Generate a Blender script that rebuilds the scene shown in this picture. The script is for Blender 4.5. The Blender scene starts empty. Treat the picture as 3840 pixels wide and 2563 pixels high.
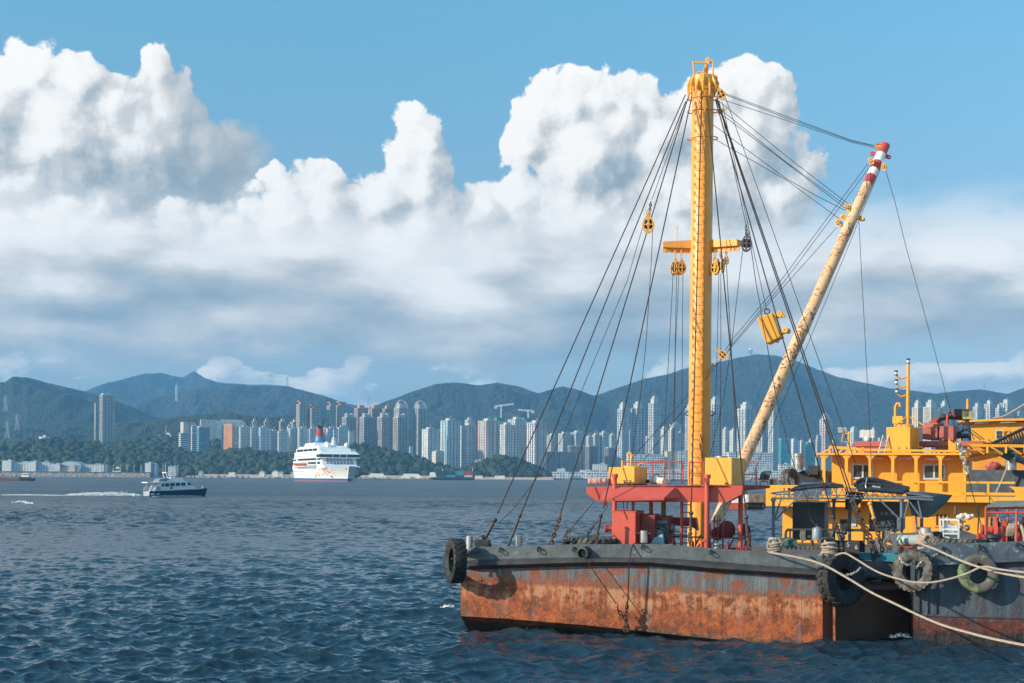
import bpy, bmesh, math, random
import numpy as np
from mathutils import Vector, Matrix
R = math.radians
rnd = random.Random(7)
S = bpy.context.scene
COL = S.collection

# ------------------------------------------------------------------ node helper
class G:
    def __init__(s, nt):
        s.t = nt
    def n(s, typ, ins=None, **props):
        nd = s.t.nodes.new('ShaderNode' + typ)
        for k, v in props.items():
            setattr(nd, k, v)
        for k, v in (ins or {}).items():
            s.set(nd.inputs[k], v)
        return nd
    def set(s, inp, v):
        if isinstance(v, bpy.types.NodeSocket):
            s.t.links.new(v, inp)
        elif v is not None:
            if inp.type == 'RGBA' and len(v) == 3:
                v = (*v, 1)
            inp.default_value = v
    def m(s, op, a, b=None, c=None, clamp=False):
        nd = s.n('Math', operation=op, use_clamp=clamp)
        for i, v in enumerate((a, b, c)):
            if v is not None:
                s.set(nd.inputs[i], v)
        return nd.outputs[0]
    def add(s, a, b): return s.m('ADD', a, b)
    def sub(s, a, b): return s.m('SUBTRACT', a, b)
    def mul(s, a, b): return s.m('MULTIPLY', a, b)
    def v(s, op, a, b=None, c=None):
        nd = s.n('VectorMath', operation=op)
        for i, v in enumerate((a, b, c)):
            if v is not None:
                s.set(nd.inputs[i], v)
        return nd.outputs['Value' if op in ('LENGTH', 'DOT_PRODUCT', 'DISTANCE') else 'Vector']
    def sc(s, a, k):
        nd = s.n('VectorMath', operation='SCALE')
        s.set(nd.inputs[0], a); s.set(nd.inputs['Scale'], k)
        return nd.outputs[0]
    def noise(s, vec, scale, detail=4, rough=.5, dim='3D', color=False, dist=0, **kw):
        nd = s.n('TexNoise', {'Scale': scale, 'Detail': detail, 'Roughness': rough, 'Distortion': dist}, noise_dimensions=dim, **kw)
        if vec is not None:
            s.set(nd.inputs['Vector'], vec)
        return nd.outputs['Color' if color else 0]
    def vor(s, vec, scale, smooth=None, dim='3D', feature=None, out='Distance', rnd=1):
        nd = s.n('TexVoronoi', voronoi_dimensions=dim, feature=feature or ('SMOOTH_F1' if smooth else 'F1'))
        s.set(nd.inputs['Vector'], vec); nd.inputs['Scale'].default_value = scale
        nd.inputs['Randomness'].default_value = rnd
        if smooth:
            nd.inputs['Smoothness'].default_value = smooth
        return nd.outputs[out]
    def mr(s, x, a, b, c=0., d=1., kind='SMOOTHSTEP', clamp=True):
        nd = s.n('MapRange', interpolation_type=kind)
        nd.clamp = clamp
        for i, v in enumerate((x, a, b, c, d)):
            s.set(nd.inputs[i], v)
        return nd.outputs[0]
    def mix(s, f, a, b, blend='MIX'):
        nd = s.n('Mix', data_type='RGBA', blend_type=blend)
        nd.clamp_factor = True
        s.set(nd.inputs[0], f); s.set(nd.inputs[6], a); s.set(nd.inputs[7], b)
        return nd.outputs[2]
    def ramp(s, f, stops, kind='LINEAR'):
        nd = s.n('ValToRGB', {0: f})
        cr = nd.color_ramp; cr.interpolation = kind
        while len(cr.elements) < len(stops):
            cr.elements.new(.5)
        for e, (p, c) in zip(cr.elements, stops):
            e.position = p; e.color = (*c, 1) if len(c) == 3 else c
        return nd.outputs[0]
    def xyz(s, v):
        nd = s.n('SeparateXYZ', {0: v})
        return nd.outputs[0], nd.outputs[1], nd.outputs[2]
    def comb(s, x, y, z=0.):
        return s.n('CombineXYZ', {0: x, 1: y, 2: z}).outputs[0]

# ------------------------------------------------------------------ camera
F, HX, HY, CAMZ, ROLL = 5275., 1920., 1788., 5.0, -.4
cam = bpy.data.objects.new('camera', bpy.data.cameras.new('camera'))
COL.objects.link(cam); S.camera = cam
cam.location = (0, 0, CAMZ); cam.rotation_euler = (R(90), R(ROLL), 0)
cam.data.sensor_width = 36; cam.data.lens = 36 * F / 3840
cam.data.shift_y = (HY - 1281.5) / 3840
cam.data.clip_start = .5; cam.data.clip_end = 60000
S.render.resolution_x, S.render.resolution_y = 1024, 683
S.view_settings.view_transform = 'Standard'; S.view_settings.look = 'None'
S.view_settings.exposure = 0.28; S.view_settings.gamma = 1
_c, _s = math.cos(R(ROLL)), math.sin(R(ROLL))
def ray(px, py):
    a, b = (px - HX) / F, (HY - py) / F
    return Vector((a * _c + b * _s, 1, -a * _s + b * _c))
O = Vector((0, 0, CAMZ))
def PD(p, D): return O + ray(*p) * D                      # seen point at depth D along the view axis
def PZ(p, z):                                             # seen point at height z
    r = ray(*p); return O + r * ((z - CAMZ) / r.z)
class Frame:                                              # a level frame turned by yaw: u along a vessel's near side, v away from the quay
    def __init__(s, o, yaw):
        a = R(yaw); s.o = Vector((o[0], o[1], 0)); s.U = Vector((math.cos(a), -math.sin(a), 0)); s.V = Vector((math.sin(a), math.cos(a), 0)); s.ax = (s.U, s.V, UZ)
    def at(s, u, v, z): return s.o + s.U * u + s.V * v + UZ * z
    def pv(s, p, v):                                      # seen point on the upright plane at v
        r = ray(*p); return O + r * ((v - (O - s.o).dot(s.V)) / r.dot(s.V))
    def uvz(s, w): d = w - s.o; return d.dot(s.U), d.dot(s.V), d.z
    def fb(s, z, x0, x1, yt, yb, v, dv):                  # box measured on its near face
        a = s.uvz(s.pv(z(x0, yb), v)); b = s.uvz(s.pv(z(x1, yt), v)); return (a[0], b[0], v, v + dv, (a[2] + s.uvz(s.pv(z(x1, yb), v))[2]) / 2, b[2])
UZ = Vector((0, 0, 1))
BA = Frame((-1.65, 45.4), 12)                             # the derrick barge and its neighbour
def B(u, v, z): return BA.at(u, v, z)
def PV(p, v): return BA.pv(p, v)
BU, BV = BA.U, BA.V

# ------------------------------------------------------------------ sun and sky
SUN_AZ, SUN_EL = R(248), R(24)     # compass bearing from +Y, clockwise: left and a little behind the camera
sund = Vector((math.sin(SUN_AZ) * math.cos(SUN_EL), math.cos(SUN_AZ) * math.cos(SUN_EL), math.sin(SUN_EL)))
sl = bpy.data.lights.new('sun', 'SUN'); sl.energy = 5.0; sl.angle = R(.5); sl.color = (1, .86, .68)
sun = bpy.data.objects.new('sun', sl); COL.objects.link(sun)
sun.rotation_euler = sund.to_track_quat('Z', 'Y').to_euler()
def build_world():
    W = bpy.data.worlds.new('World'); S.world = W; W.use_nodes = True
    nt = W.node_tree; nt.nodes.clear(); g = G(nt)
    sky = g.n('TexSky', sky_type='NISHITA', sun_disc=False, sun_elevation=SUN_EL, sun_rotation=SUN_AZ,
              altitude=0, air_density=1.0, dust_density=.6, ozone_density=1.0).outputs[0]
    d = g.n('TexCoord').outputs['Generated']
    x, y, z = g.xyz(d)
    hyp = g.m('SQRT', g.add(g.mul(x, x), g.mul(y, y)))
    X = g.mul(g.m('ARCTAN2', x, y), 52.75); Y = g.mul(g.m('ARCTAN2', z, hyp), 52.75)
    p0 = g.comb(X, Y)
    def dp(x, y): return ((x * 1.63474 - 1920) / 100, (1788 - 1.63474 * y) / 100)
    wn = g.v('SUBTRACT', g.noise(p0, .22, 2, .5, color=True), (.5, .5, .5))
    wn2 = g.v('SUBTRACT', g.noise(p0, .9, 3, .55, color=True), (.5, .5, .5))
    p = g.v('MULTIPLY_ADD', wn, (.7, .6, 0), p0)
    p = g.v('MULTIPLY_ADD', wn2, (.7, .6, 0), p)
    def sdf(p, blobs, k):
        sh = 55 if blobs is LB else 28 if blobs is FB else 0
        acc = None
        for bx, by, rx, ry in blobs:
            cx, cy = dp(bx, by + sh); rx *= .01635; ry *= .01635; r = min(rx, ry)
            q = g.v('MULTIPLY_ADD', p, (1 / rx, 1 / ry, 0), (-cx / rx, -cy / ry, 0))
            e = g.m('MULTIPLY_ADD', g.v('LENGTH', q), r, -r)
            acc = e if acc is None else g.m('SMOOTH_MIN', acc, e, k)
        return acc
    def billow(p, s):
        b1 = g.vor(p, .62 * s, .35, '2D'); b2 = g.vor(p, 1.5 * s, .3, '2D'); n1 = g.noise(p, 2.6 * s, 6, .6, '2D')
        return g.m('MULTIPLY_ADD', b1, -1.0, g.m('MULTIPLY_ADD', b2, -.55, g.m('MULTIPLY_ADD', n1, .70, .37)))
    L = Vector((-.86, .50, 0))
    def layer(blobs, k, amp, bs, edge, s1, k1, s2, k2):
        def D(p):
            return g.m('MULTIPLY_ADD', billow(p, bs), amp, g.mul(sdf(p, blobs, k), -1.))
        d0 = D(p)
        d1 = D(g.v('ADD', p, tuple(L * s1))); d2 = D(g.v('ADD', p, tuple(L * s1 * .22)))
        sd2 = g.sub(sdf(p, blobs, k), sdf(g.v('ADD', p, tuple(L * s2)), blobs, k))
        lit = g.add(g.add(g.mul(g.sub(d0, d1), k1), g.mul(g.sub(d0, d2), k1 * .8)), g.mul(sd2, -k2))
        return d0, lit
    # --- far low cumulus just over the hills
    lowN = g.noise(g.v('MULTIPLY', p0, (.20, .42, 1)), 1., 6, .56, '2D')
    # --- the tall cloud at the left, behind
    LB = [(0, 300, 150, 170), (90, 190, 75, 75), (190, 220, 90, 75), (280, 250, 90, 75), (160, 330, 170, 150), (375, 180, 40, 58),
          (390, 250, 80, 80), (350, 330, 150, 130), (480, 340, 120, 110), (590, 335, 62, 56), (560, 410, 110, 80), (60, 430, 200, 90),
          (250, 450, 200, 80), (440, 450, 150, 60), (-250, 280, 220, 180)]
    # --- the long bank in front and the tall pile at the right
    FB = [(40, 560, 160, 85), (150, 540, 140, 65), (225, 492, 42, 32), (300, 545, 110, 70), (420, 520, 80, 65), (520, 520, 90, 75), (560, 470, 55, 40),
          (640, 420, 30, 46), (660, 500, 110, 85), (740, 470, 110, 90), (765, 400, 45, 36), (860, 450, 90, 75), (950, 420, 75, 75), (948, 262, 44, 44),
          (975, 300, 46, 62), (920, 350, 54, 50), (960, 370, 55, 60), (1000, 470, 52, 70), (930, 540, 150, 110), (700, 580, 180, 80),
          (1110, 470, 70, 62), (1180, 440, 90, 70), (1200, 330, 66, 66), (1220, 270, 58, 72), (1300, 240, 75, 72), (1365, 215, 72, 56), (1420, 270, 80, 90),
          (1340, 340, 140, 110), (1480, 225, 36, 45), (1500, 300, 90, 110), (1580, 240, 60, 56), (1650, 220, 55, 56), (1720, 205, 68, 62), (1760, 250, 52, 60),
          (1700, 330, 120, 110), (1600, 420, 180, 120), (1830, 385, 70, 50), (1780, 440, 110, 80), (1300, 490, 220, 110),
          (1480, 540, 250, 110), (1120, 560, 130, 80), (-200, 540, 200, 110)]
    FS = [(-60, 600, 220, 95), (250, 585, 230, 85), (480, 640, 260, 85), (690, 575, 140, 95), (820, 655, 220, 85), (150, 690, 260, 75), (600, 725, 300, 62),
          (1150, 590, 170, 85), (1000, 690, 300, 80), (1350, 640, 240, 105), (1400, 735, 350, 55), (1700, 640, 260, 95), (1650, 725, 300, 58), (1950, 605, 150, 90),
          (2000, 695, 260, 68), (2180, 605, 170, 95), (2300, 690, 200, 70), (2450, 620, 200, 105), (200, 765, 260, 35), (1000, 768, 350, 32)]
    dB, lB = layer(LB, .5, .80, .85, .3, .60, .50, 2.2, .16)
    dF, lF = layer(FB, .45, .80, .85, .3, .60, .50, 2.0, .16)
    # soft grey underside sheet with streaks
    st = g.noise(g.v('MULTIPLY', g.v('MULTIPLY_ADD', wn, (2.5, 1.2, 0), p0), (.13, .40, 1)), 1., 6, .56, '2D')
    st2 = g.noise(g.v('MULTIPLY', p0, (.22, .6, 1)), 1., 5, .6, '2D')
    sF = sdf(p, FS, .3); sS = g.mul(sF, -1.)
    dS = g.m('MULTIPLY_ADD', g.sub(st2, .5), 2.6, sS)
    aS = g.mr(dS, -1.3, .0)
    aB = g.mr(dB, -.02, g.mr(X, -11.5, -8.5, .16, 1.6)); 
    aF = g.mr(dF, -.02, g.mr(Y, 8.5, 11, .7, .15))
    lowA = g.mul(g.mr(g.add(lowN, g.mr(Y, 2.2, 4.8, .19, -.09, 'LINEAR')), .525, .575), g.mr(Y, 3.6, 5.2, 1., 0.))
    # brightness -> colour. K scales to the exposure
    K = 1.0
    def col(t, warm=None):
        return g.ramp(t, [(0, (.27, .325, .365)), (.25, (.41, .445, .46)), (.5, (.60, .59, .565)), (.75, (.83, .81, .775)), (1, (.94, .90, .845))])
    gB = g.mr(Y, 8.5, 15, .42, .60); gB = g.add(gB, g.mr(X, -17, -11, .16, -.34, 'LINEAR'))
    tB = g.add(gB, g.mul(lB, g.mr(X, -15, -10, 1., .45)))
    gF = g.mr(Y, 7., 12.5, .40, .60, 'LINEAR'); gF = g.add(gF, g.mul(g.sub(st, .5), g.mr(Y, 6, 10, 1.2, .1)))
    tF = g.add(gF, g.mul(lF, g.mr(Y, 6.0, 9.0, .15, 1.)))
    tS = g.add(g.add(g.mul(g.sub(st, .5), 1.5), g.mul(g.sub(st2, .5), .5)), g.add(g.mr(Y,5.,10.5,.47,.70), g.mul(g.sub(sF, sdf(g.v('ADD', p, (-.6, .9, 0)), FS, .3)), -.30)))
    lowL = g.noise(g.v('MULTIPLY', g.v('ADD', p0, (-.5, .35, 0)), (.20, .42, 1)), 1., 6, .56, '2D')
    tL = g.add(.42, g.mul(g.sub(lowN, lowL), 4.))
    colL = g.ramp(tL, [(0, (.42, .50, .55)), (.5, (.74, .74, .72)), (1, (1.05, .96, .84))])
    tint = g.ramp(g.mr(Y, 0, 20, kind='LINEAR'), [(0, (.62, .66, .74)), (.2, (.66, .72, .82)), (.55, (.72, .95, 1.0)), (1, (.70, 1.38, 1.36))])
    c = g.sc(g.mix(1., sky, tint, 'MULTIPLY'), g.mr(Y, 19, 42, .122, .20))
    c = g.mix(g.mul(lowA, .92), c, colL)
    c = g.mix(g.mul(aB, g.mr(X, -9.5, -6.5, 1., .75)), c, col(tB))
    c = g.mix(aF, c, col(tF))
    c = g.mix(g.mul(aS, g.mr(Y, 7.5, 11.5, .97, 0.)), c, col(tS))
    # high scattered cloud over the rest of the sky (overhead and behind)
    hn = g.noise(d, 2.2, 6, .55)
    hi = g.mul(g.mr(hn, .60, .72), g.mr(Y, 30, 45))
    c = g.mix(g.mul(hi, .7), c, (.62, .66, .68))
    bg = g.n('Background', {'Color': c, 'Strength': 1.})
    out = g.n('OutputWorld'); nt.links.new(bg.outputs[0], out.inputs[0])
    W.cycles.sampling_method = 'MANUAL'; W.cycles.sample_map_resolution = 512
build_world()
# ------------------------------------------------------------------ mesh helpers
class MB:
    def __init__(s):
        s.v = []; s.f = []; s.mi = []; s.cur = 0
    def put(s, vs, fs):
        o = len(s.v); s.v.extend(tuple(x) for x in vs)
        for f in fs:
            s.f.append(tuple(i + o for i in f)); s.mi.append(s.cur)
        return s
    def hexa(s, a, b):           # two quads (lists of 4), bottom and top
        return s.put(list(a) + list(b), [(3, 2, 1, 0), (4, 5, 6, 7), (0, 1, 5, 4), (1, 2, 6, 5), (2, 3, 7, 6), (3, 0, 4, 7)])
    def box(s, c, sz, ax=None):  # centre, full sizes, axes
        c = Vector(c); X, Y, Z = ax or (Vector((1, 0, 0)), Vector((0, 1, 0)), UZ)
        X = X * sz[0] / 2; Y = Y * sz[1] / 2; Z = Z * sz[2] / 2
        q = [c - X - Y, c + X - Y, c + X + Y, c - X + Y]
        return s.hexa([p - Z for p in q], [p + Z for p in q])
    def bx(s, u0, u1, v0, v1, z0, z1, fr=None):   # box in a vessel's own frame
        fr = fr or BA; q = [(u0, v0), (u1, v0), (u1, v1), (u0, v1)]
        return s.hexa([fr.at(u, v, z0) for u, v in q], [fr.at(u, v, z1) for u, v in q])
    def beam(s, a, b, w, h=None, up=None):
        a, b = Vector(a), Vector(b); d = (b - a).normalized(); h = h or w
        up = Vector(up) if up else (UZ if abs(d.z) < .95 else BV)
        x = d.cross(up).normalized(); y = x.cross(d).normalized()
        x = x * w / 2; y = y * h / 2
        return s.hexa([a - x - y, a + x - y, a + x + y, a - x + y], [b - x - y, b + x - y, b + x + y, b - x + y])
    def tube(s, pts, r, n=8, cap=True):
        pts = [Vector(p) for p in pts]; m = len(pts)
        rs = list(r) if hasattr(r, '__len__') else [r] * m
        vs = []; prev = None
        for i, p in enumerate(pts):
            t = (pts[min(i + 1, m - 1)] - pts[max(i - 1, 0)]).normalized()
            if prev is None:
                prev = t.orthogonal().normalized()
            x = (prev - t * prev.dot(t))
            x = x.normalized() if x.length > 1e-6 else t.orthogonal().normalized()
            prev = x; y = t.cross(x)
            for k in range(n):
                a = 2 * math.pi * k / n
                vs.append(p + (x * math.cos(a) + y * math.sin(a)) * rs[i])
        fs = [(i * n + k, i * n + (k + 1) % n, (i + 1) * n + (k + 1) % n, (i + 1) * n + k) for i in range(m - 1) for k in range(n)]
        if cap:
            fs += [tuple(reversed(range(n))), tuple((m - 1) * n + k for k in range(n))]
        return s.put(vs, fs)
    def lathe(s, c, axis, prof, n=16, x0=None, closed=False):   # prof: (radius, height along the axis)
        c = Vector(c); z = Vector(axis).normalized(); x = (x0 or z.orthogonal()).normalized(); y = z.cross(x)
        m = len(prof)
        vs = [c + z * h + (x * math.cos(2 * math.pi * k / n) + y * math.sin(2 * math.pi * k / n)) * r for r, h in prof for k in range(n)]
        e = m if closed else m - 1
        fs = [(i * n + k, i * n + (k + 1) % n, (i + 1) % m * n + (k + 1) % n, (i + 1) % m * n + k) for i in range(e) for k in range(n)]
        if not closed:
            fs += [tuple(reversed(range(n))), tuple((m - 1) * n + k for k in range(n))]
        return s.put(vs, fs)
    def prism(s, poly, d):       # planar polygon of Vectors pushed along d
        poly = [Vector(p) for p in poly]; n = len(poly); d = Vector(d)
        fs = [tuple(range(n)), tuple(reversed(range(n, 2 * n)))] + [(i, i + n, (i + 1) % n + n, (i + 1) % n) for i in range(n)]
        return s.put(poly + [p + d for p in poly], fs)
    def ball(s, c, r, n=10, m=6, sq=(1, 1, 1)):
        vs = []; c = Vector(c)
        for j in range(m + 1):
            a = math.pi * j / m
            for k in range(n):
                t = 2 * math.pi * k / n
                vs.append(c + Vector((math.sin(a) * math.cos(t) * sq[0], math.sin(a) * math.sin(t) * sq[1], math.cos(a) * sq[2])) * r)
        fs = [(j * n + k, (j + 1) * n + k, (j + 1) * n + (k + 1) % n, j * n + (k + 1) % n) for j in range(m) for k in range(n)]
        return s.put(vs, fs)

def raw(name, vs, fs, mats, parent=None, smooth=35, mi=None, org=None):
    me = bpy.data.meshes.new(name)
    if parent is not None:
        r = parent
        while r.parent: r = r.parent
        org = r.location
    if org is not None:
        a = np.array(vs, dtype=np.float64).reshape(-1, 3) - np.array(org); vs = a.tolist()
    me.from_pydata(vs, [], fs); me.update()
    for m in (mats if isinstance(mats, (list, tuple)) else [mats]):
        me.materials.append(m)
    if mi: me.polygons.foreach_set('material_index', mi)
    o = bpy.data.objects.new(name, me); COL.objects.link(o)
    if parent is not None: o.parent = parent
    elif org is not None: o.location = org
    bm = bmesh.new(); bm.from_mesh(me); bmesh.ops.recalc_face_normals(bm, faces=bm.faces); bm.to_mesh(me); bm.free()
    if smooth:
        me.polygons.foreach_set('use_smooth', [True] * len(me.polygons)); me.set_sharp_from_angle(angle=R(smooth))
    return o
def obj(name, mb, mats, parent=None, smooth=35, bevel=0, label=None, org=None):
    o = raw(name, mb.v, mb.f, mats, parent, smooth, mb.mi if any(mb.mi) else None, org)
    if bevel:
        b = o.modifiers.new('bevel', 'BEVEL'); b.width = bevel; b.segments = 2; b.limit_method = 'ANGLE'; b.harden_normals = False
    if label: o['label'] = label
    return o
def tag(o, label, cat, group=None, kind=None):
    if label: o['label'] = label
    if cat: o['category'] = cat
    if group: o['group'] = group
    if kind: o['kind'] = kind
    return o
def thing(name, label, cat, loc=(0, 0, 0), group=None):
    o = bpy.data.objects.new(name, None); COL.objects.link(o); o.location = loc; o.empty_display_size = .1
    bpy.context.view_layer.update() if False else None
    return tag(o, label, cat, group)
def solo(name, mb, mats, label, cat, group=None, smooth=35, bevel=0, kind=None):
    vs = np.array(mb.v); org = ((vs[:, 0].min() + vs[:, 0].max()) / 2, (vs[:, 1].min() + vs[:, 1].max()) / 2, vs[:, 2].min())
    o = obj(name, mb, mats, None, smooth, bevel, None, org)
    return tag(o, label, cat, group, kind)
def copy_tree(o, parent=None):
    c = o.copy(); COL.objects.link(c)
    if parent is not None: c.parent = parent
    for ch in list(o.children): copy_tree(ch, c)
    return c
def arc(a, b, sag, n=12):        # hanging line between two points
    a, b = Vector(a), Vector(b)
    return [a.lerp(b, t / n) - UZ * sag * 4 * (t / n) * (1 - t / n) for t in range(n + 1)]

# ------------------------------------------------------------------ materials
MATS = {}
def mat(name, fn):
    if name in MATS: return MATS[name]
    m = bpy.data.materials.new(name); m.use_nodes = True; nt = m.node_tree; nt.nodes.clear(); g = G(nt)
    out = g.n('OutputMaterial'); r = fn(g)
    nt.links.new(r, out.inputs[0]); MATS[name] = m
    return m
def bsdf(g, col, rough=.5, metal=0, bump=None, bd=.01, bs=1., **kw):
    ins = {'Base Color': col, 'Roughness': rough, 'Metallic': metal}
    if bump is not None:
        ins['Normal'] = g.n('Bump', {'Height': bump, 'Strength': bs, 'Distance': bd}).outputs[0]
    ins.update(kw)
    return g.n('BsdfPrincipled', ins).outputs[0]
def pos(g): return g.n('NewGeometry').outputs['Position']
def paint(name, c, rough=.45, wear=.25, rust=(.16, .06, .025), wc=None, scale=3., metal=0, fade=.12):
    """worn paint: slight fading in patches, vertical dirt runs and chips that show rust"""
    def fn(g):
        p = pos(g)
        n1 = g.noise(p, scale * .6, 4, .6)
        run = g.noise(g.v('MULTIPLY', p, (6, 6, .7)), 1.2, 4, .6)
        chip = g.noise(p, scale * 4.5, 6, .68)
        c2 = tuple(min(1, x * .72 + .02) for x in c); c3 = tuple(min(1, x * (1 + fade) + fade * .12) for x in c)
        col = g.mix(g.mr(n1, .35, .7), c3, c)
        col = g.mix(g.mul(g.mr(run, .52, .75), .55), col, c2)
        col = g.mix(g.mr(g.add(chip, g.mul(g.sub(n1, .5), .35)), .79 - wear * .32, .83 - wear * .32), col, rust)
        return bsdf(g, col, g.mr(n1, .3, .7, rough - .06, rough + .14), metal, g.noise(p, 9, 5, .6), .006, .5)
    return mat(name, fn)
def plain(name, c, rough=.6, metal=0, var=.25, scale=4., bump=.004):
    def fn(g):
        p = pos(g); n = g.noise(p, scale, 5, .6)
        a = tuple(x * (1 - var) for x in c); b = tuple(min(1, x * (1 + var)) for x in c)
        return bsdf(g, g.mix(g.mr(n, .3, .7), a, b), rough, metal, g.noise(p, scale * 5, 4, .6), bump, .6)
    return mat(name, fn)
# ------------------------------------------------------------------ air
haze_mb = MB().box((0, 6900, 330), (16000, 14200, 670))
def _haze():
    m = bpy.data.materials.new('haze_air'); m.use_nodes = True; nt = m.node_tree; nt.nodes.clear(); g = G(nt)
    out = g.n('OutputMaterial')
    v = g.n('VolumePrincipled', {'Color': (.26, .61, 1.0), 'Density': 9.8e-5, 'Anisotropy': .0})
    nt.links.new(v.outputs[0], out.inputs['Volume'])
    return m
tag(obj('haze', haze_mb, _haze(), smooth=0), 'thin blue air between the quay and the far hills', 'haze', kind='stuff')

# ------------------------------------------------------------------ water
def waves(x, y, cell):
    rs = np.random.RandomState(3); dx = np.zeros_like(x); dy = np.zeros_like(x); h = np.zeros_like(x)
    gust = .8 + .35 * np.sin(x * .031 + y * .017 + 1.) * np.sin(y * .043 - x * .011)
    for i in range(112):
        lam = .24 * (13 / .24) ** (i / 111.) * rs.uniform(.9, 1.1)
        k = 2 * math.pi / lam
        th = R(-105) + rs.normal() * (.38 if lam > 3 else .62)
        amp = .0094 * lam ** .74 * rs.uniform(.5, 1.25) if lam < 1.9 else .0094 * 1.9 ** .74 * (1.9 / lam) ** .45 * rs.uniform(.5, 1.2)
        amp *= 1.0 + .15 * math.exp(-(math.log(lam / 1.2) / .75) ** 2)
        cx, cy = math.cos(th), math.sin(th)
        w = np.clip((lam / cell - 2.0) / 1.6, 0, 1)
        ph = k * (x * cx + y * cy) + rs.uniform(0, 6.28)
        a = amp * w * (gust if lam < 8 else 1.); q = .85
        s_, c_ = np.sin(ph), np.cos(ph)
        h += a * c_; dx -= q * a * cx * s_; dy -= q * a * cy * s_
    return dx, dy, h
def build_water():
    ds = [20.]
    while ds[-1] < 700:
        d = ds[-1]; ds.append(d + max(.05, .052 * (d / 34) ** 1.17))
    while ds[-1] < 13500: ds.append(ds[-1] * 1.03)
    D = np.array(ds); n = 860
    t = np.tan(np.linspace(R(-27), R(27), n))
    t[0], t[-1] = -1.0, 1.0
    x = D[:, None] * t[None, :]; y = np.repeat(D[:, None], n, 1)
    cell = np.maximum(np.gradient(D), D * (t[2] - t[1]) * 1.0)[:, None]
    dx, dy, h = waves(x, y, cell)
    P = np.stack([x + dx, y + dy, h], -1).reshape(-1, 3).astype(np.float32)
    r, c = x.shape
    idx = np.arange(r * c).reshape(r, c)
    q = np.stack([idx[:-1, :-1], idx[:-1, 1:], idx[1:, 1:], idx[1:, :-1]], -1).reshape(-1, 4)
    me = bpy.data.meshes.new('water')
    me.vertices.add(len(P)); me.vertices.foreach_set('co', P.ravel())
    me.loops.add(q.size); me.loops.foreach_set('vertex_index', q.ravel().astype(np.int32))
    me.polygons.add(len(q)); me.polygons.foreach_set('loop_start', np.arange(0, q.size, 4, dtype=np.int32))
    me.polygons.foreach_set('use_smooth', np.ones(len(q), bool)); me.update(); me.validate()
    def fn(g):
        p = pos(g); dist = g.v('LENGTH', p)
        ps = g.v('MULTIPLY', p, (1, .55, 1))
        rip = g.add(g.mul(g.noise(ps, 1.3, 6, .66), 1.), g.mul(g.noise(ps, 5., 4, .62), .50))
        far = g.noise(g.v('MULTIPLY', p, (.07, .20, 1)), 1., 6, .68)
        hgt = g.add(g.mul(rip, g.mr(dist, 36, 300, .35, 3.0, 'LINEAR')), g.mul(far, g.mr(dist, 80, 600, 0., 14., 'LINEAR')))
        bmp = g.n('Bump', {'Height': hgt, 'Strength': 1., 'Distance': .13}).outputs[0]
        band = g.noise(g.v('MULTIPLY', p, (.0035, .018, 1)), 1., 4, .6)
        rough = g.add(g.mr(dist, 40, 350, .03, .30, 'LINEAR'), g.mr(band, .5, .7, 0., .06))
        zz = g.xyz(p)[2]
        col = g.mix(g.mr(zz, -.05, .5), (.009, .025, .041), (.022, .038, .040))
        # broken white water on a few crests
        cn = g.noise(g.v('MULTIPLY', p, (.35, .5, 1)), 1., 5, .7)
        cap = g.mul(g.mr(g.add(g.mul(zz, 1.), g.mul(g.sub(cn, .5), 1.2)), .56, .64), g.mr(dist, 300, 600, 1., 0.))
        streak = g.mul(g.mr(g.noise(g.v('MULTIPLY', p, (.0014, .014, 1)), 1., 5, .66), .60, .66), g.mr(dist, 150, 320))
        fo = g.m('MAXIMUM', g.mul(cap, .7), g.mul(streak, .40))
        col = g.mix(fo, col, (.55, .60, .62))
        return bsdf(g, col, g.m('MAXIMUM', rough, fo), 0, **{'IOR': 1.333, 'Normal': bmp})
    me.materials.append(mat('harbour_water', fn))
    o = bpy.data.objects.new('water', me); COL.objects.link(o)
    tag(o, 'choppy dark blue harbour water', 'water', kind='structure')
build_water()

# ------------------------------------------------------------------ hills
def fbm(x, y, seed, octs=6, ridged=False):
    rs = np.random.RandomState(seed); out = np.zeros_like(x); a = 1.; tot = 0
    for o in range(octs):
        f = 2. ** o; T = rs.rand(64, 64); ox, oy = rs.rand(2) * 64
        X = x * f + ox; Y = y * f + oy; i = np.floor(X).astype(int); j = np.floor(Y).astype(int)
        u = X - i; v = Y - j; u = u * u * (3 - 2 * u); v = v * v * (3 - 2 * v)
        A = T[i % 64, j % 64] * (1 - u) + T[(i + 1) % 64, j % 64] * u
        Bv = T[i % 64, (j + 1) % 64] * (1 - u) + T[(i + 1) % 64, (j + 1) % 64] * u
        n = A * (1 - v) + Bv * v
        if ridged: n = 1 - abs(2 * n - 1)
        out += a * n; tot += a; a *= .5
    return out / tot
def forest(name, dark, light, bare, sc):
    def fn(g):
        p = pos(g)
        n = g.noise(p, sc, 7, .68); n2 = g.noise(p, sc * .12, 5, .6)
        cr = g.vor(p, sc * 2.2, None)
        col = g.mix(g.mr(g.add(n, g.mul(g.sub(.5, cr), .35)), .35, .70), dark, light)
        col = g.mix(g.mul(g.mr(n2, .60, .70), .5), col, bare)
        h = g.add(g.mul(cr, -1.), g.mul(n, 1.2))
        return bsdf(g, col, .95, 0, h, .55 / sc, 1.)
    return mat(name, fn)
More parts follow.
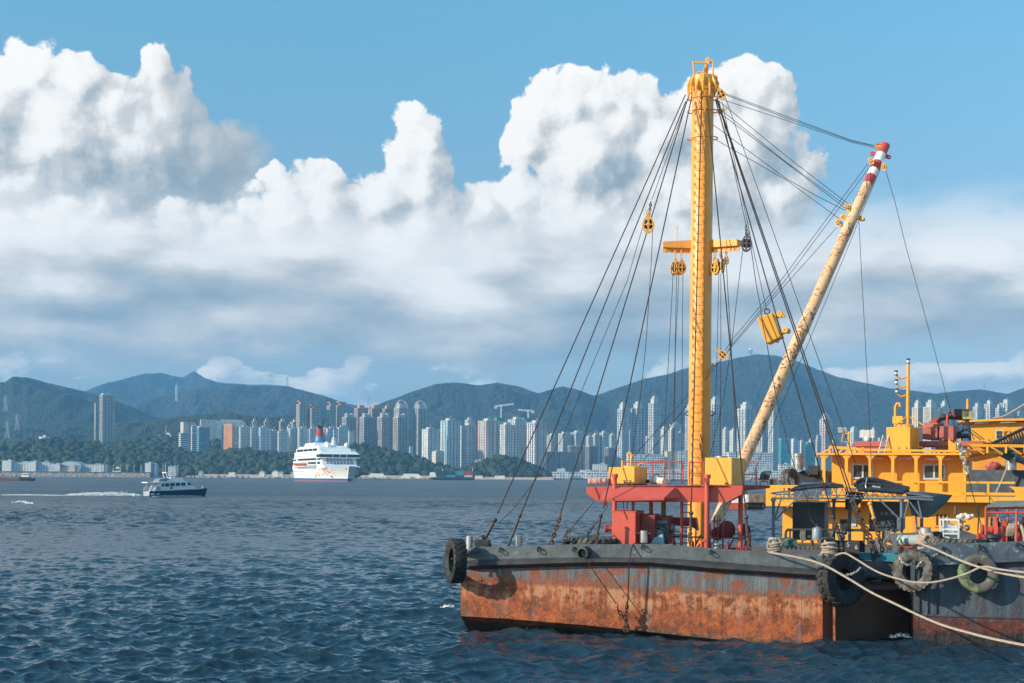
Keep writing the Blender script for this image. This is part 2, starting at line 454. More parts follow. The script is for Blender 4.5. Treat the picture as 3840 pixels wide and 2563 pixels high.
def hill(name, label, pts, D0, D1, seed, mtl, rough=.17, bot=None, nx=620, nd=80, toe=0., jag=.004, folds=7.):
    """pts: skyline in 2349-wide picture px; the crest lies at 72% of the way from D0 (foot) to D1 (back)"""
    pts = [(x * 1.63474, y * 1.63474) for x, y in pts]
    Dc = D0 + .72 * (D1 - D0)
    xs = np.array([PD(p, Dc).x for p in pts]); zs = np.array([PD(p, Dc).z for p in pts])
    X = np.linspace(xs[0], xs[-1], nx); Z = np.interp(X, xs, zs)
    Z = np.convolve(np.pad(Z, 1, 'edge'), np.ones(3) / 3, 'valid')
    Z = Z + (fbm(X / 260., X * 0, seed + 9, 5) - .5) * .05 * (Z.max() - Z.min()) + np.random.RandomState(seed).rand(nx) * .0003 * Dc
    ad = X / Dc
    t = np.linspace(0, 1, nd)
    prof = np.where(t < .72, np.sin(np.clip(t / .72, 0, 1) * math.pi / 2) ** 1.15, np.cos((t - .72) / .28 * math.pi / 2) ** .8)
    d = D0 + t * (D1 - D0)
    xx = ad[None, :] * d[:, None]; yy = np.repeat(d[:, None], nx, 1)
    L = (zs.max() - zs.min() + 60) * 3
    fold = fbm(xx / L * folds / 7 * 2.2, yy / L * 1.2, seed, 6, True)
    near = np.minimum(1, abs(t - .72) / .16)[:, None]
    z = Z[None, :] * prof[:, None]
    z = z * (1 + near * rough * 5.5 * (fold - .62)) + (fbm(xx / L * 18, yy / L * 18, seed + 5, 4) - .5) * jag * L
    lim = CAMZ + (Z[None, :] - CAMZ) * (d[:, None] / Dc)
    z = np.minimum(z, np.where(abs(t - .72)[:, None] < .004, 1e9, lim - 2))
    z = np.maximum(z, toe)
    z[0] = -.5; z[-1] = -.5; z[:, 0] *= .3; z[:, -1] *= .3
    P = np.stack([xx, yy, z], -1).reshape(-1, 3)
    idx = np.arange(nd * nx).reshape(nd, nx)
    q = np.stack([idx[:-1, :-1], idx[:-1, 1:], idx[1:, 1:], idx[1:, :-1]], -1).reshape(-1, 4)
    o = raw(name, P.tolist(), q.tolist(), mtl, smooth=180)
    return tag(o, label, 'hill', kind='structure'), (ad, d, z)
FM = forest('mountain_woods', (.008, .017, .012), (.022, .036, .019), (.055, .052, .038), .022)
FN = forest('hill_woods', (.010, .021, .011), (.032, .050, .020), (.06, .058, .04), .06)
hill('mountain', 'farthest pale blue mountain with a pointed peak', [(-500, 900), (-100, 920), (60, 935), (180, 903), (250, 877), (330, 858), (372, 856), (400, 864), (420, 866), (445, 851), (470, 868), (500, 878), (560, 882), (620, 884), (660, 886), (700, 897), (740, 910), (800, 928), (900, 950), (1100, 985), (1300, 1000)], 6200, 9200, 11, FM)
hill('mountain', 'wooded mountain at the left edge of the view', [(-600, 860), (-300, 880), (-60, 868), (10, 878), (30, 864), (60, 866), (110, 880), (160, 892), (220, 906), (280, 925), (340, 950), (420, 972), (520, 985), (700, 1000)], 3600, 5600, 23, FN)
hill('mountain', 'long mountain falling towards the cruise ship funnel', [(150, 985), (260, 950), (350, 912), (460, 893), (560, 884), (660, 886), (700, 896), (760, 914), (806, 935), (860, 960), (960, 990), (1060, 1010)], 4600, 7200, 31, FM)
hill('mountain', 'broad rounded mountain behind the white towers', [(640, 1010), (760, 970), (860, 932), (940, 902), (1000, 881), (1040, 878), (1100, 884), (1140, 878), (1190, 886), (1235, 902), (1290, 888), (1320, 894), (1360, 908), (1420, 920), (1600, 940)], 3700, 6000, 42, FM)
hill('mountain', 'highest mountain, with a radar dome on its top', [(1180, 960), (1280, 930), (1380, 905), (1420, 890), (1480, 868), (1530, 858), (1570, 845), (1640, 832), (1690, 820), (1730, 813), (1780, 815), (1830, 828), (1870, 845), (1920, 865), (1960, 875), (2000, 883), (2040, 893), (2090, 897), (2150, 905), (2195, 898), (2250, 893), (2310, 902), (2360, 885), (2450, 865), (2700, 870)], 3900, 6600, 57, FM, rough=.12)
hill('foothill', 'low wooded foothill with pylons behind the harbour village', [(-600, 1000), (-100, 985), (60, 975), (200, 972), (330, 968), (420, 955), (520, 946), (600, 958), (700, 950), (800, 965), (900, 985), (1100, 1000)], 2900, 4000, 61, FN)
# flat reclaimed ground the towers stand on
gm = MB().hexa([Vector(p) for p in ((-2200, 2330, -1), (2600, 2380, -1), (3200, 5200, -1), (-2600, 5200, -1))], [Vector(p) for p in ((-2200, 2345, 2.2), (2600, 2395, 2.2), (3200, 5200, 2.2), (-2600, 5200, 2.2))])
tag(obj('far_shore_ground', gm, plain('shore_earth', (.22, .19, .15), .9, scale=.05), smooth=0), 'flat ground of the far shore under the towers', 'ground', kind='structure')
# ------------------------------------------------------------------ the far shore
def zm(x0, y0, k): return lambda x, y: (x0 + x / k, y0 + y / k)
ZD = zm(500, 1350, 2.61); ZE = zm(1300, 1400, 2.61); ZF = zm(0, 1350, 2.851); ZG = zm(2200, 1250, 2.6133); ZH = zm(3000, 1250, 2.7964)
def facade(name, wall, glass, fl=3.1, bay=3.6, wf=(.28, .78), wb=(.22, .78), stripe=None, sbay=22., rough=.6):
    """wall with one procedural window per storey and bay; optional coloured vertical stripes"""
    def fn(g):
        geo = g.n('NewGeometry'); p = geo.outputs['Position']; nn = geo.outputs['True Normal']
        s = g.v('DOT_PRODUCT', p, g.v('CROSS_PRODUCT', nn, (0, 0, 1))); z = g.xyz(p)[2]
        fz = g.m('FRACT', g.m('DIVIDE', z, fl)); fs = g.m('FRACT', g.m('DIVIDE', s, bay))
        w = g.mul(g.mul(g.m('GREATER_THAN', fz, wf[0]), g.m('LESS_THAN', fz, wf[1])), g.mul(g.m('GREATER_THAN', fs, wb[0]), g.m('LESS_THAN', fs, wb[1])))
        side = g.m('LESS_THAN', g.m('ABSOLUTE', g.xyz(nn)[2]), .5)
        w = g.mul(w, side)
        cell = g.n('TexWhiteNoise', {'Vector': g.comb(g.m('FLOOR', g.m('DIVIDE', s, bay)), g.m('FLOOR', g.m('DIVIDE', z, fl)))}, noise_dimensions='2D').outputs[0]
        col = g.mix(g.mr(g.noise(p, .06, 3), .35, .7), wall, tuple(c * .84 for c in wall))
        if stripe:
            fb = g.m('FRACT', g.m('DIVIDE', s, sbay))
            col = g.mix(g.mul(g.m('LESS_THAN', fb, .22), side), col, stripe)
        gl = g.mix(cell, tuple(c * .6 for c in glass), tuple(min(1, c * 1.7) for c in glass))
        col = g.mix(g.mul(w, g.mr(cell, .85, .86, 1., .45)), col, gl)
        return bsdf(g, col, g.mix(w, (rough,) * 3, (.18,) * 3))
    return mat(name, fn)
GL = (.05, .085, .11)
FA = dict(
    slab=facade('pale_slab_wall', (.68, .68, .67), (.10, .13, .16), 3., 3.4, stripe=(.60, .60, .60), sbay=17),
    white=facade('white_flat_wall', (.72, .70, .67), (.12, .16, .19), 3., 3.2),
    bluestripe=facade('white_wall_blue_stripe', (.70, .69, .67), (.10, .15, .19), 3., 3.2, stripe=(.16, .42, .50), sbay=13),
    pinkstripe=facade('white_wall_pink_stripe', (.70, .68, .65), (.12, .15, .18), 3., 3.2, stripe=(.62, .26, .22), sbay=19),
    slim=facade('grey_glass_wall', (.56, .56, .55), (.06, .12, .17), 3.1, 3.0, (.2, .86), (.14, .82), stripe=(.70, .69, .66), sbay=9),
    dark=facade('brown_balcony_wall', (.48, .43, .38), (.07, .11, .14), 3.1, 2.8, (.2, .86), (.12, .78), stripe=(.48, .40, .33), sbay=12),
    glass=facade('blue_curtain_wall', (.20, .32, .40), (.05, .13, .20), 3.8, 2.2, (.12, .90), (.08, .92), rough=.25),
    office=facade('banded_office_wall', (.62, .62, .60), (.06, .11, .15), 3.8, 30., (.25, .72), (.02, .98)),
    cream=facade('cream_wall', (.66, .56, .44), (.16, .15, .14), 3.1, 3.6, (.3, .7), (.3, .7)),
    orange=facade('orange_wall', (.74, .30, .13), (.40, .17, .09), 3.4, 26., (.3, .7), (.62, .70)),
    warm=facade('warm_estate_wall', (.42, .32, .26), (.09, .10, .11), 3., 3.2, stripe=(.58, .44, .34), sbay=15),
    mid=facade('grey_estate_wall', (.52, .52, .50), (.12, .15, .17), 3., 3.2, stripe=(.66, .65, .62), sbay=11),
    grid=facade('white_grid_wall', (.74, .73, .70), (.10, .15, .19), 4.2, 4.6, (.18, .84), (.14, .86)),
    teal=facade('teal_net_wall', (.05, .26, .30), (.03, .20, .25), 3.6, 5., (.06, .94), (.05, .95), rough=.4),
    brown=facade('brown_office_wall', (.30, .27, .25), (.16, .16, .17), 3.4, 2.4, (.1, .9), (.3, .8)),
    pink=facade('pink_tower_wall', (.56, .44, .40), (.10, .15, .18), 3.1, 3., (.2, .8), (.15, .8), stripe=(.62, .62, .60), sbay=10),
)
CONC = plain('roof_concrete', (.46, .45, .43), .8, scale=.2, var=.12)
RED_W = plain('roof_terracotta', (.52, .27, .17), .8, scale=.2)
NET = plain('green_scaffold_net', (.06, .26, .20), .8, scale=.3)
STEELW = plain('white_steel', (.70, .70, .68), .5, scale=.5, var=.1)
GREYS = plain('grey_lattice_steel', (.36, .38, .40), .6, scale=.5, var=.1)
def rect_plan(c, w, d, yaw, notch=0, nd=.10):
    """rectangle with re-entrant light wells along its faces"""
    ca, sa = math.cos(yaw), math.sin(yaw)
    pts = []
    cs = [(-w / 2, -d / 2), (w / 2, -d / 2), (w / 2, d / 2), (-w / 2, d / 2)]
    for i in range(4):
        a = Vector(cs[i]); b = Vector(cs[(i + 1) % 4]); pts.append(a)
        t = (b - a).normalized(); nrm = Vector((-t.y, t.x)); L = (b - a).length
        for k in range(notch):
            f = (k + 1) / (notch + 1); hw = L * .05
            m = a.lerp(b, f); dn = nrm * min(w, d) * nd
            pts += [m - t * hw, m - t * hw + dn, m + t * hw + dn, m + t * hw]
    return [Vector((c[0] + p.x * ca - p.y * sa, c[1] + p.x * sa + p.y * ca, 0)) for p in pts]
tower_count = {}
ORD = ['first', 'second', 'third', 'fourth', 'fifth', 'sixth', 'seventh', 'eighth', 'ninth', 'tenth', 'eleventh', 'twelfth', 'thirteenth']
def tower(z, x0, x1, yt, fa, D, row, yaw=34, notch=2, asp=.8, roof='block', label=None, name='tower_block', cat='tower block', z0=1.0, capm=None):
    a = PD(z(x0, yt), D); b = PD(z(x1, yt), D); W = b.x - a.x; H = (a.z + b.z) / 2
    t = R(yaw); w = W / (math.cos(t) + asp * abs(math.sin(t))); d = w * asp
    c = ((a.x + b.x) / 2, D + d / 2)
    if label is None:
        k = tower_count[row] = tower_count.get(row, 0) + 1
        label = row.replace('#', ORD[k - 1])
    r = thing(name, label, cat, (c[0], c[1], z0), None)
    rh = {'block': .05, 'crown': .085, 'flat': 0, 'pavilion': .06, 'arch': .10, 'net': .06, 'disc': .055, 'wide': .03}[roof] * H
    h0 = H - rh
    pl = rect_plan(c, w, d, t, notch)
    m = MB().prism([p + UZ * z0 for p in pl], UZ * (h0 - z0))
    obj('wall', m, FA[fa], r, 0)
    mr_ = MB(); par = rect_plan(c, w * 1.01, d * 1.01, t)
    mr_.prism([p + UZ * h0 for p in par], UZ * 1.2)
    if roof in ('block', 'wide'):
        mr_.prism([p + UZ * (h0 + 1.2) for p in rect_plan(c, w * (.5 if roof == 'block' else .8), d * .5, t)], UZ * (rh - 1.2))
    elif roof == 'crown':
        mr_.prism([p + UZ * (h0 + 1.2) for p in rect_plan(c, w * .62, d * .62, t)], UZ * (rh * .55))
        mr_.prism([p + UZ * (h0 + 1.2 + rh * .55) for p in rect_plan(c, w * .66, d * .66, t)], UZ * 1.5)
        mr_.prism([p + UZ * (h0 + 2.7 + rh * .55) for p in rect_plan(c, w * .4, d * .4, t)], UZ * (rh * .35))
    elif roof == 'pavilion':
        for s in (-.24, .24):
            q = Vector((c[0] + math.cos(t) * w * s, c[1] + math.sin(t) * w * s, h0 + 1.2))
            mr_.lathe(q, UZ, [(w * .17, 0), (w * .17, rh * .6), (w * .21, rh * .65), (w * .21, rh * .8), (w * .1, rh)], 12)
    elif roof == 'disc':
        mr_.prism([p + UZ * (h0 + 1.2) for p in rect_plan(c, w * .5, d * .5, t)], UZ * (rh * .6))
        mr_.prism([p + UZ * (h0 + 1.2 + rh * .6) for p in rect_plan(c, w * .95, d * .8, t)], UZ * (rh * .22))
    elif roof == 'arch':
        n = 12; ca, sa = math.cos(t * .4), math.sin(t * .4)
        for off in (-.3, .3):
            pts = [Vector((c[0] + math.cos(math.pi * k / n) * w * .48 * ca - off * d * sa, c[1] + math.cos(math.pi * k / n) * w * .48 * sa + off * d * ca, h0 + 1.2 + math.sin(math.pi * k / n) * rh)) for k in range(n + 1)]
            mr_.tube(pts, 1.3, 5)
        mr_.prism([p + UZ * (h0 + 1.2) for p in rect_plan(c, w * .6, d * .6, t)], UZ * (rh * .6))
    elif roof == 'net':
        mr_.prism([p + UZ * (h0 + 1.2) for p in rect_plan(c, w * .9, d * .9, t)], UZ * (rh - 1.2))
    if rh or True:
        obj('roof_block' if roof != 'arch' else 'roof_arch', mr_, capm or (NET if roof == 'net' else CONC), r, 0)
    if roof in ('block', 'crown') and H > 60:
        k = MB().beam(Vector((c[0], c[1], H - 2)), Vector((c[0], c[1], H + 5)), .7); obj('mast', k, GREYS, r, 0)
    return r
def T(zf, fa, D, row, lst, **kw):
    for q in lst: tower(zf, *q[:3], fa, D + rnd.uniform(-25, 25), row, **{**kw, **(q[3] if len(q) > 3 else {})})
# left part, behind the breakwater and the cruise ship
tower(ZF, 1005, 1052, 470, 'dark', 3010, '', 40, 1, roof='flat', label='slim lower wing beside the lone dark tower at the left', name='tower_block')
tower(ZF, 1046, 1218, 355, 'dark', 2960, '', 32, 3, roof='wide', label='tall lone dark tower block in front of the left hills', name='tower_block')
tower(ZD, 447, 600, 615, 'cream', 2650, '', 30, 1, label='cream tower block rising behind the small banded office block', roof='flat')
tower(ZD, 432, 548, 722, 'office', 2560, '', 30, 0, label='small white and grey banded office block left of the blue glass one', roof='flat', name='office_block', cat='office block')
tower(ZD, 556, 640, 640, 'office', 2620, '', 24, 0, label='banded office block right behind the blue glass block', roof='wide', name='office_block', cat='office block')
tower(ZD, 608, 742, 648, 'glass', 2590, '', 28, 0, label='blue glass office block left of the orange tower', roof='wide', name='office_block', cat='office block')
tower(ZD, 640, 820, 590, 'mid', 3000, '', 18, 0, .5, label='long grey building on the slope behind the blue glass block', roof='flat')
tower(ZD, 818, 1078, 586, 'mid', 3040, '', 12, 0, .3, label='long grey building on the slope behind the orange tower', roof='wide')
tower(ZD, 856, 892, 645, 'glass', 2700, '', 20, 0, label='narrow blue glass block half hidden behind the orange tower', roof='flat', name='office_block', cat='office block')
tower(ZD, 882, 979, 633, 'orange', 2600, '', -12, 0, .5, label='bright orange tower with one column of windows', roof='flat', name='office_block', cat='office block')
tower(ZD, 974, 1032, 658, 'office', 2660, '', 20, 0, label='narrow banded block just right of the orange tower', roof='flat', name='office_block', cat='office block')
tower(ZD, 885, 990, 878, 'cream', 2480, '', 10, 0, .5, label='low cream building at the foot of the orange tower', roof='flat', name='low_building', cat='building')
T(ZD, 'warm', 3060, '# from the left of the pinkish flats peeping over the pale slab towers', [(1155, 1215, 578), (1270, 1335, 578), (1420, 1495, 578), (1530, 1640, 585)], yaw=30)
T(ZD, 'slab', 2640, '# pale slab tower from the left in the row behind the cruise ship', [(1026, 1150, 640), (1138, 1232, 645), (1220, 1345, 645), (1328, 1422, 680), (1406, 1512, 680), (1515, 1620, 652), (1602, 1724, 652), (1708, 1812, 655), (1880, 2002, 652), (1988, 2110, 640)], yaw=24, notch=2, asp=.6)
T(ZD, 'dark', 3000, '# from the left of the tall flats with a flat roof disc behind the funnel', [(1590, 1696, 398), (1698, 1832, 440), (1890, 1982, 410), (1978, 2086, 408)], yaw=36, roof='disc', capm=RED_W)
tower(ZD, 2100, 2160, 705, 'white', 2560, '', 20, 0, label='small white block right of the cruise ship mast', roof='flat', name='low_building', cat='building')
T(ZE, 'warm', 3120, '# from the left of the warm brown flats under the power pylon', [(66, 205, 312), (206, 345, 315), (340, 460, 318)], yaw=30, notch=3, capm=RED_W)
T(ZE, 'dark', 2760, '# from the left of the brown towers with round roof pavilions', [(-52, 92, 398), (122, 262, 396), (294, 440, 396), (448, 606, 400)], yaw=34, notch=3, roof='pavilion')
T(ZE, 'dark', 3080, '# from the left of the two towers with an arched roof frame', [(460, 606, 268), (648, 788, 276)], yaw=38, notch=2, roof='arch')
tower(ZE, 610, 648, 722, 'white', 2500, '', 20, 0, label='tiny white block at the foot of the arched tower', roof='flat', name='low_building', cat='building')
tower(ZE, 733, 900, 528, 'white', 2560, '', 38, 2, label='white stepped tower block just right of the arched towers')
tower(ZE, 832, 955, 758, 'cream', 2430, '', 34, 0, label='low beige building in front of the white stepped tower', roof='block', name='low_building', cat='building')
tower(ZE, 896, 920, 655, 'orange', 2740, '', 20, 0, label='sliver of an orange block between two white towers', roof='flat')
tower(ZE, 916, 1112, 440, 'bluestripe', 2600, '', 36, 3, label='white tower with blue stripes above the container ship')
tower(ZE, 1155, 1256, 433, 'mid', 2900, '', 30, 2, label='grey tower top showing behind the white towers')
T(ZE, 'white', 2610, '# from the left of the white towers below the two building cranes', [(1110, 1302, 490), (1500, 1640, 482), (1580, 1765, 428)], yaw=36, notch=3)
tower(ZE, 1284, 1505, 442, 'pinkstripe', 2600, '', 36, 3, label='white tower with a thin red stripe below the left building crane')
tower(ZE, 1434, 1540, 436, 'mid', 2800, '', 30, 0, label='unfinished tower wrapped in green net under the left building crane', roof='net')
tower(ZE, 1703, 1808, 438, 'mid', 2800, '', 30, 0, label='unfinished tower wrapped in green net under the right building crane', roof='net')
tower(ZE, 1763, 1962, 462, 'pinkstripe', 2590, '', 38, 3, label='white tower with a red edge, last before the mooring stays')
T(ZE, 'mid', 2950, '# from the left of the mid grey flats behind the low port sheds', [(1958, 2080, 590), (2074, 2202, 572), (2188, 2350, 563)], yaw=30, notch=3)
tower(ZE, 1960, 2262, 775, 'brown', 2660, '', 10, 5, .3, label='long unfinished brown building behind the port sheds', roof='flat', name='low_building', cat='building')
tower(ZE, 2163, 2352, 708, 'brown', 2740, '', 14, 3, .4, label='brown office block above the long unfinished building', roof='wide', name='office_block', cat='office block')
# right part, behind the derrick barge
T(ZG, 'mid', 2960, '# from the left of the grey flats left of the derrick mast', [(-6, 62, 1000), (54, 132, 978), (128, 222, 958), (212, 304, 982), (414, 442, 950)], yaw=30, notch=2)
T(ZG, 'slim', 2740, '# from the left of the tall slim towers with stepped crowns', [(303, 422, 683), (437, 584, 677), (608, 732, 623), (970, 1062, 675), (1200, 1337, 628), (1484, 1664, 680), (1786, 1895, 705)], yaw=36, notch=2, roof='crown')
tower(ZG, 1680, 1802, 775, 'slim', 2860, '', 30, 2, label='shorter slim tower half hidden behind the leaning boom')
T(ZG, 'white', 2870, '# from the left of the white stepped flats close to the derrick mast', [(724, 806, 914), (786, 905, 930), (876, 976, 963), (1328, 1412, 922), (1406, 1484, 935)], yaw=32, notch=2)
tower(ZG, 816, 940, 872, 'mid', 3120, '', 30, 1, label='hazy grey block behind the white flats left of the mast')
T(ZG, 'brown', 2680, '# of the two brown office blocks left of the slim towers', [(-10, 112, 1100), (178, 302, 1118)], yaw=24, notch=4, roof='wide')
T(ZG, 'grid', 2560, '# from the left of the white gridded blocks along the quay behind the barge', [(394, 742, 1186), (900, 996, 1152), (1374, 1832, 1166)], yaw=10, notch=0, asp=.25, roof='wide')
tower(ZG, 768, 902, 1158, 'cream', 2570, '', 18, 0, .5, label='cream block between the white gridded blocks', roof='wide')
tower(ZG, 1888, 2004, 1040, 'teal', 2600, '', 16, 0, .5, label='teal netted block right of the leaning boom', roof='flat', name='office_block', cat='office block')
tower(ZG, 1984, 2094, 1034, 'slab', 2640, '', 34, 1, label='pale slab tower just right of the teal netted block')
tower(ZH, 215, 345, 848, 'pink', 2760, '', 34, 2, label='pinkish tower standing alone between boom and yellow deckhouse', roof='crown')
tower(ZH, 68, 150, 1150, 'teal', 2660, '', 16, 0, .5, label='small teal netted block left of the pinkish tower', roof='flat')
T(ZH, 'mid', 2800, '# from the left of the flats above the yellow deckhouse roof', [(165, 212, 1078), (368, 502, 1060), (514, 642, 990), (638, 702, 1020), (738, 822, 1000)], yaw=32, notch=2, roof='crown')
tower(ZH, 820, 892, 1104, 'orange', 2900, '', 20, 0, label='low orange block left of the yellow roof tank', roof='flat')
T(ZH, 'cream', 2700, '# from the left of the cream towers behind the red roof tanks', [(1187, 1312, 712), (1308, 1472, 705), (1468, 1590, 716)], yaw=34, notch=3, roof='crown')
T(ZH, 'slim', 2720, '# from the left of the white and blue towers at the far right', [(1824, 1918, 735), (1944, 2062, 706), (2058, 2134, 750), (2114, 2262, 694), (2258, 2352, 790)], yaw=34, notch=2)
T(ZD, 'mid', 2960, '# from the left of the grey flats filling gaps behind the pale slab row', [(1100, 1180, 655), (1210, 1280, 660), (1500, 1560, 630), (1790, 1860, 640), (1850, 1910, 660), (2090, 2170, 640)], yaw=28)
T(ZE, 'mid', 2960, '# from the left of the grey flats half hidden behind the white towers', [(880, 930, 560), (1088, 1130, 520), (1460, 1520, 520), (1940, 1990, 600)], yaw=30)
T(ZG, 'mid', 3020, '# from the left of the pale hazy flats behind the mast and boom', [(560, 640, 1010), (1040, 1120, 1015), (1110, 1205, 985), (1285, 1345, 1000), (1655, 1705, 930), (1700, 1780, 1000), (1890, 1950, 1090), (1990, 2060, 1060)], yaw=30, notch=2)
T(ZH, 'mid', 2960, '# from the left of the hazy low flats above the yellow gallery', [(-10, 60, 1120), (95, 150, 1100), (335, 380, 1105), (495, 530, 1080), (690, 750, 1070), (885, 960, 1120), (950, 1060, 1140)], yaw=30, notch=1)
# two building cranes on the netted towers
def tcrane(z, pm, ph, pj, pc, D, label):
    r = thing('tower_crane', label, 'crane', tuple(PD(z(*pm), D)), 'cranes on unfinished towers')
    a, b = PD(z(*pm), D), PD(z(*ph), D)
    def lattice(a, b, w, n):
        m = MB(); d = (b - a); t = d.normalized(); s = t.cross(Vector((0, 1, 0))).normalized() * w / 2; q = Vector((0, w / 2, 0))
        for e in (s + q, s - q, -s + q, -s - q): m.beam(a + e, b + e, w * .22)
        for k in range(n):
            p0, p1 = a + d * (k / n), a + d * ((k + 1) / n); m.beam(p0 + s - q, p1 - s - q, w * .16); m.beam(p0 - s + q, p1 + s + q, w * .16)
        return m
    obj('tower_mast', lattice(a, b, 2.4, 14), STEELW, r, 0)
    obj('jib', lattice(PD(z(*pc), D), PD(z(*pj), D), 2.6, 16), STEELW, r, 0)
    cw = PD(z(*pc), D); obj('counterweight', MB().box(cw - UZ * 2.5, (6, 3, 5)), CONC, r, 0)
    obj('cab', MB().box(b - UZ * 1.5 + Vector((0, -1.5, 0)), (3.4, 3, 3.2)), STEELW, r, 0)
    return r
tcrane(ZE, (1509, 480), (1513, 318), (1634, 303), (1458, 323), 2810, 'white tower crane with jib to the right on a green netted tower')
tcrane(ZE, (1778, 470), (1775, 365), (1676, 360), (1822, 370), 2810, 'white tower crane with jib to the left on a green netted tower')
# ------------------------------------------------------------------ wooded headlands: terrain + one mass of tree crowns each
def ico(sub):
    bm = bmesh.new(); bmesh.ops.create_icosphere(bm, subdivisions=sub, radius=1)
    v = np.array([x.co[:] for x in bm.verts]); f = np.array([[y.index for y in x.verts] for x in bm.faces]); bm.free(); return v, f
IV, IF = ico(2)
def crown_mat():
    def fn(g):
        p = pos(g); n = g.noise(p, .55, 6, .7); big = g.noise(p, .028, 3, .6)
        rnd_ = g.n('NewGeometry').outputs['Random Per Island']
        a = g.mix(rnd_, (.011, .026, .009), (.050, .074, .022))
        b = g.mix(g.mr(n, .38, .66), (.009, .020, .008), a)
        col = g.mix(g.mr(big, .45, .65), b, g.mix(.45, b, (.065, .080, .030)))
        return bsdf(g, col, .9, 0, n, 1.2, 1.)
    return mat('tree_crowns', fn)
def headland(label, tlabel, pts, D0, D1, seed, n, nx=260, nd=46, rr=(3.2, 7.5)):
    o, (ad, d, z) = hill('headland', label, pts, D0, D1, seed, FN, .05, nx=nx, nd=nd, folds=9, jag=.002)
    rs = np.random.RandomState(seed); vs = []; fs = []
    Pn = len(IV)
    for k in range(n):
        i = rs.uniform(0, len(ad) - 1.01); j = rs.uniform(0, .80) ** .9 * (len(d) - 1.01)
        i0, j0 = int(i), int(j); dd = d[j0] + (j - j0) * (d[j0 + 1] - d[j0]); aa = ad[i0] + (i - i0) * (ad[i0 + 1] - ad[i0])
        zz = z[j0, i0]
        if zz < 2.2: continue
        r = rs.uniform(*rr) * (1.25 if rs.rand() < .12 else 1); c = np.array([aa * dd, dd, zz + r * .35])
        bump = 1 + .30 * np.sin(IV @ rs.normal(size=3) * 3.1 + rs.rand() * 6) + .20 * np.sin(IV @ rs.normal(size=3) * 6.5 + rs.rand() * 6) + rs.normal(size=Pn) * .09
        vs.append(c + IV * bump[:, None] * np.array([r, r, r * rs.uniform(.75, 1.15)])); fs.append(IF + len(fs) * Pn)
    V = np.concatenate(vs); Fc = np.concatenate(fs)
    me = bpy.data.meshes.new('woodland'); me.from_pydata(V.tolist(), [], Fc.tolist()); me.materials.append(crown_mat())
    me.polygons.foreach_set('use_smooth', np.ones(len(Fc), bool))
    w = bpy.data.objects.new('woodland', me); COL.objects.link(w)
    tag(w, tlabel, 'woodland', kind='stuff')
headland('low headland at the left behind the breakwater', 'dense dark green wood covering the left headland',
         [(-420, 1060), (-200, 1040), (-60, 1036), (0, 1030), (60, 1021), (100, 1017), (150, 1018), (200, 1026), (240, 1034), (300, 1030), (350, 1034), (400, 1042), (450, 1050), (500, 1042), (560, 1040), (610, 1046), (660, 1050), (720, 1046), (780, 1032), (830, 1027), (880, 1040), (930, 1052), (970, 1062), (1000, 1072), (1030, 1084), (1050, 1092)], 2330, 2560, 71, 5200)
headland('small wooded knoll behind the container ship', 'dense wood on the small knoll behind the container ship',
         [(1000, 1094), (1040, 1088), (1070, 1084), (1090, 1074), (1120, 1066), (1145, 1058), (1170, 1062), (1200, 1070), (1230, 1080), (1250, 1090), (1266, 1096)], 2300, 2420, 83, 900, nx=90)
# trees along the foothill that read as a second, paler wood
headland('wooded slope under the water tower', 'paler wood on the slope behind the left headland', [(-420, 1040), (-100, 1032), (60, 1022), (140, 1022), (260, 1020), (330, 1008), (400, 1006), (450, 1016), (520, 1020), (620, 1026), (700, 1036)], 2870, 3015, 97, 2000)

# ------------------------------------------------------------------ breakwater, beach, rocks
def rocks(name, label, a, b, n, h, w, r, seed, m, kind='stuff'):
    rs = np.random.RandomState(seed); vs = []; fs = []; v1, f1 = ico(1)
    for k in range(n):
        t = rs.rand(); q = rs.rand(); c = np.array(a) * (1 - t) + np.array(b) * t + np.array([0, q * w, h * q * .9 - .3]); rr = r * rs.uniform(.6, 1.4)
        vs.append(c + v1 * (1 + rs.normal(size=(len(v1), 1)) * .18) * rr * rs.uniform(.6, 1.2, 3)); fs.append(f1 + k * len(v1))
    o = raw(name, np.concatenate(vs).tolist(), np.concatenate(fs).tolist(), m, smooth=0)
    tag(o, label, 'rocks', kind=kind)
ROCK = plain('breakwater_stone', (.34, .27, .22), .9, scale=.25, var=.45)
SAND = plain('beach_sand', (.52, .35, .22), .95, scale=.08, var=.15)
pa = PZ((-60, 1785), 0); pb = PZ((700, 1791), 0)
Yb = 2060.
A = Vector((PD((-80, 1786), Yb).x, Yb, 0)); Bq = Vector((PD((560, 1790), Yb).x, Yb, 0))
rocks('breakwater_rocks', 'tumbled armour stones along the left breakwater', tuple(A), tuple(Bq), 2600, 5.5, 9, 1.5, 5, ROCK)
bw = MB().box(((A.x + Bq.x) / 2, Yb + 16, 3.3), (Bq.x - A.x, 14, 6.6)); bw.box(((A.x + Bq.x) / 2, Yb + 10, 7.2), (Bq.x - A.x, .8, 1.4))
solo('breakwater_wall', bw, plain('dark_seawall', (.10, .10, .10), .9, scale=.2), 'dark concrete seawall topping the left breakwater', 'seawall')
def strip(name, label, pts, Y, w, h, m):
    mb = MB()
    for (x0, x1) in pts:
        a = PD((x0, 1790), Y).x; b = PD((x1, 1790), Y).x
        mb.hexa([Vector(p) for p in ((a, Y, -1), (b, Y, -1), (b, Y + w, -1), (a, Y + w, -1))], [Vector(p) for p in ((a + 6, Y + 8, .4), (b - 6, Y + 8, .4), (b, Y + w, h), (a, Y + w, h))])
    tag(obj(name, mb, m, smooth=0), label, 'beach', kind='structure')
strip('beach', 'strip of tan sand below the left headland', [(700, 1130), (1330, 1680), (1660, 2080)], 2230, 100, 5.5, SAND)
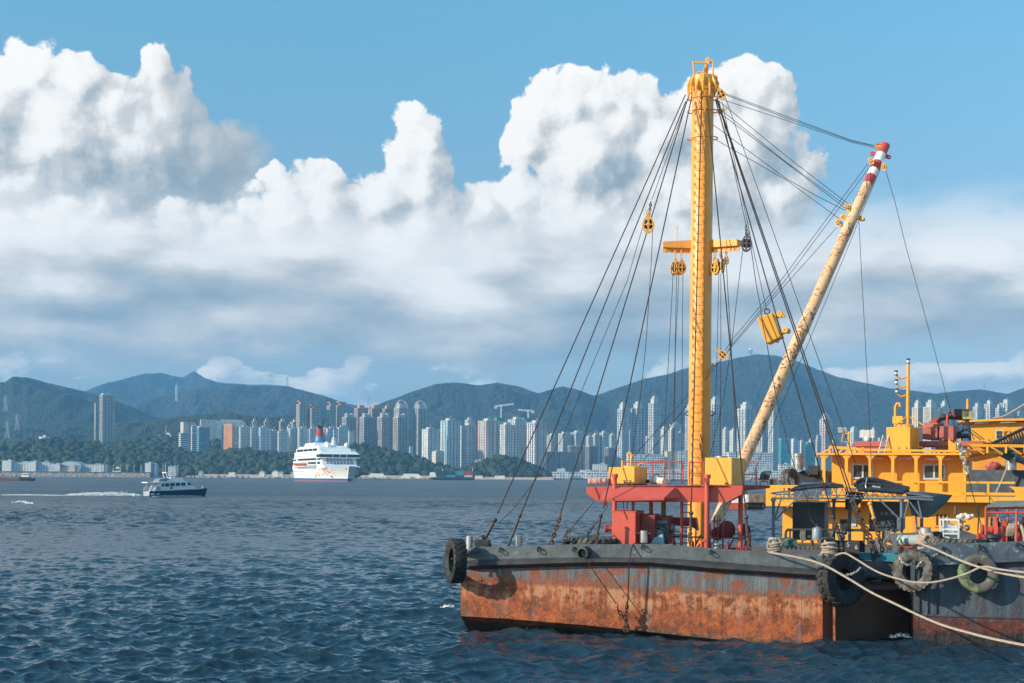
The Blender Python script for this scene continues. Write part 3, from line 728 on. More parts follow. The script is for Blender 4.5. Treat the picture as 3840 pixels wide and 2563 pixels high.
rocks('shore_rocks', 'brown boulders along the tan beach', (PD((700, 0), 2225).x, 2225, 0), (PD((1660, 0), 2225).x, 2225, 0), 130, 1.5, 20, 2.6, 9, ROCK)
# ------------------------------------------------------------------ village and port buildings on the shore
WHITE = facade('white_village_wall', (.66, .66, .64), (.12, .17, .20), 3.2, 4.2, (.3, .75), (.25, .75))
PLAINW = plain('white_render', (.68, .67, .64), .8, scale=.1, var=.08)
ROOFG = plain('grey_sheet_roof', (.42, .45, .46), .6, scale=.1, var=.12)
def shed(z, x0, x1, yt, yb, D, label, roof='flat', dep=14, wall=None, name='shore_building', cat='building', yaw=0):
    a = PD(z(x0, yt), D); b = PD(z(x1, yb), D); z0 = 1.5; W = b.x - a.x; H = a.z - z0; c = Vector(((a.x + b.x) / 2, D + dep / 2, z0))
    r = thing(name, label, cat, tuple(c))
    X = Vector((math.cos(yaw), math.sin(yaw), 0)); Yv = Vector((-X.y, X.x, 0))
    wall = wall or WHITE
    if roof == 'flat':
        obj('wall', MB().box(c + UZ * H * .47, (W, dep, H * .94), (X, Yv, UZ)), wall, r, 0)
        m = MB().box(c + UZ * (H * .94 + .2), (W + .8, dep + .8, .4), (X, Yv, UZ)); m.box(c + UZ * (H * .97 + .4) + X * W * .2, (W * .25, dep * .5, H * .06), (X, Yv, UZ))
        obj('roof', m, ROOFG if wall is not PLAINW else PLAINW, r, 0)
    elif roof == 'gable':
        obj('wall', MB().prism([c - X * W / 2 - Yv * dep / 2, c + X * W / 2 - Yv * dep / 2, c + X * W / 2 - Yv * dep / 2 + UZ * H * .62, c - Yv * dep / 2 + UZ * H * .97, c - X * W / 2 - Yv * dep / 2 + UZ * H * .62], Yv * dep), wall, r, 0)
        m = MB()
        for s in (-1, 1): m.beam(c + X * s * W * .27 + UZ * H * .83 - Yv * (dep / 2 + .5), c + X * s * W * .27 + UZ * H * .83 + Yv * (dep / 2 + .5), W * .64, .5, (s * .55 * X.x, s * .55 * X.y, 1))
        obj('roof', m, ROOFG, r, 0)
    elif roof == 'barrel':
        obj('wall', MB().box(c + UZ * H * .33, (W, dep, H * .66), (X, Yv, UZ)), wall, r, 0)
        pts = [c - Yv * dep / 2 + X * W * .52 * math.cos(math.pi * k / 12) + UZ * (H * .62 + H * .38 * math.sin(math.pi * k / 12)) for k in range(13)]
        obj('roof', MB().prism(pts, Yv * dep), ROOFG, r)
    elif roof == 'ramp':   # low white shelter with splayed ends
        obj('wall', MB().box(c + UZ * H * .35, (W * .62, dep, H * .7), (X, Yv, UZ)), wall, r, 0)
        m = MB().prism([c - X * W / 2 - Yv * (dep / 2 + .3), c + X * W / 2 - Yv * (dep / 2 + .3), c + X * W * .32 - Yv * (dep / 2 + .3) + UZ * H, c + X * W * .32 - Yv * (dep / 2 + .3) + UZ * H * .8, c - X * W * .32 - Yv * (dep / 2 + .3) + UZ * H * .8, c - X * W * .32 - Yv * (dep / 2 + .3) + UZ * H][:3] + [c - X * W * .32 - Yv * (dep / 2 + .3) + UZ * H], Yv * .3)
        obj('end_wall', m, PLAINW, r, 0)
    return r
DV = 2110
shed(ZF, 22, 118, 1068, 1172, DV, 'white stair block at the left end of the school by the water', wall=PLAINW)
shed(ZF, 72, 345, 1086, 1172, DV + 6, 'long white three storey school behind the breakwater')
shed(ZF, 328, 380, 1078, 1172, DV - 2, 'white stair tower in the middle of the long school', wall=PLAINW)
shed(ZF, 380, 534, 1084, 1172, DV + 5, 'white right wing of the school beside the hangar')
shed(ZF, 534, 640, 1104, 1180, DV + 4, 'plain pale shed joined to the left of the arched hangar', wall=plain('pale_sheet', (.52, .55, .56), .6, scale=.1))
shed(ZF, 628, 868, 1085, 1182, DV + 8, 'large grey hangar with a shallow arched roof', 'barrel', 30, plain('hangar_sheet', (.40, .44, .47), .6, scale=.1), 'hangar', 'hangar')
shed(ZF, 738, 800, 1126, 1182, DV - 10, 'small brown and white hut in front of the hangar', wall=FA['cream'])
shed(ZF, 870, 1110, 1110, 1150, DV + 14, 'low grey roofed shed right of the hangar', 'flat', 20)
shed(ZF, 1550, 1612, 1094, 1162, DV + 20, 'white block with tall windows, half in the trees', wall=PLAINW)
shed(ZF, 1606, 1668, 1106, 1162, DV + 24, 'blue grey annex beside the white block in the trees', wall=plain('blue_render', (.30, .38, .44), .8, scale=.1))
shed(ZF, 1796, 1882, 1134, 1172, DV + 20, 'small white house in the trees behind the ferry mast')
shed(ZD, 638, 672, 1082, 1118, 2260, 'grey gabled hut at the left end of the beach', 'gable', wall=plain('grey_render', (.40, .43, .45), .8, scale=.1))
shed(ZD, 1232, 1280, 1082, 1128, 2265, 'white gabled hut left of the ship, with a grey roof', 'gable', wall=PLAINW)
shed(ZD, 1355, 1418, 1078, 1112, 2270, 'wide white house with a hipped roof left of the ship', 'gable', wall=PLAINW)
shed(ZD, 1426, 1462, 1090, 1130, 2262, 'small cream gabled hut, second from the ship side', 'gable', wall=FA['cream'])
shed(ZD, 1538, 1566, 1094, 1130, 2262, 'small cream gabled hut touching the ship stern', 'gable', wall=FA['cream'])
shed(ZD, 932, 990, 1100, 1118, 2262, 'low white shelter near the middle of the beach', wall=PLAINW)
shed(ZE, 198, 392, 982, 1010, 2262, 'low white shelter with splayed end walls right of the ship', 'ramp')
shed(ZE, 524, 742, 984, 1012, 2262, 'low white shelter with splayed end walls left of the container ship', 'ramp')
shed(ZE, 1258, 1330, 1004, 1026, 2262, 'small white hut just right of the container ship', wall=PLAINW)
shed(ZE, 1450, 1548, 1004, 1030, 2262, 'white hut at the head of a small pier', wall=PLAINW)
shed(ZE, 1255, 1320, 838, 866, 2470, 'cream house on top of the wooded knoll', wall=FA['cream'])
for i, (x0, x1, y0) in enumerate(((2012, 2180, 962), (2100, 2330, 968), (2060, 2140, 930), (2288, 2400, 945))):
    shed(ZE, x0, x1, y0, 1020, 2320 + i * 22, ['long white port shed nearest the knoll', 'long white port shed behind the nearest one', 'pair of pale blue tanks on the port shed roof', 'white port shed left of the yellow deck tank'][i], wall=FA['grid'] if i < 2 else plain('pale_blue_tank', (.45, .58, .66), .6, scale=.1) if i == 2 else PLAINW)
for i, (x0, x1, y0) in enumerate(((0, 240, 1342), (240, 620, 1368), (600, 1010, 1330), (1180, 1560, 1318), (1500, 1900, 1340), (1890, 1990, 1275), (1960, 2140, 1300))):
    shed(ZG, x0, x1, y0, 1440, 2300 + (i % 3) * 30, ['white port shed behind the left deck tank', 'long low white port shed between the two deck tanks', 'white port shed behind the derrick mast foot', 'long white port shed behind the right deck tank', 'long white port shed right of the boom', 'white control block in the container port', 'white port shed left of the yellow deckhouse'][i], wall=FA['grid'])
shed(ZG, 62, 200, 1275, 1340, 2420, 'small white block with stepped roof behind the stays', wall=FA['white'], roof='flat')
# container stacks far away on the port quay: a row of coloured boxes
cc = [plain('red_box_far', (.40, .08, .05), .6), plain('blue_box_far', (.06, .14, .30), .6), plain('orange_box_far', (.50, .20, .05), .6)]
for i, (x0, x1, y0, k) in enumerate(((1610, 1680, 1418, 0), (1560, 1612, 1436, 1), (1700, 1764, 1440, 0), (1800, 1880, 1420, 2), (1990, 2080, 1436, 1))):
    a, b = PD(ZG(x0, y0), 2240), PD(ZG(x1, 1456), 2240)
    mm = MB()
    for q in range(4):
        for w in range(3):
            mm.box((a.x + (b.x - a.x) * (q + .5) / 4, 2240 + w * .01, 1.5 + (a.z - 1.5) * (w + .5) / 3), ((b.x - a.x) / 4.15, 2.6, (a.z - 1.5) / 3.1))
    solo('container_stack', mm, cc[k], ['red container stack on the far quay left of the searchlight', 'blue container stack left of the red one on the far quay', 'red container stack behind the searchlight', 'orange container stack right of the searchlight', 'blue container stack left of the yellow deckhouse'][i], 'containers', smooth=0)
# ------------------------------------------------------------------ pylons, masts, radar dome, water tower, lamp posts
def pylon(z, xb, yb, yt, D, label, arms=3, name='power_pylon', cat='pylon', m=None):
    b = PD(z(xb, yb), D); t = PD(z(xb, yt), D); H = t.z - b.z; w = H * .13
    mb = MB(); lv = 7
    for s in ((-1, -1), (1, -1), (1, 1), (-1, 1)):
        mb.tube([b + Vector((s[0] * w, s[1] * w, -3)), b + Vector((s[0] * w * .30, s[1] * w * .30, H * .62)), b + Vector((s[0] * w * .1, s[1] * w * .1, H))], H * .012, 4)
    for k in range(lv):
        z0, z1 = H * .9 * k / lv, H * .9 * (k + 1) / lv
        f = lambda q: w * (1 - .7 * min(1, q / (H * .62)))
        for sy in (-1, 1):
            mb.beam(b + Vector((-f(z0), sy * f(z0), z0)), b + Vector((f(z1), sy * f(z1), z1)), H * .009); mb.beam(b + Vector((f(z0), sy * f(z0), z0)), b + Vector((-f(z1), sy * f(z1), z1)), H * .009)
    for k in range(arms):
        q = H * (.62 + .13 * k); L = H * (.24 - .035 * k)
        mb.beam(b + Vector((-L, 0, q)), b + Vector((L, 0, q)), H * .014); mb.beam(b + Vector((-L, 0, q)), b + Vector((0, 0, q + H * .06)), H * .008); mb.beam(b + Vector((L, 0, q)), b + Vector((0, 0, q + H * .06)), H * .008)
    return solo(name, mb, m or GREYS, label, cat, smooth=0)
pylon(ZD, 1506, 262, 160, 5900, 'grey power pylon on the ridge above the cruise ship')
pylon(ZD, 2302, 460, 355, 4400, 'grey power pylon on the saddle right of the ship, above the warm flats')
pylon(ZF, 848, 345, 272, 5000, 'tiny power pylon in the dip between the two left mountains')
pylon(ZF, 58, 548, 380, 3700, 'power pylon high on the left hillside')
pylon(ZF, 78, 832, 658, 2960, 'power pylon low on the left hillside')
pylon(ZF, 182, 745, 575, 3100, 'faint power pylon right of the low one on the left hillside')
pylon(ZD, 1830, 352, 326, 6300, 'tiny mast on the ridge right of the ridge pylon', 1)
pylon(ZH, 1932, 590, 516, 5800, 'grey power pylon on the ridge at the far right')
pylon(ZD, 318, 715, 638, 3050, 'red and white signal tower on a low white building', 2, 'signal_tower', 'tower', RED_W)
for i, x in enumerate((419, 433)):
    b, t = PD(ZD(x, 405), 3900), PD(ZD(x, 228 + 22 * (1 - i)), 3900)
    solo('radio_mast', MB().tube([b, t], 1.3, 5), STEELW if not i else GREYS, ['white banded radio mast on the left foothill', 'grey radio mast beside the white banded one'][i], 'mast')
shed(ZD, 236, 375, 715, 752, 3040, 'low white building under the red and white signal tower', wall=PLAINW)
# water tower: a white inverted cone on the headland
D = 2640; b = PD(ZF(478, 882), D); t = PD(ZF(478, 824), D); H = t.z - b.z; W = (PD(ZF(538, 830), D).x - PD(ZF(418, 830), D).x) / 2
r = thing('water_tower', 'white cone shaped water tower on the left headland', 'water tower', tuple(b - UZ * 14))
obj('tank', MB().lathe(b, UZ, [(W * .62, -8), (W * .66, 0), (W * .97, H * .85), (W, H * .86), (W, H)], 24), PLAINW, r)
obj('hatch', MB().box(b + UZ * (H + 1.5), (4, 4, 3.4)), PLAINW, r, 0)
# radar dome on the summit
D = 5600; b = PD(ZG(1606, 214), D); t = PD(ZG(1606, 150), D); H = t.z - b.z
r = thing('radar_station', 'radar station with a pale dome on the highest summit', 'radar station', tuple(b - UZ * 20))
m = MB()
for s in ((-1, -1), (1, -1), (1, 1), (-1, 1)): m.beam(b + Vector((s[0] * H * .2, s[1] * H * .2, -25)), b + Vector((s[0] * H * .2, s[1] * H * .2, H * .7)), H * .06)
for q in (.2, .45, .7): m.box(b + UZ * H * q, (H * (.5 + .25 * (q > .3)), H * .6, H * .05))
obj('tower', m, GREYS, r, 0); obj('dome', MB().ball(b + UZ * H * .86, H * .2, 14, 8), STEELW, r)
# lamp posts on the breakwater road
lp = None
for i, x in enumerate((1008, 1062, 1136, 1210, 1284, 1358, 1432, 1508, 1586, 1664, 1742, 1820, 1902)):
    b = PD(ZF(x, 1190), Yb + 18); b.z = 6.6; t = PD(ZF(x, 1130 if i % 2 else 1126), Yb + 18)
    if lp is None:
        lp = thing('street_lamp', '', 'street lamp', tuple(b), 'street lamps on the breakwater road')
        obj('post', MB().tube([b, Vector((b.x, b.y, t.z))], .35, 6), STEELW, lp); obj('lamp_head', MB().box(Vector((b.x + 1, b.y, t.z)), (2.6, .6, .4)), STEELW, lp)
        c = lp
    else:
        c = copy_tree(lp); c.location = b
    c['label'] = '%s street lamp from the left on the breakwater road' % ORD[i]
# white yachts laid up behind the seawall
for i, (x0, x1, y) in enumerate(((975, 1045, 1160), (1058, 1092, 1140), (1208, 1292, 1158))):
    a, b = PD(ZF(x0, 1188), Yb + 12), PD(ZF(x1, 1188), Yb + 12); c = (a + b) / 2; L = b.x - a.x
    r = thing('motor_yacht', ['white yacht behind the seawall, nearest the grey shed', 'white flybridge yacht, middle one behind the seawall', 'white yacht behind the seawall, farthest right'][i], 'yacht', (c.x, c.y, 6.5), 'white yachts behind the seawall')
    obj('hull', MB().prism([Vector((a.x, c.y - 2, 7.4)), Vector((b.x, c.y - 2, 7.4)), Vector((b.x, c.y - 2, 9.6)), Vector((a.x - 1, c.y - 2, 9.2))], Vector((0, 4, 0))), PLAINW, r, 0)
    obj('cabin', MB().prism([c + Vector((-L * .2, -1.5, 3)), c + Vector((L * .35, -1.5, 3)), c + Vector((L * .25, -1.5, 6.)), c + Vector((-L * .02, -1.5, 6.4))], Vector((0, 3, 0))), PLAINW, r, 0)
# ------------------------------------------------------------------ vessels under way
from mathutils.bvhtree import BVHTree
ZI = zm(1050, 1550, 5.6); ZJ = zm(480, 1720, 7.34)
SHIPW = plain('ship_white', (.80, .79, .77), .4, scale=.3, var=.04)
DGLASS = plain('dark_ship_glass', (.02, .035, .05), .12, scale=.3, var=.3, bump=0)
ORANGE = plain('lifeboat_orange', (.75, .16, .04), .4, scale=.5, var=.1)
BLACKM = plain('soot_black', (.02, .02, .02), .6, scale=1)
def ship_hull_mat():
    def fn(g):
        p = pos(g); z = g.xyz(p)[2]
        st = g.noise(g.v('MULTIPLY', p, (.5, .5, .04)), 1., 4, .6)
        c = g.mix(g.mr(st, .55, .75), (.80, .79, .77), (.66, .64, .60))
        c = g.mix(g.m('LESS_THAN', z, 2.3), c, (.03, .12, .30)); c = g.mix(g.m('LESS_THAN', z, .55), c, (.45, .09, .05))
        return bsdf(g, c, .4)
    return mat('cruise_hull_paint', fn)
def cruise():
    D = 1170.; C0 = PD(ZI(1420, 1430), D); C0.z = 0
    h = Vector((.337, -.9415, 0)); l = Vector((-.9415, -.337, 0))
    P = lambda a, b, z: C0 - h * a + l * b + UZ * z
    r = thing('cruise_ship', 'white cruise ship with red and blue funnel, heading towards the viewer', 'cruise ship', tuple(P(80, 0, 0)))
    st = [(0, -8, .2, .4, 12.6), (5, 1, 2.4, 7.5, 12.4), (14, 11, 5.8, 12.2, 12.2), (28, 26, 10.2, 14.4, 12), (48, 48, 13.6, 14.8, 11.6), (80, 80, 14.8, 14.8, 11.5), (150, 150, 14.8, 14.8, 11.5), (164, 166, 13, 14.6, 11.5)]
    fr = [0, .12, .3, .5, .7, .85, 1]; vs = []
    for aw, ad, bw, bd, zd in st:
        sec = []
        for f in fr: sec.append((aw + (ad - aw) * f ** 1.3, bw + (bd - bw) * f ** 1.7, -1 + (zd + 1) * f))
        for a, b, z in sec: vs.append(P(a, b, z))
        for a, b, z in reversed(sec): vs.append(P(a, -b, z))
    n = 2 * len(fr); fs = [(i * n + k, i * n + k + 1, (i + 1) * n + k + 1, (i + 1) * n + k) for i in range(len(st) - 1) for k in range(n - 1) if k != len(fr) - 1]
    fs += [(i * n + len(fr) - 1, i * n + len(fr), (i + 1) * n + len(fr), (i + 1) * n + len(fr) - 1) for i in range(len(st) - 1)]
    fs += [tuple((len(st) - 1) * n + k for k in range(n))]
    hull = obj('hull', MB().put(vs, fs), ship_hull_mat(), r, 50)
    def blk(a0, a1, hb0, z0, z1, name, m=SHIPW, slope=0., hb1=None, par=r, b0=None):
        hb1 = hb1 or hb0
        lo = [P(a0, hb0, z0), P(a1, hb0, z0), P(a1, b0 if b0 is not None else -hb0, z0), P(a0, b0 if b0 is not None else -hb0, z0)]
        hi = [P(a0 + slope, hb1, z1), P(a1, hb1, z1), P(a1, b0 if b0 is not None else -hb1, z1), P(a0 + slope, b0 if b0 is not None else -hb1, z1)]
        return obj(name, MB().hexa(lo, hi), m, par, 0)
    blk(20, 165, 14.82, 11.4, 13, 'bulwark', slope=1)
    m = MB()
    m.hexa([P(29, 14.8, 12.9), P(163, 14.8, 12.9), P(163, -14.8, 12.9), P(29, -14.8, 12.9)], [P(34, 14.8, 20.3), P(161, 14.8, 20.3), P(161, -14.8, 20.3), P(34, -14.8, 20.3)])
    sup = obj('superstructure', m, SHIPW, r, 0)
    sl = (34 - 29) / 7.4
    for zc in (15.6, 18.2):
        for k in range(8):
            w = MB()
            for q in (-1, 1):
                for s in (-1, 1):
                    b = -11.2 + k * 2.95 + 1.1 + s * .58; a = 29 + sl * (zc + q * .62 - 12.9) - .12
                    w.box(P(a, -b, zc + q * .62), (.12, .95, 1.0), (h, l, UZ))
            obj('front_window', w, DGLASS, sup, 0)
    w = MB()
    for a0, a1, z0, z1 in ((56, 138, 18.1, 19.9), (40, 52, 18.1, 19.9), (57, 92, 14.6, 16.6), (40, 52, 14.6, 16.6), (146, 164, 18.0, 19.4)):
        w.hexa([P(a0, 14.9, z0), P(a1, 14.9, z0), P(a1, 14.6, z0), P(a0, 14.6, z0)], [P(a0, 14.9, z1), P(a1, 14.9, z1), P(a1, 14.6, z1), P(a0, 14.6, z1)])
    for k in range(14):
        a = 146 - k * .0 + k * 1.2 if k < 14 else 0; w.box(P(a, 14.86, 16), (.6, .1, .6), (h, l, UZ))
    for k in range(24): w.box(P(105 + k * 2.3, 14.86, 8.6), (.7, .1, .5), (h, l, UZ))
    for k in range(6): w.box(P(24 + k * 2., 14.3, 10.2), (.7, .5, .6), (h, l, UZ))
    obj('side_window', w, DGLASS, sup, 0)
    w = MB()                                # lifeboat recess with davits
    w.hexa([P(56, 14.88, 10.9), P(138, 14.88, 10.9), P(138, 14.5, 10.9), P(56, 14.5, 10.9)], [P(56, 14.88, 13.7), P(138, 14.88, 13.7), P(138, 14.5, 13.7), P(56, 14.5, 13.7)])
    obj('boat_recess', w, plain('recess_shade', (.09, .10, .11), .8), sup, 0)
    for k in range(4):
        c = P(98 + k * 12, 15.6, 14.9)
        b = obj('lifeboat', MB().ball(c, 1., 12, 6, (5.2, 1.6, 1.35)), ORANGE, r)
    w = MB()
    for k in range(18): w.beam(P(58 + k * 4.5, 15.0, 11), P(59.5 + k * 4.5, 15.3, 13.6), .5)
    for k in range(4): w.ball(P(98 + k * 12, 15.4, 12.7), 1., 10, 5, (4.6, .9, .9))
    obj('davit', w, SHIPW, r)
    br = blk(30, 44, 17.2, 20.3, 22.9, 'bridge', DGLASS, .4)
    m = MB(); m.hexa([P(29, 17.6, 22.9), P(46, 17.6, 22.9), P(46, -17.6, 22.9), P(29, -17.6, 22.9)], [P(36, 15, 25.4), P(50, 15, 25.4), P(50, -15, 25.4), P(36, -15, 25.4)])
    m.hexa([P(29.2, 17.5, 19.6), P(44, 17.5, 19.6), P(44, -17.5, 19.6), P(29.2, -17.5, 19.6)], [P(29.6, 17.5, 20.4), P(44, 17.5, 20.4), P(44, -17.5, 20.4), P(29.6, -17.5, 20.4)])
    for q in (-5, 0, 5): m.box(P(29.9, q * 1.2, 21.6), (.4, .5, 2.6), (h, l, UZ))
    obj('bridge_brow', m, SHIPW, r, 0)
    d = blk(45, 158, 14.3, 20.3, 25.8, 'upper_deck', SHIPW)
    w = MB()
    for zc in (22.2, 24.6):
        for k in range(44): w.box(P(58 + k * 2.2, 14.32, zc), (.8, .12, .7), (h, l, UZ))
    obj('cabin_window', w, plain('shaded_cabin', (.34, .34, .34), .6), d, 0)
    t = blk(50, 154, 13.4, 25.8, 29.2, 'top_deck', SHIPW, 3)
    w = MB()
    for a0, a1 in ((60, 78), (80, 98), (100, 118), (120, 150)):
        w.hexa([P(a0, 13.5, 26.3), P(a1, 13.5, 26.3), P(a1, 13.2, 26.3), P(a0, 13.2, 26.3)], [P(a0, 13.5, 28.4), P(a1, 13.5, 28.4), P(a1, 13.2, 28.4), P(a0, 13.2, 28.4)])
    obj('deck_window', w, DGLASS, t, 0)
    blk(62, 150, 11.5, 29.2, 31, 'sun_deck', SHIPW, 2, 11)
    blk(90, 136, 9.5, 31, 34, 'funnel_base', SHIPW, 3, 8.5)
    m = MB()                                 # railings round the forward top deck
    for q in (-13, -8, -4, 0, 4, 8, 13): m.beam(P(47, q, 25.4), P(47, q, 28.6), .25)
    m.beam(P(47, -13, 28.6), P(47, 13, 28.6), .3); m.beam(P(47, 13, 28.6), P(70, 13.4, 28.6), .3)
    for k in range(7): m.beam(P(38 + k * .6, -10.5 - k * 1., 25), P(38 + k * .6, -10.5 - k, 27.5), .2)
    obj('rail', m, SHIPW, r, 0)
    for a, b, z, q in ((66, 3.5, 32.2, 2.3), (56, 4.6, 30.6, 2.3), (54, -11.5, 31.2, 2.3)):
        m = MB().ball(P(a, b, z), q, 16, 10); m.tube([P(a, b, z - 6), P(a, b, z - q * .8)], .8, 8)
        obj('radar_dome', m, SHIPW, r)
    c = P(57, -.6, 0); m = MB().lathe(c + UZ * 26, UZ, [(3., 0), (2.2, 4), (1.7, 9.5), (1.1, 10), (1., 12)], 12)
    m.tube([c + UZ * 37, c + UZ * 45], .3, 6); m.beam(c + l * 2 + UZ * 36.5, c - l * 2 + UZ * 36.5, .5); m.beam(c + l * 1.2 + UZ * 43, c - l * 1.2 + UZ * 43, .3); m.box(c + UZ * 36.2, (3, 3, .4), (h, l, UZ))
    obj('mast', m, SHIPW, r)
    c = P(112, 0, 33.6)
    fb = obj('funnel', MB().lathe(c, UZ, [(5.0, 0), (4.75, 2.6), (4.8, 2.7), (4.2, 6.2)], 20), plain('funnel_blue', (.05, .22, .40), .4, scale=.4, var=.08), r)
    m = MB()
    for k in range(12): m.lathe(c + UZ * (6.2 + k * .62), UZ, [(4.2 - k * .12, 0), (4.2 - k * .12, .42), (4.0 - k * .12, .43), (4.0 - k * .12, .62)], 20)
    obj('funnel_top', m, plain('funnel_red', (.42, .06, .05), .45, scale=.4, var=.1), fb)
    m = MB()
    for q in (-1.6, -.5, .6, 1.6): m.tube([c + l * q + UZ * 13, c + l * q + UZ * (16.6 + .2 * q)], .55, 8)
    obj('exhaust_pipe', m, BLACKM, fb)
    # painted marks: free brush strokes laid on the plating
    bvh = BVHTree.FromPolygons([v for v in vs], [f for f in fs])
    def onhull(x, y):
        q = ray(*ZI(x, y)); hit = bvh.ray_cast(O, q.normalized()); return (hit[0], hit[1]) if hit[0] else (None, None)
    def stroke(pts, w, m, name='painted_stroke'):
        L = []
        for i, (x, y) in enumerate(pts):
            p, nn = onhull(x, y)
            if p is None: return
            if nn.dot(O - p) < 0: nn = -nn
            L.append((p + nn * .12, nn))
        mb = MB(); vv = []
        for i, (p, nn) in enumerate(L):
            t = (L[min(i + 1, len(L) - 1)][0] - L[max(i - 1, 0)][0]).normalized(); s = nn.cross(t).normalized() * (w[i] / 2)
            vv += [p - s, p + s, p + s - nn * .2, p - s - nn * .2]
        mb.put(vv, [(4 * i + k, 4 * i + (k + 1) % 4, 4 * i + 4 + (k + 1) % 4, 4 * i + 4 + k) for i in range(len(L) - 1) for k in range(4)])
        obj(name, mb, m, hull, 0)
    yo = plain('stroke_amber', (.78, .34, .04), .5, scale=1, var=.15); oo = plain('stroke_orange', (.72, .20, .06), .5, scale=1, var=.15); bb = plain('stroke_blue', (.28, .48, .60), .5, scale=1)
    stroke([(732, 1275), (740, 1320), (755, 1345), (772, 1310), (785, 1260), (806, 1243)], [.6, 1.4, 1.8, 1.2, .8, .2], yo)
    stroke([(753, 1225), (757, 1260), (766, 1275)], [.7, .8, .3], oo)
    stroke([(800, 1275), (815, 1312), (832, 1312), (842, 1290)], [.5, 1.4, 1.2, .3], oo)
    stroke([(862, 1295), (872, 1255), (884, 1180), (891, 1115)], [.3, .9, 1., .3], yo)
    stroke([(888, 1200), (905, 1222), (930, 1245), (960, 1275), (990, 1308), (1005, 1300)], [.5, 1., 1.3, 1.3, .9, .3], yo)
    stroke([(880, 1310), (900, 1275), (930, 1300)], [.3, .8, .3], oo)
    stroke([(905, 1175), (930, 1200), (965, 1235), (985, 1275)], [.4, .9, .8, .3], oo)
    stroke([(1010, 1250), (1035, 1235), (1072, 1255)], [.5, 1.2, .3], oo)
    stroke([(1100, 1272), (1118, 1284), (1136, 1297)], [.3, .6, .2], oo)
    for x, y in ((580, 1270), (612, 1225), (640, 1235), (668, 1205), (690, 1190), (712, 1215), (725, 1205), (810, 1180), (835, 1185)):
        stroke([(x, y - 12), (x + 2, y + 12)], [.5, .5], bb if x % 3 else oo)
    stroke([(1135, 1240), (1150, 1262)], [.6, .5], bb); stroke([(985, 1218), (1010, 1215)], [.4, .4], BLACKM); stroke([(1075, 1205), (1100, 1220)], [.5, .3], BLACKM)
    stroke([(1062, 1318), (1090, 1335), (1110, 1362)], [.4, 1.4, .8], BLACKM, 'anchor_pocket')
    stroke([(1374, 1172), (1390, 1172), (1408, 1170)], [.8, 1.1, .8], plain('crest_maroon', (.25, .06, .05), .5), 'bow_crest')
cruise()
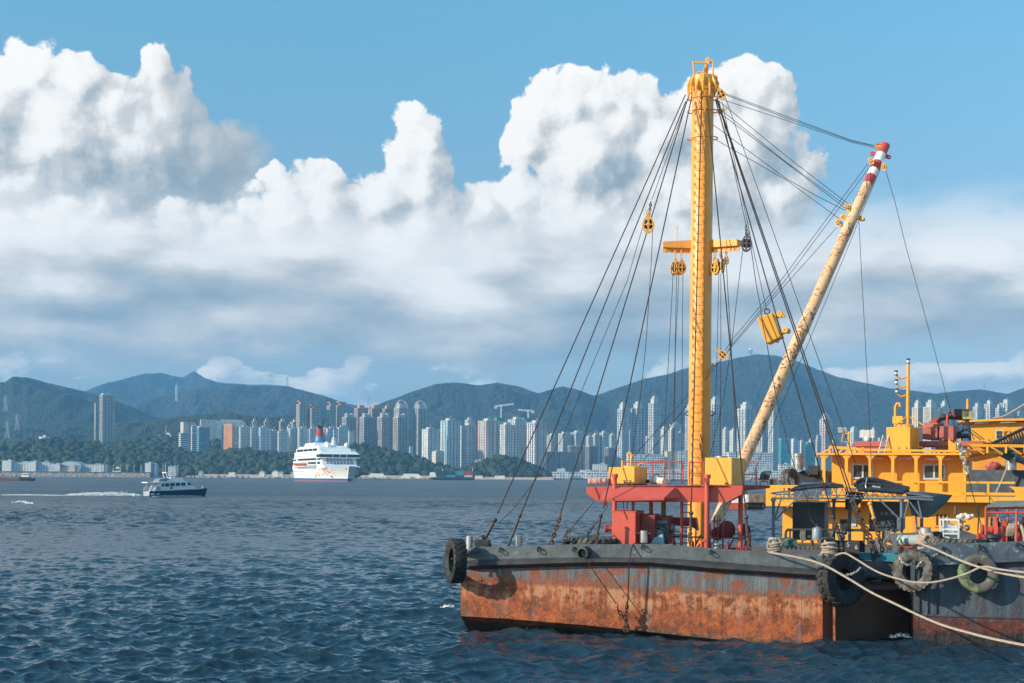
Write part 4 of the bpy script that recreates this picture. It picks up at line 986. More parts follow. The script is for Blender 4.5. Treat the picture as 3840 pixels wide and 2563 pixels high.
def ferry():
    D = 312.; C = PD(ZJ(605, 1018), D); C.z = 0; a = R(33)
    f = Vector((math.cos(a), math.sin(a), 0)); q = Vector((-math.sin(a), math.cos(a), 0)); k = 17. * 7.34 * math.cos(a) * 1.085; kz = 17. * 7.34
    P = lambda s, b, z: C + f * s + q * b + UZ * z
    W = 4.6; px = lambda x: (x - 605) / k; pz = lambda y: (1018 - y) / kz
    r = thing('ferry', 'small white and navy ferry boat heading right with a foaming wake', 'ferry', tuple(P(6, 2.3, 0)))
    st = [(0, 0., W, 1.15), (3, 0, W, 1.22), (7, .02, W - .02, 1.35), (10, .35, W - .35, 1.5), (12.4, 1.1, W - 1.1, 1.7), (14.1, 2.1, W - 2.1, 1.9)]
    vs = []
    for s, b0, b1, z in st:
        m_ = (b0 + b1) / 2; n_ = .84 if s < 13 else .6
        vs += [P(s * .955, m_ + (b0 - m_) * n_, -.4), P(s, b0, z), P(s, b1, z), P(s * .955, m_ + (b1 - m_) * n_, -.4)]
    n = 4; fs = [(i * n + j, i * n + (j + 1) % n, (i + 1) * n + (j + 1) % n, (i + 1) * n + j) for i in range(len(st) - 1) for j in range(n)] + [(0, 1, 2, 3), tuple(20 + j for j in range(4))]
    navy = plain('navy_hull', (.012, .05, .11), .35, scale=.6)
    hull = obj('hull', MB().put(vs, fs), navy, r, 30)
    m = MB(); m.hexa([P(-.06, .3, .1), P(-.06, W - .3, .1), P(-.01, W - .3, .1), P(-.01, .3, .1)], [P(-.06, .1, 1.14), P(-.06, W - .1, 1.14), P(-.01, W - .1, 1.14), P(-.01, .1, 1.14)])
    obj('transom', m, plain('grey_transom', (.36, .40, .44), .5, scale=1), hull, 0)
    def prof(name, pts, b0, b1, m, par=r):
        return obj(name, MB().prism([P(px(x), b0, pz(y)) for x, y in pts], q * (b1 - b0)), m, par, 0)
    cab = prof('cabin', [(715, 868), (838, 640), (860, 592), (1590, 586), (1740, 715), (1840, 775), (1840, 800)], .35, W - .35, SHIPW)
    prof('upper_cabin', [(1040, 592), (1075, 540), (1160, 530), (1185, 490), (1470, 482), (1545, 586)], .9, W - .9, SHIPW)
    prof('sun_awning', [(838, 600), (890, 530), (1100, 500), (1150, 520), (1040, 592)], .7, W - .7, plain('grey_awning', (.25, .26, .26), .8), r)
    w = MB()
    for pts in ([(905, 715), (945, 650), (980, 648), (980, 742), (940, 740)], [(1002, 650), (1118, 645), (1118, 738), (1002, 738)], [(1144, 640), (1258, 637), (1258, 732), (1144, 735)], [(1286, 637), (1400, 632), (1400, 722), (1286, 726)], [(1426, 632), (1542, 627), (1542, 714), (1426, 717)], [(1602, 614), (1630, 614), (1715, 700), (1602, 702)], [(1140, 758), (1208, 755), (1208, 802), (1140, 805)]):
        w.prism([P(px(x), .33, pz(y)) for x, y in pts], q * .1)
    w.hexa([P(px(1610), .6, pz(612)), P(px(1610), W - .6, pz(612)), P(px(1720), W - .6, pz(712)), P(px(1720), .6, pz(712))], [P(px(1622), .6, pz(602)), P(px(1622), W - .6, pz(602)), P(px(1732), W - .6, pz(702)), P(px(1732), .6, pz(702))])
    obj('window', w, DGLASS, cab, 0)
    m = MB()
    for b in (1.2, W - 1.2): m.tube([P(px(1100), b, pz(492)), P(px(1062), b, pz(352)), P(px(1220), b, pz(352)), P(px(1290), b, pz(490))], .12, 6)
    m.beam(P(px(1062), 1.2, pz(352)), P(px(1062), W - 1.2, pz(352)), .2); m.beam(P(px(1220), 1.2, pz(352)), P(px(1220), W - 1.2, pz(352)), .2)
    obj('radar_arch', m, SHIPW, r); obj('mast', MB().tube([P(px(1090), 2.3, pz(352)), P(px(1090), 2.3, pz(80))], [.07, .04], 6), SHIPW, r)
    obj('liferaft', MB().box(P(px(1390), 2.3, pz(470)), (1.6, 1.4, .22), (f, q, UZ)), plain('raft_red', (.55, .05, .05), .5), r)
    m = MB(); m.box(P(.15 + .8, 2.3, 3.1), (2.9, 3.9, .22), (f, q, UZ)); obj('canopy', m, SHIPW, r, 0)
    m = MB()
    for b in (.5, W - .5): m.tube([P(-.2, b, 1.25), P(.5, b, 2.2), P(.9, b, 3.05)], .11, 6)
    for b in (.1, 1.2, 2.3, 3.4, W - .1): m.tube([P(.1, b, 1.15), P(.1, b, 2.05)], .03, 4)
    for z in (1.6, 2.05): m.tube([P(2.2, .1, z), P(.1, .1, z), P(.1, W - .1, z), P(2, W - .1, z)], .03, 4)
    for z in (3.3, 3.7, 4.05): m.tube([P(.6, .8, z), P(2.0, .8, z), P(2., W - 1, z)], .025, 4)
    for s in (.6, 1.3, 2.): m.tube([P(s, .8, 3.1), P(s, .8, 4.05)], .025, 4)
    for s in (11.2, 12.3, 13.4): m.tube([P(s, 1.6 + (s - 11) * .2, 1.6), P(s, 1.6 + (s - 11) * .2, 2.7)], .025, 4)
    m.tube([P(11.2, 1.6, 2.6), P(13.4, 2.1, 2.7)], .025, 4)
    obj('rail', m, GREYS, r)
    b0 = P(px(838), .30, pz(792)); m = MB()
    m.lathe(b0 - q * .06, q, [(.20, -.05), (.33, -.05), (.33, .05), (.20, .05)], 16, UZ, closed=True); obj('lifebuoy', m, plain('buoy_red', (.5, .10, .06), .5), r)
    m = MB()
    for x in (678, 810): m.tube([P(px(x - 40), -.08, pz(955)), P(px(x + 40), -.08, pz(942))], .1, 8)
    obj('fender', m, SHIPW, r)
    prof('stair', [(640, 865), (720, 690), (800, 645), (838, 655), (735, 860)], 1., 1.9, SHIPW)
    obj('windlass', MB().box(P(13.2, 2.2, 2.1), (.5, .6, .5), (f, q, UZ)), GREYS, r, 0)
    # a man on the stern deck: small dark figure
    return P
FP = ferry()
def person(base, H, face, shirt, legs, label, pose='stand'):
    """one skinned figure; base = between the feet"""
    face = Vector(face).normalized(); s = face.cross(UZ); k = H / 1.72
    J = {'pel': (0, .92, 0), 'ch': (0, 1.28, .02), 'nk': (0, 1.45, .02), 'hd': (0, 1.58, .04), 'top': (0, 1.70, .03), 'sl': (.19, 1.40, 0), 'sr': (-.19, 1.40, 0), 'el': (.25, 1.13, .03), 'er': (-.25, 1.13, .03), 'hl': (.24, .90, .14), 'hr': (-.24, .90, .14),
         'jl': (.10, .88, 0), 'jr': (-.10, .88, 0), 'kl': (.11, .49, .03), 'kr': (-.12, .49, .03), 'fl': (.12, .06, -.02), 'fr': (-.13, .06, -.02), 'tl': (.13, .03, .15), 'tr': (-.14, .03, .15)}
    rad = dict(pel=.15, ch=.15, nk=.06, hd=.10, top=.07, sl=.075, sr=.075, el=.045, er=.045, hl=.035, hr=.035, jl=.095, jr=.095, kl=.06, kr=.06, fl=.045, fr=.045, tl=.035, tr=.035)
    E = [('pel', 'ch'), ('ch', 'nk'), ('nk', 'hd'), ('hd', 'top'), ('ch', 'sl'), ('ch', 'sr'), ('sl', 'el'), ('sr', 'er'), ('el', 'hl'), ('er', 'hr'), ('pel', 'jl'), ('pel', 'jr'), ('jl', 'kl'), ('jr', 'kr'), ('kl', 'fl'), ('kr', 'fr'), ('fl', 'tl'), ('fr', 'tr')]
    nm = list(J); me = bpy.data.meshes.new('person'); B0 = Vector(base)
    me.from_pydata([(s * J[n][0] + UZ * J[n][1] + face * J[n][2]) * k for n in nm], [(nm.index(a), nm.index(b)) for a, b in E], [])
    o = bpy.data.objects.new('person', me); COL.objects.link(o); o.location = B0
    md = o.modifiers.new('skin', 'SKIN')
    for i, n in enumerate(nm):
        v = me.skin_vertices[0].data[i]; v.radius = (rad[n] * k, rad[n] * k); v.use_root = n == 'pel'
    o.modifiers.new('sub', 'SUBSURF').levels = 1; o.modifiers['sub'].render_levels = 1
    def fn(g):
        z = g.xyz(g.n('TexCoord').outputs['Object'])[2]
        c = g.mix(g.m('GREATER_THAN', z, .90 * k), legs, shirt); c = g.mix(g.m('GREATER_THAN', z, 1.46 * k), c, (.42, .26, .18)); c = g.mix(g.m('GREATER_THAN', z, 1.62 * k), c, (.02, .015, .01))
        return bsdf(g, c, .8)
    me.materials.append(mat('person_' + label[:14].replace(' ', '_'), fn)); tag(o, label, 'person')
    return o
person(FP(1.0, 1.3, 1.2), 1.7, (-.7, -.7, 0), (.03, .04, .06), (.03, .03, .04), 'person in dark clothes standing on the ferry stern deck')
# container ship
def coaster():
    D = 1750.; k = F / D; a0 = PD(ZE(805, 1048), D); a0.z = 0; X = lambda x: (x - 805) / 2.61 / k; Zz = lambda y: (1050 - y) / 2.61 / k
    P = lambda x, b, z: a0 + Vector((X(x), b, z))
    r = thing('container_ship', 'dark hulled container ship loaded with blue and teal boxes', 'container ship', tuple(P(1020, 5, 0)))
    hb = plain('black_green_hull', (.02, .03, .035), .5, scale=.1)
    h = MB().prism([P(805, 0, -1), P(1248, 0, -1), P(1252, 0, Zz(1000)), P(1240, 0, Zz(1000)), P(1236, 0, Zz(1020)), P(830, 0, Zz(1022)), P(805, 0, Zz(1030))], Vector((0, 11, 0)))
    hl = obj('hull', h, hb, r, 0)
    obj('boot_stripe', MB().hexa([P(805, -.15, -1), P(845, -.15, -1), P(845, -.02, -1), P(805, -.02, -1)], [P(805, -.15, 2), P(845, -.15, 1), P(845, -.02, 1), P(805, -.02, 2)]), plain('boot_red', (.40, .06, .05), .6), hl, 0)
    m = MB(); m.box(P(840, 5, Zz(1005)), (X(870) - X(808), 9, Zz(985) - Zz(1025))); m.box(P(838, 5, Zz(985)), (X(860) - X(818), 8, 3)); m.beam(P(936, 5, Zz(960)), P(936, 5, Zz(935)), .5); m.beam(P(1230, 5, Zz(1000)), P(1230, 5, Zz(930)), .5)
    obj('deckhouse', m, SHIPW, r, 0)
    cols = {'n': plain('box_navy', (.02, .06, .10), .5, scale=.2), 't': plain('box_teal', (.05, .25, .28), .5, scale=.2), 'r': plain('box_red', (.35, .06, .06), .5, scale=.2), 'w': plain('box_pale', (.50, .50, .50), .5, scale=.2)}
    xs = [880, 972, 1062, 1148, 1232]; rows = [('n', 'n', 't', 'r'), ('n', 'n', 't', 'r'), ('n', 't', 'n', 'w')]; ys = [958, 979, 1000, 1021]
    for j, row in enumerate(rows):
        for i, cc_ in enumerate(row):
            w = X(xs[i + 1]) - X(xs[i])
            m = MB().box(P((xs[i] + xs[i + 1]) / 2, 4.5, (Zz(ys[j]) + Zz(ys[j + 1])) / 2), (w * .97, 9, (Zz(ys[j]) - Zz(ys[j + 1])) * .96))
            nm = {'n': 'dark blue', 't': 'teal', 'r': 'red', 'w': 'pale grey'}[cc_]
            solo('shipping_container', m, cols[cc_], '%s container in the %s tier, %s stack from the left on the container ship' % (nm, ['top', 'middle', 'bottom'][j], ORD[i]), 'container', 'containers on the container ship', 0)
coaster()
# low barge with tug at the far left, and the tyre-hung tug beyond the derrick barge
def workboat():
    D = 900.; k = F / D; a = PD(ZF(0, 1232), D); X = lambda x: a.x + x / 2.851 / k; Zz = lambda y: (1234 - y) / 2.851 / k
    r = thing('tug_barge', 'rusty low barge with a small wheelhouse at the left edge', 'barge', (X(150), D, 0))
    h = MB().prism([Vector((X(-260), D, -1)), Vector((X(320), D, -1)), Vector((X(336), D, Zz(1206))), Vector((X(200), D, Zz(1210))), Vector((X(-260), D, Zz(1190)))], Vector((0, 9, 0)))
    obj('hull', h, paint('rust_barge', (.16, .06, .05), scale=.3, wear=.5), r, 0)
    m = MB(); m.box((X(258), D + 4, Zz(1190)), (X(300) - X(220), 5, Zz(1172) - Zz(1210))); m.box((X(258), D + 4, Zz(1170)), (X(292) - X(228), 4, 2.2))
    obj('wheelhouse', m, SHIPW, r, 0); m = MB().box((X(258), D + 1.9, Zz(1171)), (X(286) - X(234), .3, 1.)); obj('window', m, DGLASS, r, 0)
    obj('tyre_strip', MB().box((X(270), D - .2, Zz(1212)), (X(330) - X(205), .4, 2.4)), BLACKM, r, 0)
workboat()
FOAM = mat('foam', lambda g: bsdf(g, g.mix(g.noise(pos(g), 1.5, 5, .7), (.62, .66, .68), (.92, .93, .93)), .8, 0, g.noise(pos(g), 6, 4), .1))
def foam(name, label, pts, w, h, n, seed, r=.3, flat=.35):
    """ragged white water: many small lumps strewn along a path"""
    rs = np.random.RandomState(seed); vs = []; fs = []; v1, f1 = ico(1); P = np.array([tuple(p) for p in pts])
    for k in range(n):
        t = rs.rand() * (len(P) - 1); i = int(t); c = P[i] * (1 - t + i) + P[min(i + 1, len(P) - 1)] * (t - i)
        e = math.sin(t / max(1, len(P) - 1) * math.pi) * .6 + .4
        rr = r * rs.uniform(.4, 1.5); zz = abs(rs.normal()) * h * e
        vs.append(c + np.array([rs.normal() * r * 2, rs.normal() * w, zz]) + v1 * (1 + rs.normal(size=(len(v1), 1)) * .22) * rr * np.array([1.6, 1.2, flat])); fs.append(f1 + k * len(v1))
    o = raw(name, np.concatenate(vs).tolist(), np.concatenate(fs).tolist(), FOAM, smooth=180); tag(o, label, 'foam', kind='stuff')
wy = FP(-1, 2, 0).y
fx = lambda x, y=1440: Vector((PD(ZF(x, y), wy).x, wy, .05))
foam('wake', 'churned white wake just behind the ferry', [fx(735), fx(900), fx(1100), fx(1250), fx(1400), fx(1500)], .55, .30, 7000, 4, .10, .5)
foam('wake', 'older thin wake line farther left of the ferry', [fx(40), fx(200), fx(400), fx(690)], .28, .08, 3000, 5, .085, .45)
foam('wake', 'breaking crest at the left edge of the water', [PZ(ZF(150, 1528), .1), PZ(ZF(240, 1525), .1), PZ(ZF(340, 1540), .1)], .5, .12, 260, 6, .09, .5)
foam('bow_wave', 'white water along the ferry waterline', [FP(.5, -.2, 0), FP(4, -.25, .0), FP(9, .0, 0), FP(12, .5, 0)], .10, .10, 700, 8, .07, .5)
# ------------------------------------------------------------------ the derrick barge
Z1 = zm(1600, 1650, 1.96); Z2 = zm(2200, 1650, 1.96); Z3 = zm(2800, 1500, 2.6133); Z4 = zm(3240, 1500, 2.6133); Z5 = zm(3000, 1950, 2.7964)
ZA = zm(2350, 180, 2.6133); ZB = zm(2950, 500, 3.4844); ZC = zm(2350, 700, 2.24)
def hull_mat(name, up, mid, rust, low, z0, heel, pale=True, fr=BA, spec=.45, wear=.85, rag=1.):
    """old steel plating: worn paint above, streaked and pitted rust below, growth at the waterline"""
    def fn(g):
        p = pos(g); x, y, z = g.xyz(p)
        u = g.v('DOT_PRODUCT', g.v('SUBTRACT', p, tuple(fr.o)), tuple(fr.U)); zz = g.m('MULTIPLY_ADD', u, heel, z)
        q = g.comb(u, g.v('DOT_PRODUCT', p, tuple(fr.V)), zz)
        drip = g.noise(g.v('MULTIPLY', q, (7, 7, .55)), 1., 6, .66); drip2 = g.noise(g.v('MULTIPLY', q, (2.2, 2.2, .5)), 1., 4, .6)
        pit = g.noise(q, 7, 8, .72); big = g.noise(q, .85, 5, .62); mid_ = g.noise(q, 2.6, 6, .66); fine = g.noise(q, 26, 4, .7)
        e = g.add(zz, g.add(g.mul(g.sub(drip, .5), 1.2 * rag), g.mul(g.sub(big, .5), .75 * rag)))      # ragged height
        grey = g.mix(g.mr(drip, .35, .68), tuple(c * .7 for c in up), tuple(c * 1.35 for c in up))
        grey = g.mix(g.mul(g.mr(mid_, .44, .60), wear), grey, tuple(c * .7 for c in rust))
        grey = g.mix(g.mul(g.mul(g.mr(drip, .40, .58), wear), g.mr(zz, z0 + .28, z0 - .05)), grey, (rust[0] * .48, rust[1] * .95, rust[2] * 1.9))
        org = g.mix(g.mr(mid_, .36, .62), tuple(c * .42 for c in rust), rust)
        org = g.mix(g.mul(g.mr(pit, .52, .66), .85), org, (rust[0] * 1.45, rust[1] * 1.65, rust[2] * 1.1))
        org = g.mix(g.mul(g.mr(pit, .46, .34), .8), org, (.07, .035, .025))
        org = g.mix(g.mul(g.mr(drip2, .55, .70), .45), org, tuple(c * 1.1 for c in up))
        col = g.mix(g.mr(e, z0 - .12, z0 + .22), org, grey)
        if pale:
            band = g.mul(g.mr(e, z0 - .72, z0 - .28), g.mr(zz, z0 + .02, z0 - .10))
            col = g.mix(g.mul(g.mul(band, g.mr(g.add(mid_, g.mul(g.sub(drip, .5), .7)), .42, .60)), .72), col, mid)
        gr = g.add(zz, g.add(g.mul(g.sub(mid_, .5), .55), g.mul(g.sub(pit, .5), .3)))
        col = g.mix(g.mr(gr, .46, .24), col, g.mix(g.mr(pit, .4, .6), low, tuple(c * 2.3 for c in low)))
        seam = g.m('LESS_THAN', g.m('ABSOLUTE', g.sub(g.m('FRACT', g.m('DIVIDE', u, 2.4)), .5)), .004)
        col = g.mix(g.mul(seam, .6), col, (.05, .025, .02))
        h = g.add(g.add(g.mul(pit, 1.), g.mul(fine, .35)), g.mul(drip, .5))
        return bsdf(g, col, g.mr(pit, .3, .7, spec, spec + .35), 0, h, .035, .9)
    return mat(name, fn)
def plate(name, c, spk, rough=.5, k=1., rust=(.12, .045, .02)):
    """dark bulwark plating with pale scuffs and a few rust runs"""
    def fn(g):
        p = pos(g); n = g.noise(p, 2.1, 5, .6); s1 = g.noise(p, 13 * k, 7, .75); run = g.noise(g.v('MULTIPLY', p, (6, 6, .6)), 1., 5, .62)
        col = g.mix(g.mr(n, .35, .65), c, tuple(x * 1.5 for x in c))
        col = g.mix(g.mul(g.mr(run, .52, .72), .6), col, tuple(x * 1.9 for x in c))
        col = g.mix(g.mul(g.mr(g.add(s1, g.mul(g.sub(n, .5), .5)), .60, .66), .7), col, spk)
        col = g.mix(g.mul(g.mr(g.noise(p, 4.3, 6, .7), .60, .68), .8), col, rust)
        return bsdf(g, col, rough, 0, g.add(s1, g.mul(n, .8)), .02, .8)
    return mat(name, fn)
HULLM = hull_mat('barge_rust', (.125, .140, .150), (.56, .27, .14), (.40, .092, .026), (.050, .038, .024), 1.66, .030)
BULW = plate('bulwark_grey', (.072, .081, .087), (.22, .23, .23))
RAILM = plate('rub_rail', (.035, .034, .035), (.10, .08, .07), .55)
DECKM = plain('deck_steel', (.10, .075, .06), .8, scale=2., var=.4)
REDP = paint('red_paint', (.52, .072, .042), .42, .18, (.10, .03, .02), scale=2.2)
REDD = paint('dark_red_paint', (.26, .030, .026), .45, .25, (.05, .02, .015), scale=3.)
YEL = paint('yellow_paint', (.74, .34, .035), .40, .14, (.22, .08, .03), scale=2.)
YELM = paint('mast_yellow', (.72, .30, .042), .42, .36, (.24, .10, .035), scale=2.2)
BLK = plain('black_steel', (.025, .026, .028), .5, scale=6, var=.5)
SLATE = paint('slate_paint', (.055, .066, .078), .5, .22, (.02, .018, .016), scale=2.)
STEELG = plain('worn_steel', (.36, .36, .35), .4, .6, scale=8, var=.4)
CABLE = mat('cable_steel', lambda g: bsdf(g, g.mix(g.noise(pos(g), 3, 4), (.020, .014, .012), (.055, .030, .022)), .5, .3, g.n('TexWave', {'Vector': pos(g), 'Scale': 14.}, bands_direction='DIAGONAL').outputs[0], .006))
ROPEM = mat('cream_rope', lambda g: bsdf(g, g.mix(g.noise(pos(g), 7, 6, .7), (.22, .16, .115), (.52, .43, .34)), .9, 0, g.noise(pos(g), 40, 3), .01))
RUBBER = mat('tyre_rubber', lambda g: bsdf(g, g.mix(g.mr(g.noise(pos(g), 3.5, 6, .65), .4, .7), (.012, .012, .013), (.042, .039, .036)), .75, 0, g.noise(pos(g), 22, 5, .6), .012))
CHAINM = plain('rusty_chain', (.11, .055, .035), .7, .3, scale=14, var=.5)
GALV = plain('galvanised_chain', (.38, .38, .36), .5, .5, scale=14, var=.3)

BARGE = thing('derrick_barge', 'rusty flat ended derrick barge with a yellow mast and leaning boom', 'barge', tuple(B(6, 8, 0)))
def sect(pts): return pts
hx = [1728, 1756, 1781, 1906, 2050, 2180, 2294, 2440, 2560, 2660, 2800, 2877, 3000, 3084]
yt = np.interp(hx, [1781, 1906, 2050, 2180, 2294, 2440, 2560, 2660, 2800, 2877, 3000, 3084], [2053, 2048, 2044, 2042, 2041.8, 2040, 2047, 2055.6, 2066, 2069, 2079, 2085])
ysf = np.interp(hx, [1728, 1814, 2059, 2400, 2506, 2710, 2863, 3000, 3084], [2103, 2099, 2092, 2090, 2095, 2108, 2122, 2130, 2136])
ylp = np.interp(hx, [1728, 1758, 1932, 2161, 2400, 2506, 2685, 2863, 3000, 3084], [2119, 2117, 2111.7, 2104, 2101.5, 2109, 2127, 2137, 2147.5, 2152])
ykn = np.interp(hx, [1728, 1932, 2238, 2500, 3084], [2311, 2323, 2349, 2378, 2440])
C2 = (14.3, 2.9)                                        # where the cut corner meets the long side
def corner(i, z_end):  # from the end-face corner round to the long side
    return B(C2[0], C2[1], z_end), B(C2[0], 25, z_end)
rows = {k: [] for k in ('top_in', 'top', 'shelf', 'lipa', 'lipb', 'und', 'kn', 'bot')}
for i, x in enumerate(hx):
    rows['top_in'].append(PV((x, yt[i]), .22)); rows['top'].append(PV((x, yt[i]), .04)); rows['shelf'].append(PV((x, ysf[i]), .02))
    rows['lipa'].append(PV((x, ylp[i] - 5), -.26)); rows['lipb'].append(PV((x, ylp[i] + 6), -.26)); rows['und'].append(PV((x, ylp[i] + 20), 0))
    k = PV((x, ykn[i]), 0); rows['kn'].append(k); rows['bot'].append(Vector((k.x, k.y, k.z)) + BV * 1.3 - UZ * .75)
zl = dict(top_in=2.22, top=2.22, shelf=1.98, lipa=1.84, lipb=1.76, und=1.66, kn=-.5, bot=-1.2)
inn = dict(top_in=-.26, top=-.06, shelf=-.04, lipa=.24, lipb=.24, und=0, kn=0, bot=-1.2)
nrm = (BU * 2.2 - BV * 3.0).normalized() * -1 * -1
for k in rows:
    for (u, v) in (C2, (C2[0], 25.)):
        d = inn[k]; rows[k].append(B(u + d * (.9 if v < 5 else 1), v - (d * .3 if v < 5 else 0), zl[k]))
def loft(ks, i0=0, i1=None):
    m = MB(); L = [rows[k][i0:i1] for k in ks]; n = len(L[0])
    m.put([p for l in L for p in l], [(j * n + i, j * n + i + 1, (j + 1) * n + i + 1, (j + 1) * n + i) for j in range(len(ks) - 1) for i in range(n - 1)]); return m
hm = loft(['und', 'kn', 'bot'], 0, len(hx))
k = len(rows['kn'])
a = [rows['und'][0], rows['kn'][0], rows['bot'][0]]; hm.put(a + [p + BV * 25 for p in a], [(0, 1, 4, 3), (1, 2, 5, 4)])
hm.put([B(.0, 25, 1.75), B(C2[0], 25, 1.75), B(C2[0], 25, -1), B(0, 25, -1)], [(0, 1, 2, 3)])
hull1 = obj('hull', hm, HULLM, BARGE, 30); obj('side_plating', loft(['und', 'kn', 'bot'], len(hx) - 1), paint('shade_darkened_plating', (.10, .052, .034), .6, .45, (.10, .035, .018), scale=1.2), BARGE, 30)  # rusty side plating, its colour darkened to paint in the shade between the barges
obj('bulwark', loft(['shelf', 'top', 'top_in'], 2), BULW, BARGE, 30)
m = loft(['top_in', 'top'], 2); n = len(rows['top_in']) - 2
m = MB(); tp = rows['top_in'][2:]; m.put(list(tp) + [p - UZ * .75 for p in tp], [(i, i + 1, n + i + 1, n + i) for i in range(n - 1)]); obj('bulwark_lining', m, BULW, BARGE, 30)
rr = loft(['shelf', 'lipa', 'lipb', 'und'], 1); obj('rubbing_rail', rr, RAILM, BARGE, 30)
m = MB(); pl = [rows['top_in'][2] - UZ * .7] + [rows['top_in'][-2]] ; m.prism([B(.4, .2, 1.80), B(11.3, .2, 1.72), B(14.2, 2.2, 1.62), B(14.4, 25, 1.70), B(.1, 25, 1.80)], -UZ * .12); obj('deck', m, DECKM, BARGE, 0)
cr = MB().hexa([rows['shelf'][0], rows['shelf'][2], rows['top_in'][2], rows['shelf'][0] + BV * .6], [rows['shelf'][0] + UZ * .02, rows['top'][2], rows['top_in'][2] + UZ * .01, rows['shelf'][0] + BV * .6 + UZ * .3]); obj('corner_plate', cr, BULW, BARGE, 0)
# edge bars on the cut corner, the turquoise coaming and ring bolts
m = MB(); a = rows['kn'][13]; b = rows['und'][13]
m.beam(a + BU * .35 + BV * .18 - BV * .1, b + BU * .35 + BV * .18 - BV * .1, .07, .12); m.beam(a - BU * .02 - BV * .02, b - BU * .02 - BV * .02, .05); obj('corner_bar', m, HULLM, BARGE, 0)
tc = paint('turquoise_paint', (.025, .20, .24), .45, .32, (.10, .03, .015), scale=5)
m = MB(); a, b, c, d = [PV(Z5(*q), 2.0) for q in ((628, 348), (1075, 350), (1030, 450), (628, 412))]; m.prism([a, b, c, d], BV * .5); obj('coaming', m, tc, BARGE, 0, .02)
for q in (Z1(540, 808), Z1(820, 803), Z1(1080, 805), Z2(410, 785), Z2(910, 825), Z5(105, 405)):
    c = PV(q, -.02); m = MB(); m.lathe(c - BV * .06 - UZ * .02, BU * .5 + BV * .3, [(.05, -.012), (.075, -.012), (.075, .012), (.05, .012)], 10, UZ, closed=True); m.box(c + UZ * .05, (.05, .12, .05), BA.ax); obj('ring_bolt', m, BLK, BARGE)
c = PV(Z1(1150, 832), -.12); d = (-BV + BU * -.35 - UZ * .1).normalized()
m = MB(); m.lathe(c - d * .35, d, [(.20, 0), (.20, .42), (.15, .43), (.15, .1)], 16); m.beam(c - d * .1 + UZ * .18, c - d * .1 - UZ * .24 + BU * .2, .05); obj('hawse_pipe', m, RAILM, BARGE)
# silver and rusty posts along the bulwark
POST = paint('worn_silver_post', (.46, .44, .41), .35, .42, (.24, .09, .04), scale=7, metal=.5)
for i, (x, y0, y1, v, bar) in enumerate(((315, 708, 800, .8, 0), (680, 700, 800, .8, 1))):
    a, b = PV(Z1(x, y1), v), PV(Z1(x, y0), v); m = MB().tube([a - UZ * .4, Vector((a.x, a.y, b.z))], .112, 16)
    if bar: m.tube([Vector((a.x, a.y, b.z - .14)) - BU * .28, Vector((a.x, a.y, b.z - .14)) + BU * .28], .022, 6)
    else: m.tube([Vector((a.x, a.y, b.z - .16)), Vector((a.x, a.y, b.z - .16)) + BU * .16], .03, 6)
    obj('bollard', m, POST, BARGE)
a = PV(Z1(1022, 775), 1.1); m = MB().lathe(a - UZ * .35, UZ, [(.13, 0), (.13, .42), (.2, .45), (.2, .5), (.14, .52)], 14); m.lathe(a - UZ * .35 + BU * .28, UZ, [(.12, 0), (.12, .36), (.19, .39), (.19, .43), (.1, .46)], 14); obj('bollard', m, BLK, BARGE)

# ------------------------------------------------------------------ tyres, chains, ropes, pulley blocks: shared builders
def tyre_mesh(Ro, W, Ri, lugs, seed=0):
    m = MB(); w = W / 2
    m.lathe((0, 0, 0), UZ, [(Ri, -w * .62), (Ri + (Ro - Ri) * .45, -w), (Ro * .93, -w * .92), (Ro * .965, -w * .8), (Ro * .965, w * .8), (Ro * .93, w * .92), (Ri + (Ro - Ri) * .45, w), (Ri, w * .62), (Ri + .015, w * .4), (Ri + .04, 0), (Ri + .015, -w * .4)], 48, closed=True)
    for k in range(lugs):
        for s in (-1, 1):
            a = 2 * math.pi * (k + (.25 if s > 0 else -.25)) / lugs; sk = .16 * s
            e = Vector((math.cos(a), math.sin(a), 0)); t = Vector((-e.y, e.x, 0)); tw = math.pi * Ro / lugs * .52
            q = lambda rr, z, o: e * rr + t * (o + (z / w) * sk * Ro * .55) + UZ * z
            z0, z1 = s * w * .06, s * w * .97
            m.hexa([q(Ro * .95, z0, -tw), q(Ro * .95, z0, tw), q(Ro * .90, z1, tw), q(Ro * .90, z1, -tw)], [q(Ro * 1.01, z0, -tw * .85), q(Ro * 1.01, z0, tw * .85), q(Ro * .985, z1, tw * .85), q(Ro * .985, z1, -tw * .85)])
    return m
def tyre(c, axis, Ro, W, Ri, label, mtl=None, lugs=24, group='tyre fenders', roll=0):
    o = obj('tyre', tyre_mesh(Ro, W, Ri, lugs), mtl or RUBBER, None, 40)
    o.rotation_euler = (Vector(axis).to_track_quat('Z', 'Y').to_matrix() @ Matrix.Rotation(roll, 3, 'Z')).to_euler(); o.location = c
    return tag(o, label, 'tyre', group)
def chain_mb(pts, L=.11, r=.012, wdt=.36):
    pts = [Vector(p) for p in pts]; m = MB(); d = 0; segs = [(pts[i], pts[i + 1], (pts[i + 1] - pts[i]).length) for i in range(len(pts) - 1)]
    tot = sum(s[2] for s in segs); n = max(2, int(tot / (L * .74)))
    for k in range(n):
        s = (k + .5) * tot / n
        for a, b, l in segs:
            if s <= l or (a, b, l) == segs[-1]: break
            s -= l
        c = a.lerp(b, min(1, s / l)); t = (b - a).normalized(); x = t.orthogonal().normalized(); y = t.cross(x)
        x = (x * math.cos(.6) + y * math.sin(.6)) if k % 2 else (-x * math.sin(.6) + y * math.cos(.6))
        ring = [c + t * (math.cos(q) * L * .5) + x * (math.sin(q) * L * wdt) for q in [2 * math.pi * i / 8 for i in range(9)]]
        m.tube(ring, r, 5, False)
    return m
